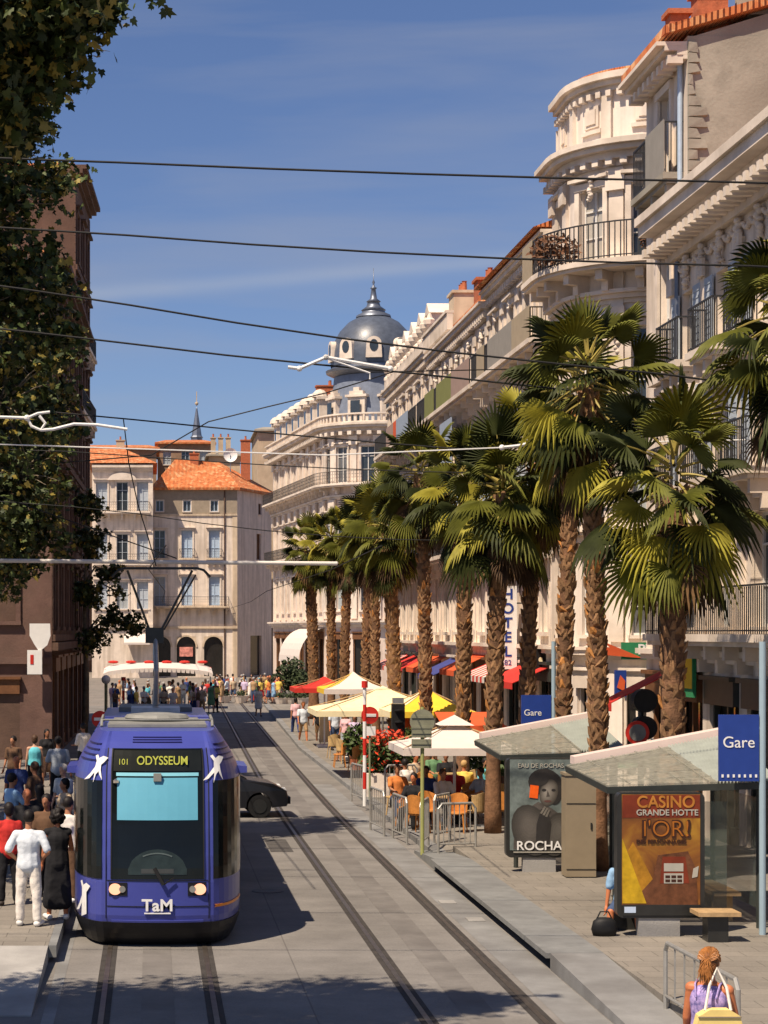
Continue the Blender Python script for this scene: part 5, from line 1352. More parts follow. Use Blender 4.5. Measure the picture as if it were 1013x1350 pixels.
b = MB(); b.tube([W(-60, 548, 36), W(36, 551, 36)], .028, 8); b.ell(W(36, 551, 36), .06, 8, 5); b.tube([W(36, 551, 36), W(50, 545, 36), W(66, 543, 36)], .025, 8); b.tube([W(36, 551, 36), W(42, 562, 36), W(54, 567, 36), W(60, 558, 36), W(52, 548, 36)], .028, 8); b.tube([W(54, 567, 36), W(70, 566, 36), W(98, 559, 36), W(128, 560, 36), W(168, 566, 36)], .028, 8)
tag(b.build('insulator_rod', M_WHITEP), 'white looped rod against the plane tree leaves on the left', 'insulator', 'white insulator rods')
# mast with cantilever tube over both tracks
o = empty('catenary_mast', (-4.1, 47, 0), 'overhead line mast with long pale tube reaching over both tracks', 'mast')
b = MB(); b.tube([(-4.1, 47, .2), (-4.1, 47, 8.4)], [.13, .1], 12); b.build('pole', M_DKSTEEL, o)
b = MB(); b.tube([(-4.1, 47, 6.5), W(445, 743, 47)], .05, 10); b.build('cantilever_tube', mat('pale_tube', (.7, .66, .6), .35, .05, 4), o)
b = MB(); b.tube([(-4.1, 47, 8.2), (.6, 47, 6.55)], .015, 5); b.build('stay_wire', M_BLACK, o)
# ------------------------------------------------------------------ tram stop: shelters, adverts, flags
M_PERF = mat('perforated_roof_sheet', (.34, .33, .27), .45, .35, 9, alpha=.5)
M_FASC = mat('pale_pink_fascia', (.72, .58, .52), .5, .05, 3)
M_CORR = mat('corrugated_roof', (.40, .43, .38), .5, .15, 3, metal=.1)
M_BEIGE = mat('beige_cabinet_paint', (.26, .21, .14), .6, .08, 3)
M_WOOD = mat('bench_wood', (.42, .28, .14), .6, .25, 8)
M_FRAME = mat('advert_frame', (.022, .022, .02), .35, .2, 4, spec=.5)
M_PGLASS = mat('shelter_glass', (.10, .13, .11), .12, .1, 2, alpha=.35, spec=.5)

def shelter(x, y, z0, label, L=4.6, wd=2.5):
    t = empty('tram_shelter', (x, y, z0), label, 'tram shelter', 'tram stop shelters')
    def rz(xx, yy=0.0): return z0 + 2.2 + .15 * yy / L + (.03 + .16 * yy / L) * xx
    for yy in (.25, L - .25):
        for xx in (.1 if yy < 1 else .52, wd - .25):
            b = MB(); b.tube([(x + xx, y + yy, z0), (x + xx, y + yy, rz(xx, yy) - .06)], .045, 8); b.build('post', M_DKSTEEL, t)
    b = MB(); k = 20
    q = [(-.25, 0), (wd * .6, 0), (wd * .6, L * .98), (-.25, L * .98)]      # translucent bay
    b.hexa([(x + e, y + f, rz(e, f)) for e, f in q] + [(x + e, y + f, rz(e, f) + .03) for e, f in q])
    for f in (.12, .3, .5, .7, .9):
        b.bar((x - .25, y + f * L, rz(-.25, f * L) + .04), (x + wd * .6, y + f * L, rz(wd * .6, f * L) + .04), .025, .03)
    for e in (.1, .5, .9, 1.3): b.bar((x + e, y, rz(e, 0) + .045), (x + e, y + L * .98, rz(e, L * .98) + .045), .025, .02)
    rf = b.build('roof', M_PERF, t); WPOS[rf.name] = WPOS[t.name]
    b = MB(); n = 18
    for i in range(n):
        a = wd * .6 + wd * .4 * i / n; c = wd * .6 + wd * .4 * (i + 1) / n; m = (a + c) / 2
        for (p, q_, d0, d1) in ((a, m, 0, .06), (m, c, .06, 0)):
            q = [(p, .05, d0), (q_, .05, d1), (q_, L * .98, d1), (p, L * .98, d0)]
            b.hexa([(x + e, y + f, rz(e, f) + d - .02) for e, f, d in q] + [(x + e, y + f, rz(e, f) + d) for e, f, d in q])
    b.build('corrugated_sheet', M_CORR, rf)
    b = MB(); q = [(-.1, L), (wd + .1, L), (wd + .1, L + .35), (-.1, L + .35)]
    b.hexa([(x + e, y + f, rz(e, L)) for e, f in q] + [(x + e, y + f, rz(e, L) + .13) for e, f in q]); b.build('fascia', M_FASC, rf)
    b = MB()
    for yy in (0, L): b.bar((x - .25, y + yy, rz(-.25, yy) - .05), (x + wd, y + yy, rz(wd, yy) - .05), .06, .1)
    b.bar((x - .22, y, rz(-.22) - .05), (x - .22, y + L, rz(-.22, L) - .05), .06, .1); b.build('roof_frame', M_DKSTEEL, t)
    b = MB(); b.box((x + wd - .25, y + L / 2, z0 + 1.15), (.02, L - .7, 1.7)); b.build('glass_panel', M_PGLASS, t)
    b = MB(); b.box((x + .95, y + .25, z0 + 1.1), (1.4, .02, 1.7)); b.build('end_glass', M_PGLASS, t)
    b = MB(); b.box((x + wd - .6, y + L / 2, z0 + .46), (.42, L - 1.4, .06))
    for yy in (1.0, L - 1.0): b.box((x + wd - .6, y + yy, z0 + .21), (.3, .1, .42))
    b.build('bench', M_WOOD, t)
    return t
shelter(7.2, 30.1, .24, 'front tram shelter with sloping pale fascia, beside the yellow CASINO advert', L=3.0, wd=2.4)
shelter(6.95, 37.9, .24, 'second tram shelter behind the ROCHAS advert', L=3.0, wd=2.2)

M_ADY = None
def poster_mat():
    m = D.materials.new('orange_gold_poster'); m.use_nodes = True; nt = m.node_tree; N = nt.nodes; L = nt.links; b = N['Principled BSDF']; b.inputs['Roughness'].default_value = .35
    tc = N.new('ShaderNodeTexCoord'); nz = N.new('ShaderNodeTexNoise'); nz.inputs['Scale'].default_value = 1.6; nz.inputs['Detail'].default_value = 9; nz.inputs['Distortion'].default_value = .8
    L.new(tc.outputs['Object'], nz.inputs['Vector']); rp = N.new('ShaderNodeValToRGB'); e = rp.color_ramp.elements
    e[0].position = .32; e[0].color = (.09, .03, .01, 1); e[1].position = .7; e[1].color = (.40, .21, .02, 1); q = e.new(.5); q.color = (.22, .08, .012, 1)
    L.new(nz.outputs['Fac'], rp.inputs['Fac']); L.new(rp.outputs['Color'], b.inputs['Base Color']); return m
def rrect(cx, cz, w, h, r, y, n=6):
    pts = []
    for sx, sz, a0 in ((1, 1, 0), (-1, 1, 90), (-1, -1, 180), (1, -1, 270)):
        for i in range(n + 1):
            a = R(a0 + 90 * i / n); pts.append((cx + sx * (w / 2 - r) + r * math.cos(a), y, cz + sz * (h / 2 - r) + r * math.sin(a)))
    return pts
def advert(name, label, x, y, z0, w=1.31, h=1.88, lift=.28):
    t = empty(name, (x, y, z0), label, 'advert panel')
    cz = z0 + lift + h / 2
    b = MB(); b.prism(rrect(x, cz, w, h, .1, y), (0, .2, 0)); b.build('frame', M_FRAME, t)
    b = MB(); b.box((x - .02, y + .1, z0 + lift / 2), (.62, .16, lift)); b.build('pedestal', M_CONC, t)
    return t, cz
# the gold poster
A, cz = advert('advert_panel', 'framed advert panel with gold poster headed CASINO GRANDE HOTTE', 7.62, 29.5, .24)
ax, ay = 7.62, 29.5
b = MB(); b.box((ax, ay - .004, cz + .08), (1.17, .012, 1.66)); ps = b.build('poster', poster_mat(), A); WPOS[ps.name] = WPOS[A.name]
Mgold = mat('gold_print', (.50, .31, .015), .35, .35, 4); Mdark = mat('dark_brown_print', (.05, .018, .01), .4, .3, 4); Mred = mat('dark_red_print', (.17, .03, .012), .4, .3, 3); Mpale = mat('grey_print', (.4, .38, .32), .4, .1, 4)
def flat(pts, m, nm, y=-.016, par=ps, X=None, Yb=None, Z=None):
    X = ax if X is None else X; Yb = ay if Yb is None else Yb; Z = cz if Z is None else Z
    q = MB(); q.prism([(X + px, Yb + y, Z + pz) for px, pz in pts], (0, .005, 0)); return q.build(nm, m, par)
flat([(-.58, .56), (.58, .56), (.58, .9), (-.58, .9)], Mred, 'print_band', -.014)
flat([(-.58, .25), (-.22, -.72), (-.58, -.72)], Mgold, 'print_shape'); flat([(-.5, .05), (-.42, .2), (-.05, -.5), (-.2, -.66), (-.3, -.7)], mat('orange_gold_print', (.36, .17, .015), .4, .4, 5), 'print_shape', -.0145)
flat([(-.05, .0), (-.12, -.35), (-.3, -.55), (-.2, -.74), (.55, -.74), (.52, -.2), (.4, .06)], mat('machine_print', (.13, .05, .022), .4, .45, 6), 'print_shape', -.0155)
flat([(-.02, -.42), (.42, -.42), (.36, -.02), (.02, -.02)], Mred, 'print_shape', -.018); flat([(.04, -.24), (.33, -.24), (.33, -.12), (.04, -.12)], Mpale, 'print_screen', -.021); flat([(.04, -.42), (.33, -.42), (.33, -.27), (.04, -.27)], Mpale, 'print_screen', -.021)
flat([(.48, -.2), (.56, -.16), (.54, -.32), (.46, -.34)], Mpale, 'print_lever', -.021)
for k in range(3):
    for j in range(2): flat([(.06 + k * .09, -.4 + j * .06), (.13 + k * .09, -.4 + j * .06), (.13 + k * .09, -.36 + j * .06), (.06 + k * .09, -.36 + j * .06)], Mdark, 'print_reel', -.024)
flat([(-.58, -.74), (.58, -.74), (.58, -.9), (-.58, -.9)], M_FRAME, 'print_band', -.0165)
flat([(-.55, -.86), (-.38, -.86), (-.38, -.77), (-.55, -.77)], mat('pale_blue_print', (.5, .6, .75), .4, .1, 3), 'print_logo', -.019)
text('poster_lettering', 'CASINO', .25, mat('rust_print', (.42, .17, .03), .4, .3, 5), ps, (ax + .07, ay - .02, cz + .79), sx=.95, bold=.004)
text('poster_lettering', 'GRANDE HOTTE', .125, Mpale, ps, (ax + .09, ay - .02, cz + .635), sx=.98, bold=.002)
text('poster_lettering', "l'OR!", .36, Mdark, ps, (ax + .08, ay - .02, cz + .38), bold=.012)
text('poster_lettering', "l'OR!", .34, mat('orange_print', (.36, .12, .015), .4, .2, 4), ps, (ax + .075, ay - .026, cz + .385), bold=-.004)
text('poster_lettering', 'DES PERSONNAGES', .085, Mdark, ps, (ax, ay - .02, cz + .2), bold=.002)
# the portrait poster
B, cb = advert('advert_panel', 'framed advert panel with grey portrait poster lettered ROCHAS', 7.38, 37.4, .24)
bx_, by_ = 7.38, 37.4
b = MB(); b.box((bx_, by_ - .004, cb + .06), (1.17, .012, 1.72)); p2 = b.build('poster', mat('grey_green_poster', (.14, .17, .16), .35, .5, 3), B); WPOS[p2.name] = WPOS[B.name]
Mg1 = mat('dark_grey_print', (.035, .032, .03), .4, .2, 5); Mg2 = mat('skin_grey_print', (.17, .155, .13), .4, .4, 4); Mg3 = mat('shoulder_print', (.085, .075, .066), .4, .6, 3)
def el(cx, cz_, rx, rz, a=0, n=20): return [(cx + rx * math.cos(t) * math.cos(a) - rz * math.sin(t) * math.sin(a), cz_ + rx * math.cos(t) * math.sin(a) + rz * math.sin(t) * math.cos(a)) for t in [2 * math.pi * i / n for i in range(n)]]
kw = dict(par=p2, X=bx_, Yb=by_, Z=cb)
flat([(-.52, -.78), (-.5, -.4), (-.3, -.05), (-.05, .12), (.2, .0), (.4, -.15), (.5, -.5), (.52, -.78)], Mg3, 'print_shape', -.013, **kw)
def graded(cx, cz_, rx, rz, a, c0, c1, n, y0, sx, sz, nm):
    for i in range(n):
        t_ = i / (n - 1); k_ = 1 - .78 * t_; c_ = [c0[q] + (c1[q] - c0[q]) * t_ for q in range(3)]
        flat(el(cx + sx * t_, cz_ + sz * t_, rx * k_, rz * k_, a), mat(f'{nm}_{i}', c_, .4, .12, 6), 'print_shape', y0 - .0004 * i, **kw)
graded(-.18, -.42, .36, .5, R(20), (.05, .046, .04), (.125, .112, .098), 8, -.0135, -.04, .1, 'shoulder_tone')
graded(.3, -.5, .26, .42, R(-10), (.05, .046, .04), (.12, .11, .095), 6, -.0137, .03, .08, 'arm_tone')
flat(el(.06, .5, .3, .25), Mg1, 'print_shape', -.0166, **kw); flat(el(.26, .36, .16, .3), Mg1, 'print_shape', -.0167, **kw)
graded(.15, .29, .17, .26, R(-15), (.075, .066, .055), (.27, .245, .21), 9, -.0168, -.035, .02, 'face_tone')
flat(el(-.02, .56, .17, .14), Mg1, 'print_shape', -.0205, **kw)
flat(el(.06, .34, .045, .028), Mg1, 'print_shape', -.0208, **kw); flat(el(.24, .34, .04, .025), Mg1, 'print_shape', -.0208, **kw); flat(el(.13, .13, .07, .022), mat('lip_print', (.12, .06, .05), .4, .1, 4), 'print_shape', -.0208, **kw)
flat([(.13, .34), (.17, .22), (.1, .21)], Mg3, 'print_shape', -.0208, **kw)
flat([(-.1, -.7), (.15, -.7), (.2, -.3), (.12, .0), (0, -.02), (-.08, -.3)], Mg1, 'print_shape', -.0206, **kw)
for k in range(3): flat([(-.02 + k * .05, -.1 - k * .03), (.02 + k * .05, -.11 - k * .03), (.1 + k * .04, .02 - k * .03), (.07 + k * .04, .04 - k * .03)], Mg2, 'print_shape', -.023, **kw)
flat([(-.22, .2), (-.06, .18), (-.04, .42), (-.2, .44)], mat('orange_flower_print', (.85, .12, .01), .5, .15, 6), 'print_flower', -.024, **kw)
text('poster_lettering', 'EAU DE ROCHAS', .12, Mpale, p2, (bx_, by_ - .02, cb + .8), sx=.95)
text('poster_lettering', 'ROCHAS', .24, M_WHITEP, p2, (bx_ + .02, by_ - .03, cb - .72), sx=1.02, bold=.003)
b = MB(); b.box((bx_ - .02, by_ - .02, cb - .835), (1.0, .006, .02)); b.build('print_band', Mpale, p2)
# plain cabinets beside the adverts
t = empty('ticket_cabinet', (7.96, 36.75, .24), 'tall plain beige cabinet standing half in front of the ROCHAS advert', 'cabinet')
b = MB(); b.box((7.96, 36.75, 1.2), (.56, .4, 1.88)); b.box((7.96, 36.75, 2.16), (.6, .44, .05)); b.build('housing', M_BEIGE, t); b = MB(); b.box((7.96, 36.545, 1.62), (.54, .012, .01)); b.box((7.96, 36.545, .4), (.54, .012, .01)); b.box((8.15, 36.542, 1.2), (.03, .02, .12)); b.build('door_seam', M_FRAME, t)
# stop flags
for (px, py, w, h, d, lab) in ((707, 938, .68, .75, 45.0, 'blue stop flag lettered Gare beside the palm trunks at the second shelter'), (974, 986, .6, 1.0, 29.7, 'blue stop flag lettered Gare at the right end of the front shelter')):
    p = W(px, py, d); t = empty('stop_flag', (p.x, d, .24), lab, 'stop sign', 'blue stop flags')
    b = MB(); b.box(p, (w, .06, h)); b.build('flag_panel', M_SIGNBLUE, t)
    text('flag_lettering', 'Gare', .2 if h < 1 else .24, M_WHITEP, t, p + Vector((-w * .42, -.035, -.03 if h < 1 else .08)), align='LEFT')
    b = MB()
    for i in range(7): b.box(p + Vector((-w * .42 + i * w * .14, -.036, -h * .42)), (.03, .01, .045))
    b.build('flag_symbol', M_WHITEP, t)
    b = MB(); b.tube([(p.x + w / 2 + .06, d, .2), (p.x + w / 2 + .06, d, p.z + 1.6)], .05, 10); b.bar(p + Vector((w / 2, 0, h * .3)), p + Vector((w / 2 + .06, 0, h * .3)), .04); b.build('pole', mat('pale_blue_pole', (.3, .4, .46), .5, .05, 4), t)
# stool and round mirror/ signal heads near the front shelter
t = empty('stool', (8.32, 29.1, .24), 'square wooden stool on a stone foot beside the CASINO advert', 'stool')
b = MB(); b.box((8.32, 29.1, .66), (.62, .5, .06)); b.build('seat', M_WOOD, t); b = MB(); b.box((8.32, 29.1, .435), (.3, .3, .39)); b.build('foot', M_FRAME, t)
p = W(845, 930, 40); t = empty('signal_post', (p.x, 40, .24), 'dark tram signal with round hoods and a red-rimmed disc beside the thick palm', 'signal')
b = MB(); b.tube([(p.x, 40, .24), (p.x, 40, 3.5)], .06, 8); b.build('pole', M_FRAME, t)
b = MB()
for dz, r_ in ((.1, .24), (-.45, .24)): b.prism([(p.x + .05 + r_ * math.cos(a), 39.8, p.z + dz + r_ * math.sin(a)) for a in [i * math.pi / 12 for i in range(24)]], (0, .3, 0))
b.build('signal_head', M_BLACK, t)
q = W(836, 965, 40); b = MB(); b.prism([(q.x + .24 * math.cos(a), 39.7, q.z + .24 * math.sin(a)) for a in [i * math.pi / 12 for i in range(24)]], (0, .03, 0)); b.cur = 1; b.prism([(q.x + .17 * math.cos(a), 39.69, q.z + .17 * math.sin(a)) for a in [i * math.pi / 12 for i in range(24)]], (0, .01, 0)); b.build('disc', [M_RED, M_GRAN], t)

# ------------------------------------------------------------------ barriers, posts and road signs
M_GALV = mat('galvanised_barrier', (.40, .39, .36), .45, .15, 6, metal=.5)
def barrier(x, y, z0, L, ang, label, h=1.05, bars=6, grp='steel barriers along the pavement edge'):
    t = empty('pedestrian_barrier', (x, y, z0), label, 'barrier', grp)
    u = Vector((math.cos(ang), math.sin(ang), 0)); o = Vector((x, y, z0))
    b = MB(); b.tube([o, o + Vector((0, 0, h - .1)), o + u * .08 + Vector((0, 0, h)), o + u * (L - .08) + Vector((0, 0, h)), o + u * L + Vector((0, 0, h - .1)), o + u * L], .028, 8)
    b.tube([o + Vector((0, 0, .2)), o + u * L + Vector((0, 0, .2))], .018, 6); b.build('frame', M_GALV, t)
    b = MB()
    for i in range(bars):
        q = o + u * (L * (i + 1) / (bars + 1)); b.tube([q + Vector((0, 0, .2)), q + Vector((0, 0, h))], .012, 5)
    b.build('bars', M_GALV, t); return t
barrier(5.75, 53.2, .12, 1.3, R(100), 'barrier by the red and white pole, farthest from the camera')
barrier(6.35, 53.6, .12, .9, R(10), 'short crosswise barrier behind the red and white pole')
barrier(5.45, 46.2, .0, 1.5, R(96), 'barrier on the kerb line, left of the green sign post')
barrier(5.75, 44.4, .0, 1.4, R(96), 'barrier on the kerb line level with the white parasol')
barrier(5.72, 41.9, .12, 1.3, R(75), 'barrier at the foot of the green sign post, left one of the pair')
barrier(6.05, 41.6, .12, .85, R(15), 'crosswise barrier at the foot of the green sign post')
barrier(6.25, 43.6, .12, .95, R(60), 'tall hoop barrier between sign post and cafe chairs')
t = barrier(6.36, 24.4, .1, 2.7, R(-88), 'dark ramp railing beside the woman with the yellow bag', .86, 6, None)
# no entry sign, red and white pole, traffic light
def pole_rw(px, d, z0, z1, label, r=.05):
    x = W(px, 833, d).x; t = empty('striped_pole', (x, d, z0), label, 'pole'); b = MB(); n = int((z1 - z0) / .4)
    for i in range(n):
        b.cur = i % 2; a = z0 + (z1 - z0) * i / n; c = z0 + (z1 - z0) * (i + 1) / n; b.tube([(x, d, a), (x, d, c)], r, 10)
    b.build('shaft', [M_WHITEP, M_RED], t)
    b = MB(); b.tube([(x, d, z1), (x, d, z1 + .18)], r * 1.7, 10); b.build('cap', M_RED, t); return t
pole_rw(481, 53.0, .12, 3.3, 'red and white striped pole beside the no-entry sign and flower planter')
pole_rw(163, 97.0, 0, 2.4, 'red and white striped pole under the white market awning', .07)
def noentry(px, py, d, z0, label, r=.3, plate=True):
    p = W(px, py, d); t = empty('no_entry_sign', (p.x, d, z0), label, 'road sign', 'no-entry signs')
    b = MB(); b.prism([(p.x + r * math.cos(a), d, p.z + r * math.sin(a)) for a in [i * math.pi / 16 for i in range(32)]], (0, .03, 0)); b.build('disc', M_RED, t)
    b = MB(); b.box((p.x, d - .008, p.z), (r * 1.4, .012, r * .36)); b.build('white_bar', M_WHITEP, t)
    if plate: b = MB(); b.box((p.x, d + .01, p.z - r - .2), (r * 1.3, .02, .26)); b.build('plate', M_WHITEP, t)
    b = MB(); b.tube([(p.x, d + .06, z0), (p.x, d + .06, p.z + r)], .03, 8); b.build('post', mat('green_post', (.22, .25, .14), .5, .1, 4), t)
noentry(488, 943, 55.0, .12, 'no-entry sign with small white plate beside the flower planter', .24)
noentry(132, 948, 64.0, .25, 'no-entry sign at the left shoulder of the tram', .27, False)
t = empty('globe_lamp', (W(140, 833, 86).x, 86, 0), 'green lamp post with pale globe left of the market awning', 'lamp post')
x = W(140, 833, 86).x; b = MB(); b.tube([(x, 86, 0), (x, 86, 2.55)], .07, 8); b.build('post', MATS['green_post'], t); b = MB(); b.ell((x, 86, 2.72), .2, 12, 8); b.build('globe', M_WHITEP, t)
p = W(525, 952, 57.0); t = empty('traffic_light', (p.x, 57, .12), 'black traffic light seen from behind above the flower planter', 'traffic light')
b = MB(); b.box((p.x, 57, p.z), (.36, .3, 1.05)); 
for k in range(3): b.lathe((p.x, 56.82, p.z + .33 - k * .33), [(.0, 0), (.12, 0), (.12, .04), (0, .05)], 12)
b.build('signal_head', M_BLACK, t); b = MB(); b.tube([(p.x - .04, 57, .12), (p.x - .04, 57, p.z - .5)], .055, 8); b.build('pole', M_STEEL, t)
b = MB(); b.box((p.x, 57, p.z + .62), (.3, .3, .16)); b.build('hood', M_STEEL, t)
# green sign post with the back of a round sign and two boards
x = W(556, 833, 41.7).x; t = empty('road_sign', (x, 41.7, .12), 'road sign seen from behind, round disc over two boards on a green post', 'road sign')
M_BACK = mat('sign_back_grey_green', (.26, .26, .18), .5, .15, 4, metal=.2)
p = W(556, 951, 41.62); b = MB(); b.prism([(p.x + .26 * math.cos(a), 41.5, p.z + .26 * math.sin(a)) for a in [i * math.pi / 16 for i in range(32)]], (0, .02, 0)); b.box((p.x, 41.49, p.z + .1), (.46, .02, .05)); b.box((p.x, 41.49, p.z - .12), (.46, .02, .05)); b.build('disc', M_BACK, t)
for k, py in enumerate((966, 980)):
    p = W(555, py, 41.62); b = MB(); b.box((p.x, 41.5, p.z), (.42, .02, .19)); b.box((p.x, 41.485, p.z), (.4, .02, .03)); b.build('board', M_BACK, t)
b = MB(); b.tube([(x, 41.58, .1), (x, 41.58, W(556, 932, 41.6).z)], .04, 10); b.build('post', mat('olive_green_post', (.33, .34, .12), .5, .1, 4), t)
# flower planter
x = W(506, 833, 56.3).x; t = empty('flower_planter', (x, 56.3, .12), 'white planter of red flowers under the traffic light', 'planter')
b = MB(); b.box((x + .1, 56.3, .45), (1.35, .7, .66)); b.build('box', M_WHITE, t)
b = MB(); rng = random.Random(3)
leafball(b, (x, 56.3, 1.25), (.75, .5, .6), 900, rng, .1); b.build('foliage', mat('planter_leaves', (.05, .08, .02), .6, .4, 3), t, fixn=False)
b = MB(); leafball(b, (x, 56.15, 1.75), (.7, .45, .35), 160, rng, .09); leafball(b, (x, 56.0, 1.2), (.7, .5, .5), 60, rng, .08); b.build('blossoms', mat('red_flowers', (.65, .06, .02), .6, .3, 4), t, fixn=False)

# ------------------------------------------------------------------ cafe terrace: parasols, chairs, tables, menu boards
def parasol(x, y, z0, wx, wy, ze, rise, label, cols, peak=.0, roll=0):
    t = empty('parasol', (x, y, z0), label, 'parasol', 'cafe parasols')
    b = MB(); n = len(cols)
    c = Vector((x, y, ze + rise)); cor = [Vector((x + sx * wx / 2, y + sy * wy / 2, ze)) for sx, sy in ((-1, -1), (1, -1), (1, 1), (-1, 1))]
    for i in range(4):
        b.cur = i % n; p, q = cor[i], cor[(i + 1) % 4]; k = 6
        for s in range(k):
            def pt(e, r_): 
                v = p.lerp(q, e); w = c.lerp(v, r_); w.z -= .12 * math.sin(math.pi * r_) ; return w
            for r_ in range(4):
                b.quad(pt(s / k, r_ / 4), pt((s + 1) / k, r_ / 4), pt((s + 1) / k, (r_ + 1) / 4), pt(s / k, (r_ + 1) / 4))
            v0, v1 = p.lerp(q, s / k), p.lerp(q, (s + 1) / k); b.quad(v0, v1, v1 - Vector((0, 0, .18)), v0 - Vector((0, 0, .18)))
    o = b.build('canopy', cols, t, fixn=False)
    if peak: q = MB(); q.add([(x - peak, y - peak, ze + rise * .8), (x + peak, y - peak, ze + rise * .8), (x + peak, y + peak, ze + rise * .8), (x - peak, y + peak, ze + rise * .8), (x, y, ze + rise + .12)], [(0, 1, 4), (1, 2, 4), (2, 3, 4), (3, 0, 4)]); q.build('vent_cap', cols[0], t)
    q = MB(); q.tube([(x, y, z0), (x, y, ze + rise)], .035, 8); q.box((x, y, z0 + .06), (.6, .6, .12)); q.build('pole', M_WHITEP, t)
    q = MB()
    for v in cor: q.bar((x, y, ze + rise - .06), v + Vector((0, 0, -.02)), .025)
    q.build('rib', M_WOOD, t); return t
p = W(586, 982, 48.5); parasol(p.x + .25, 48.5, .12, 2.9, 2.9, 2.02, .62, 'square white parasol with vent cap over the orange cafe chairs', [C_WHITE], .42)
p = W(505, 935, 64); parasol(p.x, 64, .12, 4.6, 3.6, 2.3, .75, 'cream yellow parasol behind the no-entry sign', [C_CREAM])
p = W(560, 936, 61); parasol(p.x, 60.5, .12, 2.6, 2.8, 2.4, .7, 'yellow parasol behind the round sign back', [C_YEL, C_CREAM])
p = W(466, 918, 72); parasol(p.x, 72, .12, 2.4, 3.0, 2.75, .6, 'white and yellow parasol between the red one and the cream one', [C_WHITE, C_YEL])
p = W(428, 913, 80); parasol(p.x, 80, .12, 2.6, 3.0, 2.55, .45, 'red parasol nearest the walking people', [C_RED])
p = W(835, 992, 41); parasol(p.x + .4, 41.0, .24, 1.8, 1.6, 2.2, .38, 'green parasol top showing above the front shelter roof', [C_GRN2])
def kiosk(px0, px1, py, d, label):
    a = W(px0, py, d); c = W(px1, py, d); t = empty('cafe_awning', ((a.x + c.x) / 2, d, .12), label, 'awning')
    b = MB(); L_ = c.x - a.x
    b.hexa([(a.x, d, a.z - .12), (c.x, d, a.z - .12), (c.x, d + 1.8, a.z + .25), (a.x, d + 1.8, a.z + .25), (a.x, d, a.z - .09), (c.x, d, a.z - .09), (c.x, d + 1.8, a.z + .28), (a.x, d + 1.8, a.z + .28)]); b.box(((a.x + c.x) / 2, d - .015, a.z - .22), (L_, .02, .38)); b.build('canopy', C_ORANGE, t)
    b = MB()
    for xx in (a.x + .05, c.x - .05):
        for yy in (d + .05, d + 1.75): b.tube([(xx, yy, .12), (xx, yy, a.z - .13)], .03, 6)
    b.build('post', M_SHOPF, t)
    b = MB()
    for i in range(int(L_ / .28)): b.box((a.x + .2 + i * .28, d - .03, a.z - .25), (.1, .01, .12))
    b.build('lettering_mark', C_YEL, t)
kiosk(528, 575, 958, 60, 'orange cafe awning left of the white parasol'); kiosk(585, 668, 955, 56, 'orange-red cafe awning behind the palm with the white parasol')
M_CANE = mat('orange_cane', (.50, .20, .045), .6, .3, 6); M_CANEL = mat('light_cane', (.48, .32, .14), .6, .3, 6)
def chair_proto(m):
    out = []
    b = MB(); b.lathe((0, 0, .43), [(0, 0), (.21, 0), (.22, .02), (.21, .045), (0, .045)], 14); out.append(('seat', b))
    b = MB(); n = 12; g = []
    for i in range(n + 1):
        a = R(200) + R(140) * i / n; h = .34 + .1 * math.sin(math.pi * i / n); g.append((.23 * math.cos(a), .23 * math.sin(a), h))
    for i in range(n):
        (x0, y0, h0), (x1, y1, h1) = g[i], g[i + 1]
        b.hexa([(x0, y0, .47), (x1, y1, .47), (x1 * .9, y1 * .9, .47), (x0 * .9, y0 * .9, .47), (x0 * 1.12, y0 * 1.12, .47 + h0), (x1 * 1.12, y1 * 1.12, .47 + h1), (x1 * 1.03, y1 * 1.03, .47 + h1), (x0 * 1.03, y0 * 1.03, .47 + h0)])
    out.append(('backrest', b))
    for sx in (-1, 1):
        for sy in (-1, 1):
            b = MB(); b.tube([(sx * .16, sy * .15, .43), (sx * .2, sy * .2, 0)], .016, 6); out.append(('leg', b))
    ms = []
    for nm, b in out: me = b.mesh(nm); me.materials.append(m); ms.append((nm, me))
    return ms
CH1, CH2 = chair_proto(M_CANE), chair_proto(M_CANEL)
def chair(px, d, rz, proto, label):
    x = W(px, 833, d).x; t = empty('cafe_chair', (x, d, .12), label, 'chair', 'cafe chairs on the terrace', rz)
    for nm, me in proto: link(nm, me, t)
for px, d, rz, pr, lab in ((537, 47.4, 30, CH1, 'orange cane cafe chair nearest the kerb barriers'), (552, 45.8, -40, CH1, 'orange cane cafe chair just left of the green sign post'), (566, 46.6, 200, CH1, 'orange cane cafe chair just right of the green sign post'),
    (603, 46.0, 160, CH1, 'orange round-backed cafe chair left of the palm foot under the white parasol'), (627, 46.4, 40, CH2, 'light cane cafe chair right of the palm foot under the white parasol'), (664, 46.8, -20, CH1, 'orange cane cafe chair between the dark palm and the ROCHAS advert'),
    (440, 73, 10, CH2, 'light cane chair in front of the yellow menu board'), (452, 70, -60, CH2, 'light cane chair beside the woman in pink, at the street edge'), (448, 68, 90, CH1, 'orange cane chair at the street edge behind the barriers'), (470, 66, 30, CH1, 'orange cane chair under the cream yellow parasol')):
    chair(px, d, R(rz), pr, lab)
for px, d, lab in ((590, 47.2, 'round cafe table among the orange chairs'), (640, 47.5, 'round cafe table behind the dark palm foot'), (460, 70.5, 'round cafe table at the street edge')):
    x = W(px, 833, d).x; t = empty('cafe_table', (x, d, .12), lab, 'table', 'cafe tables'); b = MB(); b.lathe((x, d, .12), [(0, .72), (.35, .72), (.35, .75), (0, .75)], 18); b.build('table_top', M_WOOD, t); b = MB(); b.tube([(x, d, .14), (x, d, .83)], .03, 8); b.lathe((x, d, .12), [(0, 0), (.22, 0), (.2, .03), (0, .04)], 14); b.build('pedestal', M_IRON, t)
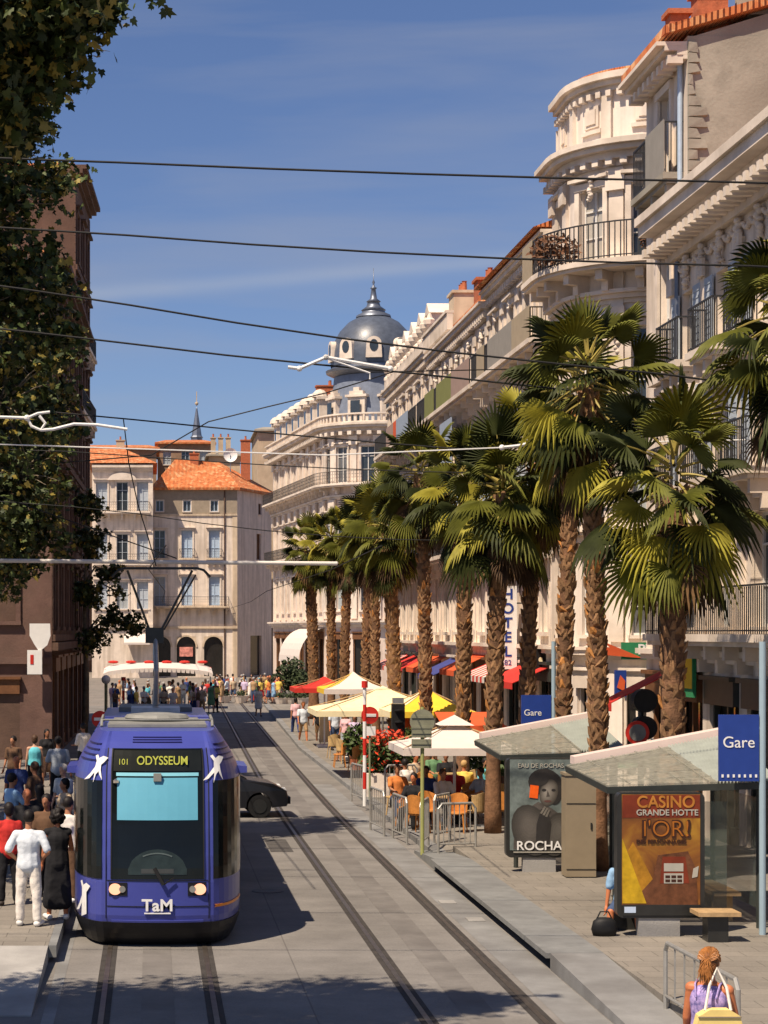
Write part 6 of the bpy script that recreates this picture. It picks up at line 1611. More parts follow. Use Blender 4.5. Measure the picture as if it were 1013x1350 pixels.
x = W(432, 833, 82).x; t = empty('menu_board', (x, 82, .12), 'pale yellow menu board standing under the red parasol', 'menu board')
b = MB(); b.prism([(x - .35, 82, .2), (x + .35, 82, .2), (x + .3, 82, 1.55), (x - .3, 82, 1.55)], (0, .05, 0)); b.build('board', C_CREAM, t); b = MB()
for s in (-.3, .3): b.bar((x + s, 82.03, .12), (x + s, 82.4, 1.5), .04)
b.build('leg', M_WOOD, t)
TERR = random.Random(8)
for i, (px, d) in enumerate(((520, 50.5), (531, 52.5), (575, 50.2), (596, 51.0), (616, 50.0), (640, 51.5), (656, 49.4), (575, 54.5), (600, 55.5), (628, 54), (648, 55), (560, 53), (545, 57.5), (585, 58.5), (478, 69), (488, 71))):
    chair(px, d, R(TERR.uniform(0, 360)), CH1 if i % 3 else CH2, ['chair of the inner rows under the white parasol, orange or light cane', 'chair of the row beside the cream yellow parasol, orange or light cane'][i > 13])
for px, d, lab in ((530, 51.5, 'round cafe table beside the flower planter'), (605, 50.6, 'round cafe table behind the palm under the white parasol'), (590, 55, 'round cafe table in front of the orange-red awning'), (645, 53, 'round cafe table near the dark palm, inner row')):
    x = W(px, 833, d).x; t = empty('cafe_table', (x, d, .12), lab, 'table', 'cafe tables'); b = MB(); b.lathe((x, d, .12), [(0, .72), (.35, .72), (.35, .75), (0, .75)], 18); b.build('table_top', M_WOOD, t); b = MB(); b.tube([(x, d, .14), (x, d, .83)], .03, 8); b.lathe((x, d, .12), [(0, 0), (.22, 0), (.2, .03), (0, .04)], 14); b.build('pedestal', M_IRON, t)
for i, (px, d, h_, lab) in enumerate(((545, 59, 1.5, 'leafy terrace plant behind the traffic light'), (630, 57, 1.6, 'leafy terrace plant beneath the orange-red awning'), (664, 52, 1.3, 'leafy terrace plant left of the ROCHAS advert'), (472, 67, 1.2, 'leafy terrace plant behind the woman in lavender'))):
    x = W(px, 833, d).x; t = empty('potted_plant', (x, d, .12), lab, 'plant', 'terrace plants')
    b = MB(); leafball(b, (x, d, .5 + h_ * .5), (.5, .45, h_ * .5), 520, random.Random(60 + i), .11); b.build('foliage', MATS['planter_leaves'], t, fixn=False)
    b = MB(); b.lathe((x, d, .12), [(0, 0), (.22, 0), (.3, .45), (.26, .45), (0, .4)], 12); b.build('pot', M_BRICKR, t)
# white market awning at the far left
a, c = W(137, 884, 124), W(280, 884, 124); t = empty('market_awning', ((a.x + c.x) / 2, 124, 0), 'long white awning with scalloped edge and red trim over the far crowd', 'awning')
b = MB(); n = 24
for i in range(n):
    x0 = lerp(a.x, c.x, i / n); x1 = lerp(a.x, c.x, (i + 1) / n); z0 = 2.45 + .35 * math.sin(math.pi * i / n) ** .5; z1 = 2.45 + .35 * math.sin(math.pi * (i + 1) / n) ** .5 if i < n - 1 else 2.45
    b.hexa([(x0, 122.5, z0 - .3), (x1, 122.5, z1 - .3), (x1, 126, z1), (x0, 126, z0), (x0, 122.5, z0 - .25), (x1, 122.5, z1 - .25), (x1, 126, z1 + .05), (x0, 126, z0 + .05)])
    b.prism([(x0, 122.48, z0 - .25), (x0 + (x1 - x0) * .15, 122.48, z0 - .5), (x0 + (x1 - x0) * .85, 122.48, z1 - .5), (x1, 122.48, z1 - .25)], (0, -.02, 0))
b.build('canopy', C_WHITE, t)
b = MB(); b.bar((a.x, 126.05, 2.5), (c.x, 126.05, 2.5), .1)
for i in range(6): b.ell((lerp(a.x, c.x, (i + .5) / 6), 125.6, 2.88), (.35, .2, .1), 8, 5)
b.build('trim', C_RED, t)
b = MB()
for xx in (a.x + .1, (a.x + c.x) / 2, c.x - .1): b.tube([(xx, 124.5, 0), (xx, 124.5, 2.45)], .05, 6)
b.build('post', M_STEEL, t)

# ------------------------------------------------------------------ black car behind the tram
def car(x, y, rz, label):
    t = empty('parked_car', (0, 0, 0), label, 'car')
    Mb = mat('black_car_paint', (.012, .012, .014), .25, .1, 2, spec=.55)
    prof = [(-1.95, .35), (-1.98, .75), (-1.8, .95), (-1.45, 1.0), (-.95, 1.40), (.15, 1.42), (.85, 1.0), (1.55, .88), (1.9, .7), (1.96, .42), (1.9, .3), (1.62, .28)]
    def arch(cx): return [(cx + .34 * math.cos(a), .32 + .34 * math.sin(a)) for a in [R(-10) + R(200) * i / 8 for i in range(9)]]
    ring = prof + arch(1.2) + [(.8, .26), (-.8, .26)] + arch(-1.2) + [(-1.62, .28)]
    b = MB(); n = len(ring); secs = []
    for (yy, sc) in ((-.84, .93), (-.80, .99), (-.4, 1.0), (.4, 1.0), (.80, .99), (.84, .93)):
        secs.append([(px_ * (1 if abs(yy) < .83 else .985), yy * (1 - .16 * max(0, (pz - .95) / .45)), .3 + (pz - .3) * sc if pz > .9 else pz) for px_, pz in ring])
    for i in range(5):
        for j in range(n): b.quad(secs[i][j], secs[i][(j + 1) % n], secs[i + 1][(j + 1) % n], secs[i + 1][j])
    b.poly(secs[0]); b.poly(list(reversed(secs[-1]))); b.build('body', Mb, t)
    for s in (-1, 1):
        b = MB(); b.prism([(.72, s * .81, 1.0), (.12, s * .74, 1.36), (-.35, s * .74, 1.36), (-.35, s * .81, 1.0)], (0, s * .04, 0)); b.build('window', M_TGLASS, t)
        b = MB(); b.prism([(-.42, s * .81, 1.0), (-.42, s * .74, 1.36), (-.9, s * .74, 1.34), (-1.25, s * .81, 1.02)], (0, s * .04, 0)); b.build('window', M_TGLASS, t)
        b = MB(); b.prism([(1.86, s * .45, .62), (1.93, s * .45, .62), (1.88, s * .45, .76), (1.8, s * .45, .76)], (0, s * .3, 0)); b.build('headlight', M_WHITEP, t)
    b = MB(); b.quad((.9, -.7, 1.0), (.9, .7, 1.0), (.22, .6, 1.41), (.22, -.6, 1.41)); b.build('windscreen', M_TGLASS, t)
    b = MB(); b.box((1.95, 0, .45), (.1, 1.6, .18)); b.box((-1.98, 0, .45), (.1, 1.6, .18)); b.build('bumper', M_BLACK, t)
    for cx in (-1.2, 1.2):
        for s in (-1, 1):
            b = MB(); b.prism([(cx + .3 * math.cos(a), s * .83, .3 + .3 * math.sin(a)) for a in [i * math.pi / 10 for i in range(20)]], (0, -s * .2, 0)); w = b.build('wheel', M_BLACK, t)
            b = MB(); b.prism([(cx + .18 * math.cos(a), s * .835, .3 + .18 * math.sin(a)) for a in [i * math.pi / 8 for i in range(16)]], (0, s * .01, 0)); b.build('rim', M_FRAME, w)
    t.location = (x, y, 0); t.rotation_euler = (0, 0, rz); return t
car(1.55, 51.6, R(3), 'black car crossing the tracks behind the tram, its bonnet to the right')
# ------------------------------------------------------------------ people
PENDING = []
FOLDS = D.textures.new('folds', 'CLOUDS'); FOLDS.noise_scale = .13; FOLDS.noise_depth = 1
SKIN = [mat('tanned_skin', (.42, .19, .10), .55, .08, 6, spec=.35), mat('brown_skin', (.28, .12, .06), .55, .08, 6, spec=.35), mat('pale_skin', (.52, .29, .19), .55, .08, 6, spec=.35), mat('sunburnt_skin', (.50, .17, .07), .5, .1, 6, spec=.4)]
def cl(n, c, v=.12): return mat(n, c, .85, v, 5, .15, 40)
CLO = dict(white=cl('white_cotton', (.72, .67, .60)), black=cl('black_cotton', (.012, .012, .014)), red=cl('red_cotton', (.50, .03, .025)), blue=cl('light_blue_cotton', (.25, .42, .62)), navy=cl('navy_cotton', (.03, .05, .16)),
    grey=cl('grey_cotton', (.36, .40, .44)), beige=cl('beige_cotton', (.50, .38, .25)), tan=cl('tan_cotton', (.36, .23, .12)), pink=cl('pink_cotton', (.66, .40, .42)), lavender=cl('lavender_cotton', (.52, .42, .58)), paleblue=cl('pale_blue_cotton', (.60, .65, .70)),
    denim=cl('denim', (.05, .08, .16)), yellow=cl('yellow_cotton', (.70, .50, .10)), orange=cl('orange_cotton', (.62, .2, .05)), green=cl('green_cotton', (.12, .24, .12)), brown=cl('brown_cotton', (.12, .065, .035)), turquoise=cl('turquoise_cotton', (.12, .50, .58)), print=mat('violet_print_cotton', (.14, .16, .62), .8, .6, 22, col2=(.62, .46, .80)))
HAIRM = dict(dark=mat('dark_hair', (.010, .007, .006), .6, .4, 20), brown=mat('brown_hair', (.07, .035, .018), .6, .4, 20), auburn=mat('auburn_hair', (.20, .075, .022), .5, .7, 26, .8, 60), blond=mat('blond_hair', (.45, .28, .11), .6, .35, 20), grey=mat('grey_hair', (.35, .33, .31), .7, .3, 20), straw=mat('straw_hat', (.62, .50, .32), .8, .2, 12), whitecap=CLO['white'])
SHOE = mat('dark_shoes', (.03, .022, .018), .6, .2, 6); SHOEW = mat('white_shoes', (.7, .68, .64), .6, .1, 6)

def caps(mb, p0, p1, r0, r1, sx=1.0, axis=(1, 0, 0), n=10):
    """tapered capsule, widened along axis by sx"""
    p0, p1 = Vector(p0), Vector(p1); d = (p1 - p0)
    if d.length < 1e-5: d = Vector((0, 0, 1e-4))
    L = d.length; d = d.normalized(); ax = Vector(axis); u = ax - d * ax.dot(d)
    if u.length < .1: u = d.orthogonal()
    u.normalize(); w = d.cross(u)
    rings = []
    for i in range(4): a = R(-90) + R(90) * (i + .35) / 4.35; rings.append((p0 + d * (r0 * math.sin(a)), r0 * math.cos(a)))
    rings += [(p0, r0), (p0.lerp(p1, .5), (r0 + r1) / 2), (p1, r1)]
    for i in range(4): a = R(90) * (i + 1) / 4.35; rings.append((p1 + d * (r1 * math.sin(a)), r1 * math.cos(a)))
    o = len(mb.v); k = len(rings)
    for c, r in rings:
        for j in range(n):
            t = 2 * math.pi * j / n; mb.v.append(tuple(c + u * (math.cos(t) * r * sx) + w * (math.sin(t) * r)))
    for i in range(k - 1):
        for j in range(n):
            j2 = (j + 1) % n; mb.f.append((o + i * n + j, o + i * n + j2, o + (i + 1) * n + j2, o + (i + 1) * n + j)); mb.m.append(0)
    mb.f.append(tuple(o + j for j in reversed(range(n)))); mb.m.append(0); mb.f.append(tuple(o + (k - 1) * n + j for j in range(n))); mb.m.append(0)

def skel(pose, fem):
    """joint positions of a 1.72 m figure that faces +Y, feet on z = 0"""
    J = {}; ph = pose.get('pelvis', .93); lean = R(pose.get('lean', 0)); tw = R(pose.get('twist', 0))
    hipw, shw = (.092, .165) if fem else (.088, .19)
    P = Vector((0, pose.get('py', 0), ph)); J['pel'] = P
    def T_(x, z, y=0): 
        v = Vector((x, y, z)); v = Matrix.Rotation(-lean, 3, 'X') @ v; return P + v
    J['waist'] = T_(0, .17); J['chest'] = T_(0, .36, -.01); J['neck'] = T_(0, .53, -.01); J['hd'] = T_(0, .60, .02 + pose.get('nod', 0)) + Vector((0, 0, .095))
    for i, s in enumerate((-1, 1)):
        k = 'LR'[i]
        fl, kn, ab = pose.get('leg' + k, (0, 0, 4)); fl, kn, ab = R(fl), R(kn), R(ab)
        h = P + Vector((s * hipw, 0, -.02)); J['hip' + k] = h
        d = Vector((s * math.sin(ab), math.sin(fl) * math.cos(ab), -math.cos(fl) * math.cos(ab))); kne = h + d * .42
        f2 = fl - kn; d2 = Vector((s * math.sin(ab) * .4, math.sin(f2), -math.cos(f2))).normalized(); an = kne + d2 * .40
        J['kn' + k] = kne; J['an' + k] = an
        toe = Vector((s * .04, .17, -.045)) if f2 > -.6 else Vector((s * .04, .12, -.12)); J['toe' + k] = an + toe
        sh = T_(s * shw, .455, -.01); J['sh' + k] = sh
        af, aa, el, tin = pose.get('arm' + k, (4, 9, 14, 0)); af, aa, el, tin = R(af), R(aa), R(el), R(tin)
        d = Vector((s * math.sin(aa), math.sin(af) * math.cos(aa), -math.cos(af) * math.cos(aa))); e = sh + d * .285
        f2 = af + el; d2 = Vector((s * math.sin(aa) * math.cos(tin) * .6 - s * math.sin(tin), math.sin(f2) * math.cos(tin), -math.cos(f2) * max(.1, math.cos(tin)))).normalized()
        J['el' + k] = e; J['wr' + k] = e + d2 * .25; J['hv' + k] = d2
    return J

def body_mesh(J, fem, fine, fingers=True):
    b = MB(); f = 1.0
    caps(b, J['pel'] + Vector((-.05, 0, 0)), J['pel'] + Vector((.05, 0, 0)), .118, .118)
    caps(b, J['pel'], J['waist'], .115 if fem else .11, .098 if fem else .108, 1.28)
    caps(b, J['waist'], J['chest'], .098 if fem else .11, .115 if fem else .125, 1.33)
    caps(b, J['chest'], J['neck'] - Vector((0, 0, .06)), .112, .075, 1.5)
    if fem:
        for s in (-1, 1): b.ell(J['chest'] + Vector((s * .075, .09, -.01)), (.065, .06, .065), 10, 8)
    caps(b, J['shL'], J['shR'], .057, .057)
    caps(b, J['neck'] - Vector((0, 0, .05)), J['hd'] + Vector((0, -.02, -.06)), .054, .05)
    h = J['hd']
    b.ell(h + Vector((0, -.008, .02)), (.079, .099, .106), 14, 10); b.ell(h + Vector((0, .022, -.05)), (.055, .065, .068), 12, 8)
    b.ell(h + Vector((0, .092, -.012)), (.014, .02, .026), 8, 6)
    for s in (-1, 1): b.ell(h + Vector((s * .074, -.005, -.005)), (.012, .02, .032), 8, 6)
    for k in 'LR':
        s = -1 if k == 'L' else 1
        caps(b, J['hip' + k], J['kn' + k], .088, .056); caps(b, J['kn' + k], J['kn' + k].lerp(J['an' + k], .35), .054, .056); caps(b, J['kn' + k].lerp(J['an' + k], .35), J['an' + k], .055, .037)
        caps(b, J['an' + k] + Vector((0, -.03, -.05)), J['toe' + k], .038, .03, 1.25)
        caps(b, J['sh' + k], J['el' + k], .052, .04); caps(b, J['el' + k], J['wr' + k], .04, .026)
        w, d = J['wr' + k], J['hv' + k]; sd = d.cross(Vector((0, 1, 0)))
        if sd.length < .2: sd = d.cross(Vector((1, 0, 0)))
        sd = Vector((0, 1, 0)) - d * d.y
        if sd.length < .3: sd = Vector((1, 0, 0)) - d * d.x
        sd.normalize()
        caps(b, w + d * .02, w + d * .075, .03, .032, 1.25, sd)
        inn = sd.cross(d).normalized() * (-s)
        for q, (off_, ln) in enumerate(((.033, .066), (.012, .075), (-.011, .07), (-.032, .054))):
            r = .009 if fine else .0105
            p0 = w + d * .085 + sd * off_; p1 = p0 + d * ln * .55 + inn * .008; p2 = p1 + d * ln * .4 + inn * .022
            caps(b, p0 - d * .02, p1, r, r * .95, n=6); caps(b, p1, p2, r * .95, r * .8, n=6)
        p0 = w + d * .035 + sd * .034; p1 = p0 + sd * .03 + d * .025; caps(b, p0, p1, .012, .011, n=6); caps(b, p1, p1 + d * .03 + sd * .006, .011, .009, n=6)
    return b

def garment(J, kind, fem):
    b = MB()
    g = .018
    if kind in ('tshirt', 'shirt', 'vest', 'dress', 'longdress', 'jacket', 'strap'):
        lo = J['pel'] + Vector((0, 0, .0))
        caps(b, lo, J['waist'], .128 + g, .112 + g, 1.32); caps(b, J['waist'], J['chest'], .108 + g, .122 + g, 1.34)
        if kind not in ('strap',):
            caps(b, J['chest'], J['neck'] - Vector((0, 0, .075)), .118 + g, .075 + g, 1.5)
            if kind != 'vest': caps(b, J['shL'], J['shR'], .066, .066)
            else:
                for k in 'LR': caps(b, J['sh' + k].lerp(J['neck'], .35) + Vector((0, .03, .02)), J['chest'] + Vector((.08 if k == 'R' else -.08, .06, 0)), .03, .05)
        else:
            caps(b, J['chest'], J['chest'] + Vector((0, 0, .03)), .118 + g, .112 + g, 1.36)
        if fem:
            for s in (-1, 1): b.ell(J['chest'] + Vector((s * .075, .095, -.01)), (.075, .07, .072), 10, 8)
    if kind in ('tshirt', 'shirt', 'jacket'):
        e = {'tshirt': .75, 'shirt': .85, 'jacket': 1}[kind]
        for k in 'LR':
            caps(b, J['sh' + k], J['sh' + k].lerp(J['el' + k], e), .067, .066)
            if kind == 'jacket': caps(b, J['el' + k], J['el' + k].lerp(J['wr' + k], .92), .06, .045)
    if kind in ('trousers', 'shorts'):
        caps(b, J['pel'] + Vector((-.05, 0, 0)), J['pel'] + Vector((.05, 0, 0)), .128, .128); caps(b, J['pel'], J['waist'] - Vector((0, 0, .04)), .128, .118, 1.28)
        for k in 'LR':
            e = 1 if kind == 'trousers' else .88
            caps(b, J['hip' + k], J['hip' + k].lerp(J['kn' + k], e), .104, .08)
            if kind == 'trousers': caps(b, J['kn' + k], J['kn' + k].lerp(J['an' + k], .93), .078, .066)
    if kind in ('skirt', 'dress', 'longdress'):
        m = (J['knL'] + J['knR']) / 2; a = (J['anL'] + J['anR']) / 2
        end = J['pel'].lerp(m, .92) if kind != 'longdress' else m.lerp(a, .55)
        spread = (J['knL'] - J['knR']).length / 2
        caps(b, J['waist'] - Vector((0, 0, .05)), J['pel'] - Vector((0, 0, .04)), .125, .152, 1.2)
        for s in (-1, -.33, .33, 1):
            q = end + (J['knR'] - J['knL']) * (s * .5); caps(b, J['pel'] + Vector((s * .07, 0, -.04)), q, .12, .105 if kind != 'longdress' else .115)
    if kind in ('shoes',):
        for k in 'LR': caps(b, J['an' + k] + Vector((0, -.035, -.045)), J['toe' + k] + Vector((0, .01, 0)), .047, .038, 1.2)
    return b
def hair_mesh(J, kind):
    b = MB(); h = J['hd']
    if kind == 'bald': return None
    if kind == 'hat':
        b.lathe(h + Vector((0, -.01, .05)), [(0, .1), (.06, .095), (.085, .06), (.09, .0), (.17, -.02), (.175, -.01), (.09, .015)], 16); return b
    if kind == 'cap':
        b.ell(h + Vector((0, -.01, .055)), (.085, .1, .075), 12, 8); caps(b, h + Vector((0, .08, .06)), h + Vector((0, .14, .045)), .02, .015, 3.0); return b
    b.ell(h + Vector((0, -.022, .036)), (.092, .104, .106), 14, 10)
    if kind in ('long', 'bob', 'curly', 'ponytail'): b.ell(h + Vector((0, -.045, -.01)), (.088, .075, .1), 12, 8)
    if kind == 'long': caps(b, h + Vector((0, -.05, -.02)), h + Vector((0, -.085, -.2)), .075, .055, 1.3)
    if kind == 'ponytail': caps(b, h + Vector((0, -.10, .03)), h + Vector((0, -.16, -.06)), .04, .035); caps(b, h + Vector((0, -.16, -.06)), h + Vector((0, -.15, -.14)), .035, .015)
    if kind == 'curly':
        rng = random.Random(5)
        for i in range(60):
            v = Vector((rng.gauss(0, 1), rng.gauss(0, 1) - .4, rng.gauss(0, 1) + .2)).normalized(); b.ell(h + Vector((0, -.03, .01)) + Vector((v.x * .105, v.y * .1, v.z * .115)), .036, 6, 5)
    return b
def piece(name, mb, m, vox, parent=None, smooth=6):
    o = mb.build(name, m, None, smooth=True, fixn=False)
    r = o.modifiers.new('r', 'REMESH'); r.mode = 'VOXEL'; r.voxel_size = vox; r.use_smooth_shade = True
    s = o.modifiers.new('s', 'SMOOTH'); s.factor = .5; s.iterations = smooth
    if name in ('shirt', 'trousers', 'dress', 'skirt', 'jacket', 'shorts') and vox < .03:
        dm_ = o.modifiers.new('folds', 'DISPLACE'); dm_.texture = FOLDS; dm_.strength = .02; dm_.mid_level = .45; dm_.texture_coords = 'LOCAL'
    if parent is not None: o.parent = parent
    PENDING.append(o); return o
def person(label, x, y, z, yaw, pose=None, fem=False, skin=0, hair=('short', 'dark'), wear=(('tshirt', 'white'), ('trousers', 'denim')), h=1.72, vox=.016, group=None, shoes=SHOE):
    pose = pose or {}; J = skel(pose, fem)
    o = piece('person', body_mesh(J, fem, vox < .012), SKIN[skin], vox, smooth=3)
    for kind, col in wear:
        nm = {'tshirt': 'shirt', 'jacket': 'jacket', 'vest': 'top', 'strap': 'top', 'longdress': 'dress'}.get(kind, kind)
        piece(nm, garment(J, kind, fem), CLO[col], max(.012, vox), o)
    if shoes: piece('shoes', garment(J, 'shoes', fem), shoes, max(.011, vox * .8), o, 3)
    hm = hair_mesh(J, hair[0])
    if hm: piece('hat' if hair[0] in ('hat', 'cap') else 'hair', hm, HAIRM[hair[1]], max(.01, vox * .8), o, 3)
    o.location = (x, y, z); o.rotation_euler = (0, 0, R(yaw)); k = h / 1.72; o.scale = (k, k, k)
    tag(o, label, 'person', group); return o
def realize():
    global PENDING
    if not PENDING: return
    dg = bpy.context.evaluated_depsgraph_get()
    for o in PENDING:
        me = D.meshes.new_from_object(o.evaluated_get(dg)); me.name = o.name.split('.')[0]
        ms = list(o.data.materials); o.modifiers.clear(); o.data = me
        if not me.materials:
            for m in ms: me.materials.append(m)
        me.polygons.foreach_set('use_smooth', [True] * len(me.polygons))
    PENDING = []
STAND = {}
def walk(a=24): return dict(legL=(a, 6, 3), legR=(-a * .7, 14, 3), armL=(-18, 8, 12, 0), armR=(20, 8, 18, 0), pelvis=.905, lean=3)
HIPS = dict(armL=(-18, 38, 55, 55), armR=(-18, 38, 55, 55))
HOLD = dict(armL=(10, 8, 75, 20), armR=(4, 9, 14, 0)); FOLD = dict(armL=(18, 8, 70, 55), armR=(18, 8, 75, 55))
SIT = dict(pelvis=.50, legL=(84, 84, 8), legR=(84, 80, 8), armL=(35, 8, 40, 15), armR=(35, 8, 45, 15))
LP = .25
g = 'people waiting on the left platform'
def at(px, d): return W(px, 833, d).x
person('man in white shirt and trousers seen from behind, hands on hips, at platform end', at(38, 30.5), 30.5, LP, -8, dict(armL=(-12, 26, 50, 45), armR=(-12, 26, 55, 45), legL=(2, 0, 5), legR=(-2, 0, 5)), False, 0, ('short', 'dark'), (('shirt', 'paleblue'), ('trousers', 'white')), 1.76, .011, g, SHOEW)
person('woman in black strapped dress with dark curly hair beside the man in white', at(76, 31.2), 31.2, LP, 10, dict(armL=(4, 9, 14, 0), armR=(10, 14, 70, 20)), True, 3, ('curly', 'dark'), (('vest', 'black'), ('longdress', 'black')), 1.72, .011, g, SHOEW)
person('person in bright red top half hidden behind the man in white', at(12, 32.8), 32.8, LP, 15, HOLD, True, 1, ('bob', 'dark'), (('tshirt', 'red'), ('trousers', 'black')), 1.68, .016, g)
person('person in white sleeves close to the tram side behind the woman in black', at(90, 33.2), 33.2, LP, -40, FOLD, False, 0, ('short', 'dark'), (('shirt', 'white'), ('trousers', 'brown')), 1.74, .016, g, SHOEW)
person('dark-haired man in brown shirt behind the curly-haired woman', at(62, 33.8), 33.8, LP, 160, STAND, False, 1, ('short', 'dark'), (('tshirt', 'brown'), ('trousers', 'black')), 1.74, .016, g)
person('bald tanned man facing the camera in the middle of the queue', at(36, 35.0), 35.0, LP, 175, STAND, False, 3, ('bald', 'dark'), (('tshirt', 'black'), ('trousers', 'black')), 1.74, .016, g)
person('person in light blue shirt at the outer edge of the queue, arm raised', at(16, 38.5), 38.5, LP, -60, dict(armR=(40, 10, 70, 10), armL=(30, 10, 60, 0)), False, 0, ('short', 'dark'), (('shirt', 'blue'), ('trousers', 'denim')), 1.76, .018, g)
person('woman in beige top with a yellow bag strap close to the tram', at(86, 38.5), 38.5, LP, 120, HOLD, True, 0, ('bob', 'dark'), (('tshirt', 'beige'), ('skirt', 'black')), 1.66, .018, g)
person('dark-dressed woman with long hair in the middle of the queue', at(52, 37.0), 37.0, LP, 30, STAND, True, 1, ('long', 'dark'), (('tshirt', 'black'), ('trousers', 'black')), 1.66, .018, g)
person('grey-haired person in pale grey top close to the tram doors', at(84, 42.0), 42.0, LP, 140, HOLD, False, 2, ('short', 'grey'), (('tshirt', 'grey'), ('trousers', 'tan')), 1.7, .018, g)
person('person in brown jacket with dark hair farther back in the queue', at(46, 42.5), 42.5, LP, 60, STAND, False, 1, ('short', 'brown'), (('jacket', 'brown'), ('trousers', 'black')), 1.72, .018, g)
person('bald orange-skinned man at the back left of the queue', at(22, 44.5), 44.5, LP, 170, STAND, False, 3, ('bald', 'dark'), (('tshirt', 'navy'), ('trousers', 'black')), 1.72, .018, g)
person('broad man in grey T-shirt seen from behind at the back of the queue', at(77, 50.5), 50.5, LP, 0, dict(armL=(0, 16, 20, 0), armR=(0, 14, 18, 0)), False, 0, ('short', 'dark'), (('tshirt', 'grey'), ('trousers', 'black')), 1.84, .018, g)
person('woman in turquoise strap top seen from behind at the back of the queue', at(46, 53.5), 53.5, LP, 5, STAND, True, 2, ('bob', 'brown'), (('strap', 'turquoise'), ('trousers', 'black')), 1.72, .018, g)
person('dark-haired person at the far left of the queue in brown top', at(18, 53.0), 53.0, LP, 150, STAND, False, 0, ('short', 'dark'), (('tshirt', 'brown'), ('trousers', 'black')), 1.72, .02, g)
person('person in white shirt standing in shade below the left no-entry sign', at(110, 60.0), 60.0, LP, 40, HOLD, False, 1, ('short', 'dark'), (('shirt', 'white'), ('trousers', 'black')), 1.74, .02, g)
person('person in dark clothes between the queue and the brown building', at(62, 58.0), 58.0, LP, 200, STAND, True, 1, ('long', 'dark'), (('tshirt', 'black'), ('skirt', 'brown')), 1.66, .02, g)

g = 'people walking up the street'
person('woman in pale pink top and dark trousers walking away up the street', at(390, 92), 92, 0, 5, walk(18), True, 0, ('bob', 'dark'), (('tshirt', 'pink'), ('trousers', 'navy')), 1.72, .02, g)
person('stout man in pale blue shirt and shorts walking towards the camera, towel at his side', at(400, 85), 85, 0, 185, walk(20), False, 3, ('short', 'auburn'), (('tshirt', 'paleblue'), ('shorts', 'tan')), 1.78, .02, g)
person('woman in black top and tan shorts walking with pale shoes', at(421, 84.5), 84.5, 0, 170, walk(16), True, 0, ('long', 'dark'), (('tshirt', 'black'), ('shorts', 'tan')), 1.7, .02, g, SHOEW)
person('person all in white walking alone in the middle of the tracks', at(341, 112), 112, 0, 180, walk(14), True, 0, ('short', 'brown'), (('tshirt', 'white'), ('skirt', 'white')), 1.72, .022, g)
person('woman in lavender dress beside the barriers at the terrace edge', at(468, 70.5), 70.5, .12, 170, walk(10), True, 1, ('long', 'dark'), (('vest', 'lavender'), ('dress', 'lavender')), 1.74, .018, None)
person('woman in pink patterned top beside the chairs at the terrace edge', at(456, 74.5), 74.5, .12, 150, STAND, True, 0, ('bob', 'dark'), (('tshirt', 'pink'), ('trousers', 'grey')), 1.64, .02, None)
g = 'people at the cafe tables'
def seated(label, px, d, yaw, **k):
    x = at(px, d); return person(label, x, d, .12, yaw, SIT, group=g, **k)
seated('person in white shirt seated under the white parasol right of the sign post', 584, 48.3, 200, wear=(('shirt', 'white'), ('trousers', 'black')), hair=('short', 'brown'))
seated('person in black seated under the left edge of the white parasol', 546, 47.0, 150, wear=(('tshirt', 'black'), ('trousers', 'black')), skin=3)
seated('person in navy top seated behind the sign post', 562, 49.4, 170, wear=(('tshirt', 'navy'), ('trousers', 'black')), skin=1)
seated('person in grey top seated right of the palm foot under the parasol', 634, 49.0, 120, wear=(('tshirt', 'grey'), ('trousers', 'black')), skin=0)
seated('person in pink seated under the cream yellow parasol', 500, 65, 190, fem=True, hair=('long', 'brown'), wear=(('tshirt', 'pink'), ('skirt', 'white')))
seated('person in red seated by the far terrace edge', 478, 73, 200, wear=(('tshirt', 'red'), ('trousers', 'denim')))
seated('person in black seated at the end table by the far terrace edge', 462, 71.5, 100, fem=True, hair=('bob', 'dark'), wear=(('vest', 'black'), ('skirt', 'black')))
person('standing person in orange top beside the pale pole of the far parasols', at(442, 78), 78, .12, 200, STAND, False, 3, ('short', 'auburn'), (('tshirt', 'paleblue'), ('trousers', 'denim')), 1.78, .02, None)
for i, (px, d, yw, top, bt, hr) in enumerate(((524, 50.0, 190, 'orange', 'denim', 'brown'), (534, 52.2, 20, 'white', 'black', 'dark'), (600, 50.3, 170, 'red', 'black', 'dark'), (612, 51.6, 0, 'yellow', 'denim', 'blond'), (640, 52.6, 200, 'turquoise', 'black', 'dark'), (588, 55.2, 180, 'black', 'black', 'grey'), (655, 50.2, 160, 'brown', 'black', 'brown'), (548, 55, 210, 'beige', 'denim', 'dark'), (572, 56.5, 190, 'green', 'black', 'dark'))):
    seated(f'person in {top} top seated among the inner tables of the terrace', px, d, yw, wear=(('tshirt', top), ('trousers', bt)), hair=('short', hr), skin=i % 4, vox=.022)
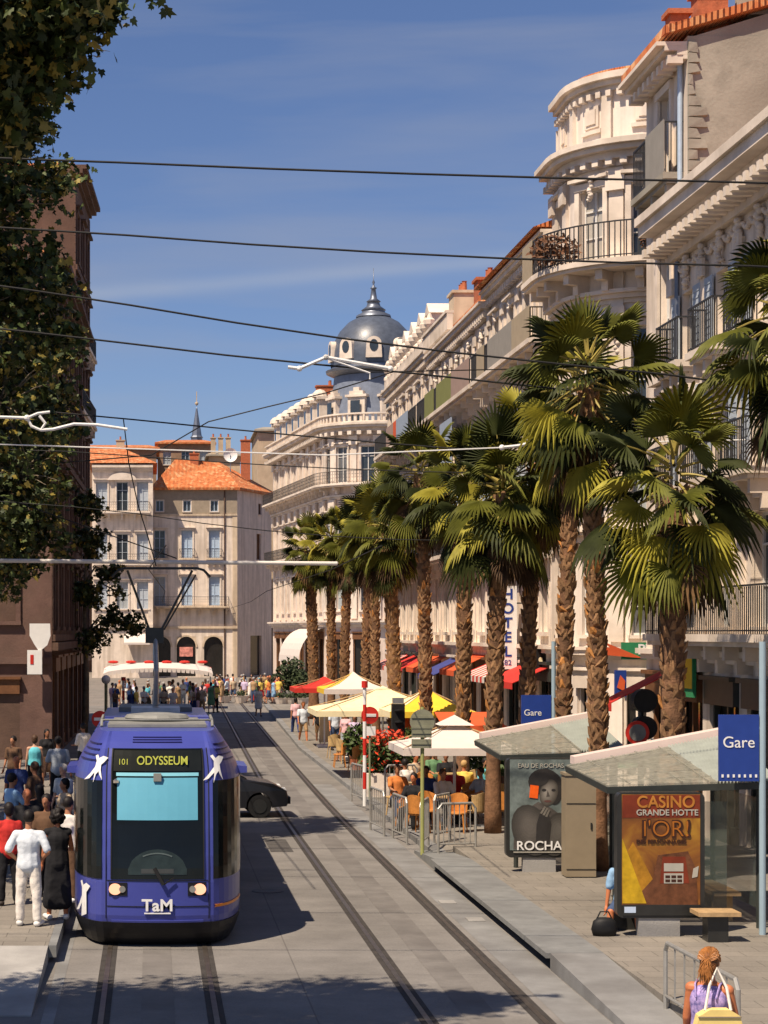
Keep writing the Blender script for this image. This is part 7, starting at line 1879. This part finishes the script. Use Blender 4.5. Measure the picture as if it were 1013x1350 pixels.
# behind the CASINO advert: someone seated at its left edge, bag at the feet
person('person in blue shirt seated low behind the CASINO advert, arm hanging down', 7.27, 30.25, .24, 165, dict(pelvis=.42, legL=(74, 66, 14), legR=(78, 70, 16), armL=(-4, 10, 6, 0), armR=(2, 12, 8, 0), lean=4), False, 3, ('short', 'dark'), (('tshirt', 'blue'), ('shorts', 'denim')), 1.72, .012, None, SHOEW)
t = empty('crate_seat', (7.27, 30.35, .24), 'dark low box used as a seat behind the CASINO advert', 'box'); b = MB(); b.box((7.27, 30.38, .40), (.42, .4, .32)); b.box((7.27, 30.38, .57), (.46, .44, .03)); b.build('box_body', M_FRAME, t)
x = W(797, 833, 29.6).x; t = empty('bag', (x, 29.6, .24), 'black shoulder bag on the ground left of the CASINO advert', 'bag'); b = MB()
b.lathe((x, 29.6, .24), [(0, 0), (.17, 0), (.2, .1), (.17, .22), (.1, .27), (0, .28)], 14, ry=.6); b.build('bag_body', M_BLACK, t, smooth=True); b = MB(); b.tube([(x - .13, 29.6, .46), (x - .06, 29.6, .6), (x + .06, 29.6, .6), (x + .13, 29.6, .46)], .012, 6); b.build('strap', M_BLACK, t)
# woman with the yellow bag, nearest the camera
wx, wy = at(936, 18.6), 18.6
wm = person('tanned woman with auburn ponytail and violet print top, seen from behind on the right', wx, wy, 0.0, -30, dict(armL=(6, 10, 20, 0), armR=(10, 12, 70, 25), legL=(4, 4, 3), legR=(-4, 6, 3)), True, 3, ('ponytail', 'auburn'), (('strap', 'print'), ('skirt', 'print')), 1.78, .008, None, SHOEW)
b = MB(); J = skel(dict(armL=(6, 10, 20, 0), armR=(10, 12, 70, 25)), True)
for s in (-1, 1): b.tube([J['chest'] + Vector((s * .09, -.13, .03)), J['neck'] + Vector((s * .11, -.075, -.02)), J['neck'] + Vector((s * .115, .02, .0)), J['chest'] + Vector((s * .1, .12, .05))], .009, 6)
st = b.build('strap', CLO['print'], None); st.parent = wm
b = MB(); h = J['hd']; hr = random.Random(9)
for i in range(170):     # loose strands drawn back into the ponytail
    a = hr.uniform(-1.5, 1.5); e = hr.uniform(-.3, 1.3); c = Vector((math.sin(a) * math.cos(e) * .098, -.022 + math.cos(a) * math.cos(e) * .104, .036 + math.sin(e) * .112))
    tie = Vector((hr.uniform(-.02, .02), -.125, .03 + hr.uniform(-.02, .02))); m_ = c.lerp(tie, .5); m_ = Vector((m_.x * 1.25, m_.y - .01, m_.z + .03)); 
    v = (m_ - Vector((0, -.022, .036))); sc_ = max(1, .112 / max(.03, v.length)); m_ = Vector((0, -.022, .036)) + v * sc_
    end = tie + Vector((hr.uniform(-.06, .06), -.03 + hr.uniform(-.05, .02), -hr.uniform(.06, .2)))
    b.tube([h + c, h + m_, h + tie, h + tie.lerp(end, .5) + Vector((0, -.03, .01)), h + end], [.004, .006, .006, .005, .002], 4)
q = b.build('hair_strands', mat('light_auburn_hair', (.34, .14, .04), .45, .5, 30), None); q.parent = wm
b = MB()
for s in (-1, 1): b.ell(h + Vector((s * .036, .085, .012)), (.032, .016, .022), 10, 6); b.bar(h + Vector((s * .07, .07, .016)), h + Vector((s * .082, -.01, .016)), .008)
b.bar(h + Vector((-.03, .096, .016)), h + Vector((.03, .096, .016)), .008); sg = b.build('sunglasses', M_TGLASS, None); sg.parent = wm
t = empty('handbag', (wx - .02, wy - .28, 1.03), 'pale yellow handbag hanging from the shoulder of the woman at the right', 'handbag')
b = MB(); zb = 1.03; M_BAG = mat('pale_yellow_leather', (.80, .62, .22), .5, .1, 5)
ring = [(-.21, 0), (-.23, .1), (-.2, .22), (-.1, .28), (.1, .28), (.2, .22), (.23, .1), (.21, 0)]
b.prism([(wx + q * .95, wy - .33, zb + z * .95) for q, z in ring], (0, .13, 0)); b.build('bag_body', M_BAG, t)
b = MB(); b.tube([(wx - .12, wy - .27, zb + .25), (wx - .06, wy - .2, zb + .47), (wx + .03, wy - .13, zb + .62), (wx + .1, wy - .2, zb + .45), (wx + .12, wy - .27, zb + .25)], .014, 6); b.build('handle', CLO['white'], t)
b = MB(); b.bar((wx - .2, wy - .336, zb + .2), (wx + .2, wy - .336, zb + .2), .012); b.build('zip', M_BEIGE, t)

# ------------------------------------------------------------------ the far crowd
rng = random.Random(21)
PROTO = []
for i, (pose, fem, hair, wear, sk) in enumerate(((STAND, False, ('short', 'dark'), (('tshirt', 'white'), ('trousers', 'denim')), 0), (walk(16), True, ('long', 'brown'), (('tshirt', 'white'), ('skirt', 'white')), 0), (HOLD, True, ('bob', 'dark'), (('vest', 'white'), ('dress', 'white')), 2),
        (walk(18), False, ('hat', 'straw'), (('tshirt', 'white'), ('shorts', 'tan')), 3), (FOLD, False, ('short', 'grey'), (('shirt', 'white'), ('trousers', 'black')), 1))):
    o = person('far person', 0, 0, 0, 0, pose, fem, sk, hair, wear, 1.7, .034); PROTO.append(o)
realize()
ROWS = []
for i in range(44): ROWS.append((rng.uniform(148, 285), rng.uniform(108, 132), 0))
for i in range(42): ROWS.append((rng.uniform(284, 376), rng.uniform(131, 148), 1))
seen = set(); COLN = ['white', 'white', 'pink', 'paleblue', 'red', 'blue', 'navy', 'yellow', 'beige', 'orange', 'lavender', 'black', 'green', 'turquoise', 'brown', 'tan']
CW = dict(paleblue='pale blue', tan='tan', beige='beige')
BOT = ['denim', 'white', 'tan', 'black', 'grey', 'brown', 'navy', 'pink', 'red', 'beige']
POSEW = ['standing', 'walking', 'holding something', 'in a straw hat', 'with folded arms']
for n, (px, d, sq) in enumerate(ROWS):
    k = rng.randrange(5)
    for tries in range(60):
        c, bt = rng.choice(COLN), rng.choice(BOT); key = (k, c, bt, sq)
        if key not in seen: break
        k = rng.randrange(5)
    seen.add(key)
    src = PROTO[k]; o = copy_tree(src)
    o.location = (at(px, d), d, 0); o.rotation_euler = (0, 0, rng.uniform(0, 6.28)); q = rng.uniform(.94, 1.04); o.scale = (q, q, q)
    bot = {0: 'trousers', 1: 'skirt', 2: 'dress', 3: 'shorts', 4: 'trousers'}[k]
    for ch in o.children:
        nm = ch.name.split('.')[0]
        if nm in ('shirt', 'top', 'trousers', 'skirt', 'shorts', 'dress'):
            ch.material_slots[0].link = 'OBJECT'; ch.material_slots[0].material = CLO[c if (nm in ('shirt', 'top') or k == 2) else bt]
    cn = CW.get(c, c); bn = CW.get(bt, bt)
    wear = f'{cn} dress' if k == 2 else f'{cn} top and {bn} {bot}'
    if k == 2 and (2, c, sq) in seen:
        wear = f'{cn} dress'
    seen.add((2, c, sq))
    o['label'] = ('person in ' + wear + ' ' + POSEW[k] + (' under the white market awning' if not sq else ' on the far square'))
    o['category'] = 'person'; o['group'] = 'crowd under the white market awning' if not sq else 'crowd on the far square'
for o in PROTO:
    for c in list(o.children): D.objects.remove(c)
    D.objects.remove(o)
# pale planters along the square
for i, px in enumerate((296, 318, 372, 384, 398)):
    d = 133 if i < 2 else 128.5; x = at(px, d); t = empty('stone_planter', (x, d, 0), ['low pale planter at the left of the far square crowd', 'low pale planter in front of the far square crowd', 'low pale planter right of the far square crowd', 'low pale planter below the dark bush', 'low pale planter beside the last palm'][i], 'planter', 'pale planters on the square')
    b = MB(); b.lathe((x, d, 0), [(0, 0), (.32, 0), (.5, .45), (.54, .5), (.46, .5), (0, .42)], 12); b.build('bowl', M_WHITE, t)
    b = MB(); leafball(b, (x, d, .62), (.45, .45, .22), 90, random.Random(i), .12); b.build('foliage', M_BUSH, t, fixn=False)
# ------------------------------------------------------------------ lettering becomes plain mesh
bpy.context.view_layer.update()
dg = bpy.context.evaluated_depsgraph_get()
for o in [o for o in COL.objects if o.type == 'FONT']:
    me = D.meshes.new_from_object(o.evaluated_get(dg)); nm = o.name.split('.')[0]
    n = D.objects.new(nm, me); COL.objects.link(n); n.parent = o.parent; n.location = o.location; n.rotation_euler = o.rotation_euler; n.scale = o.scale
    D.objects.remove(o)
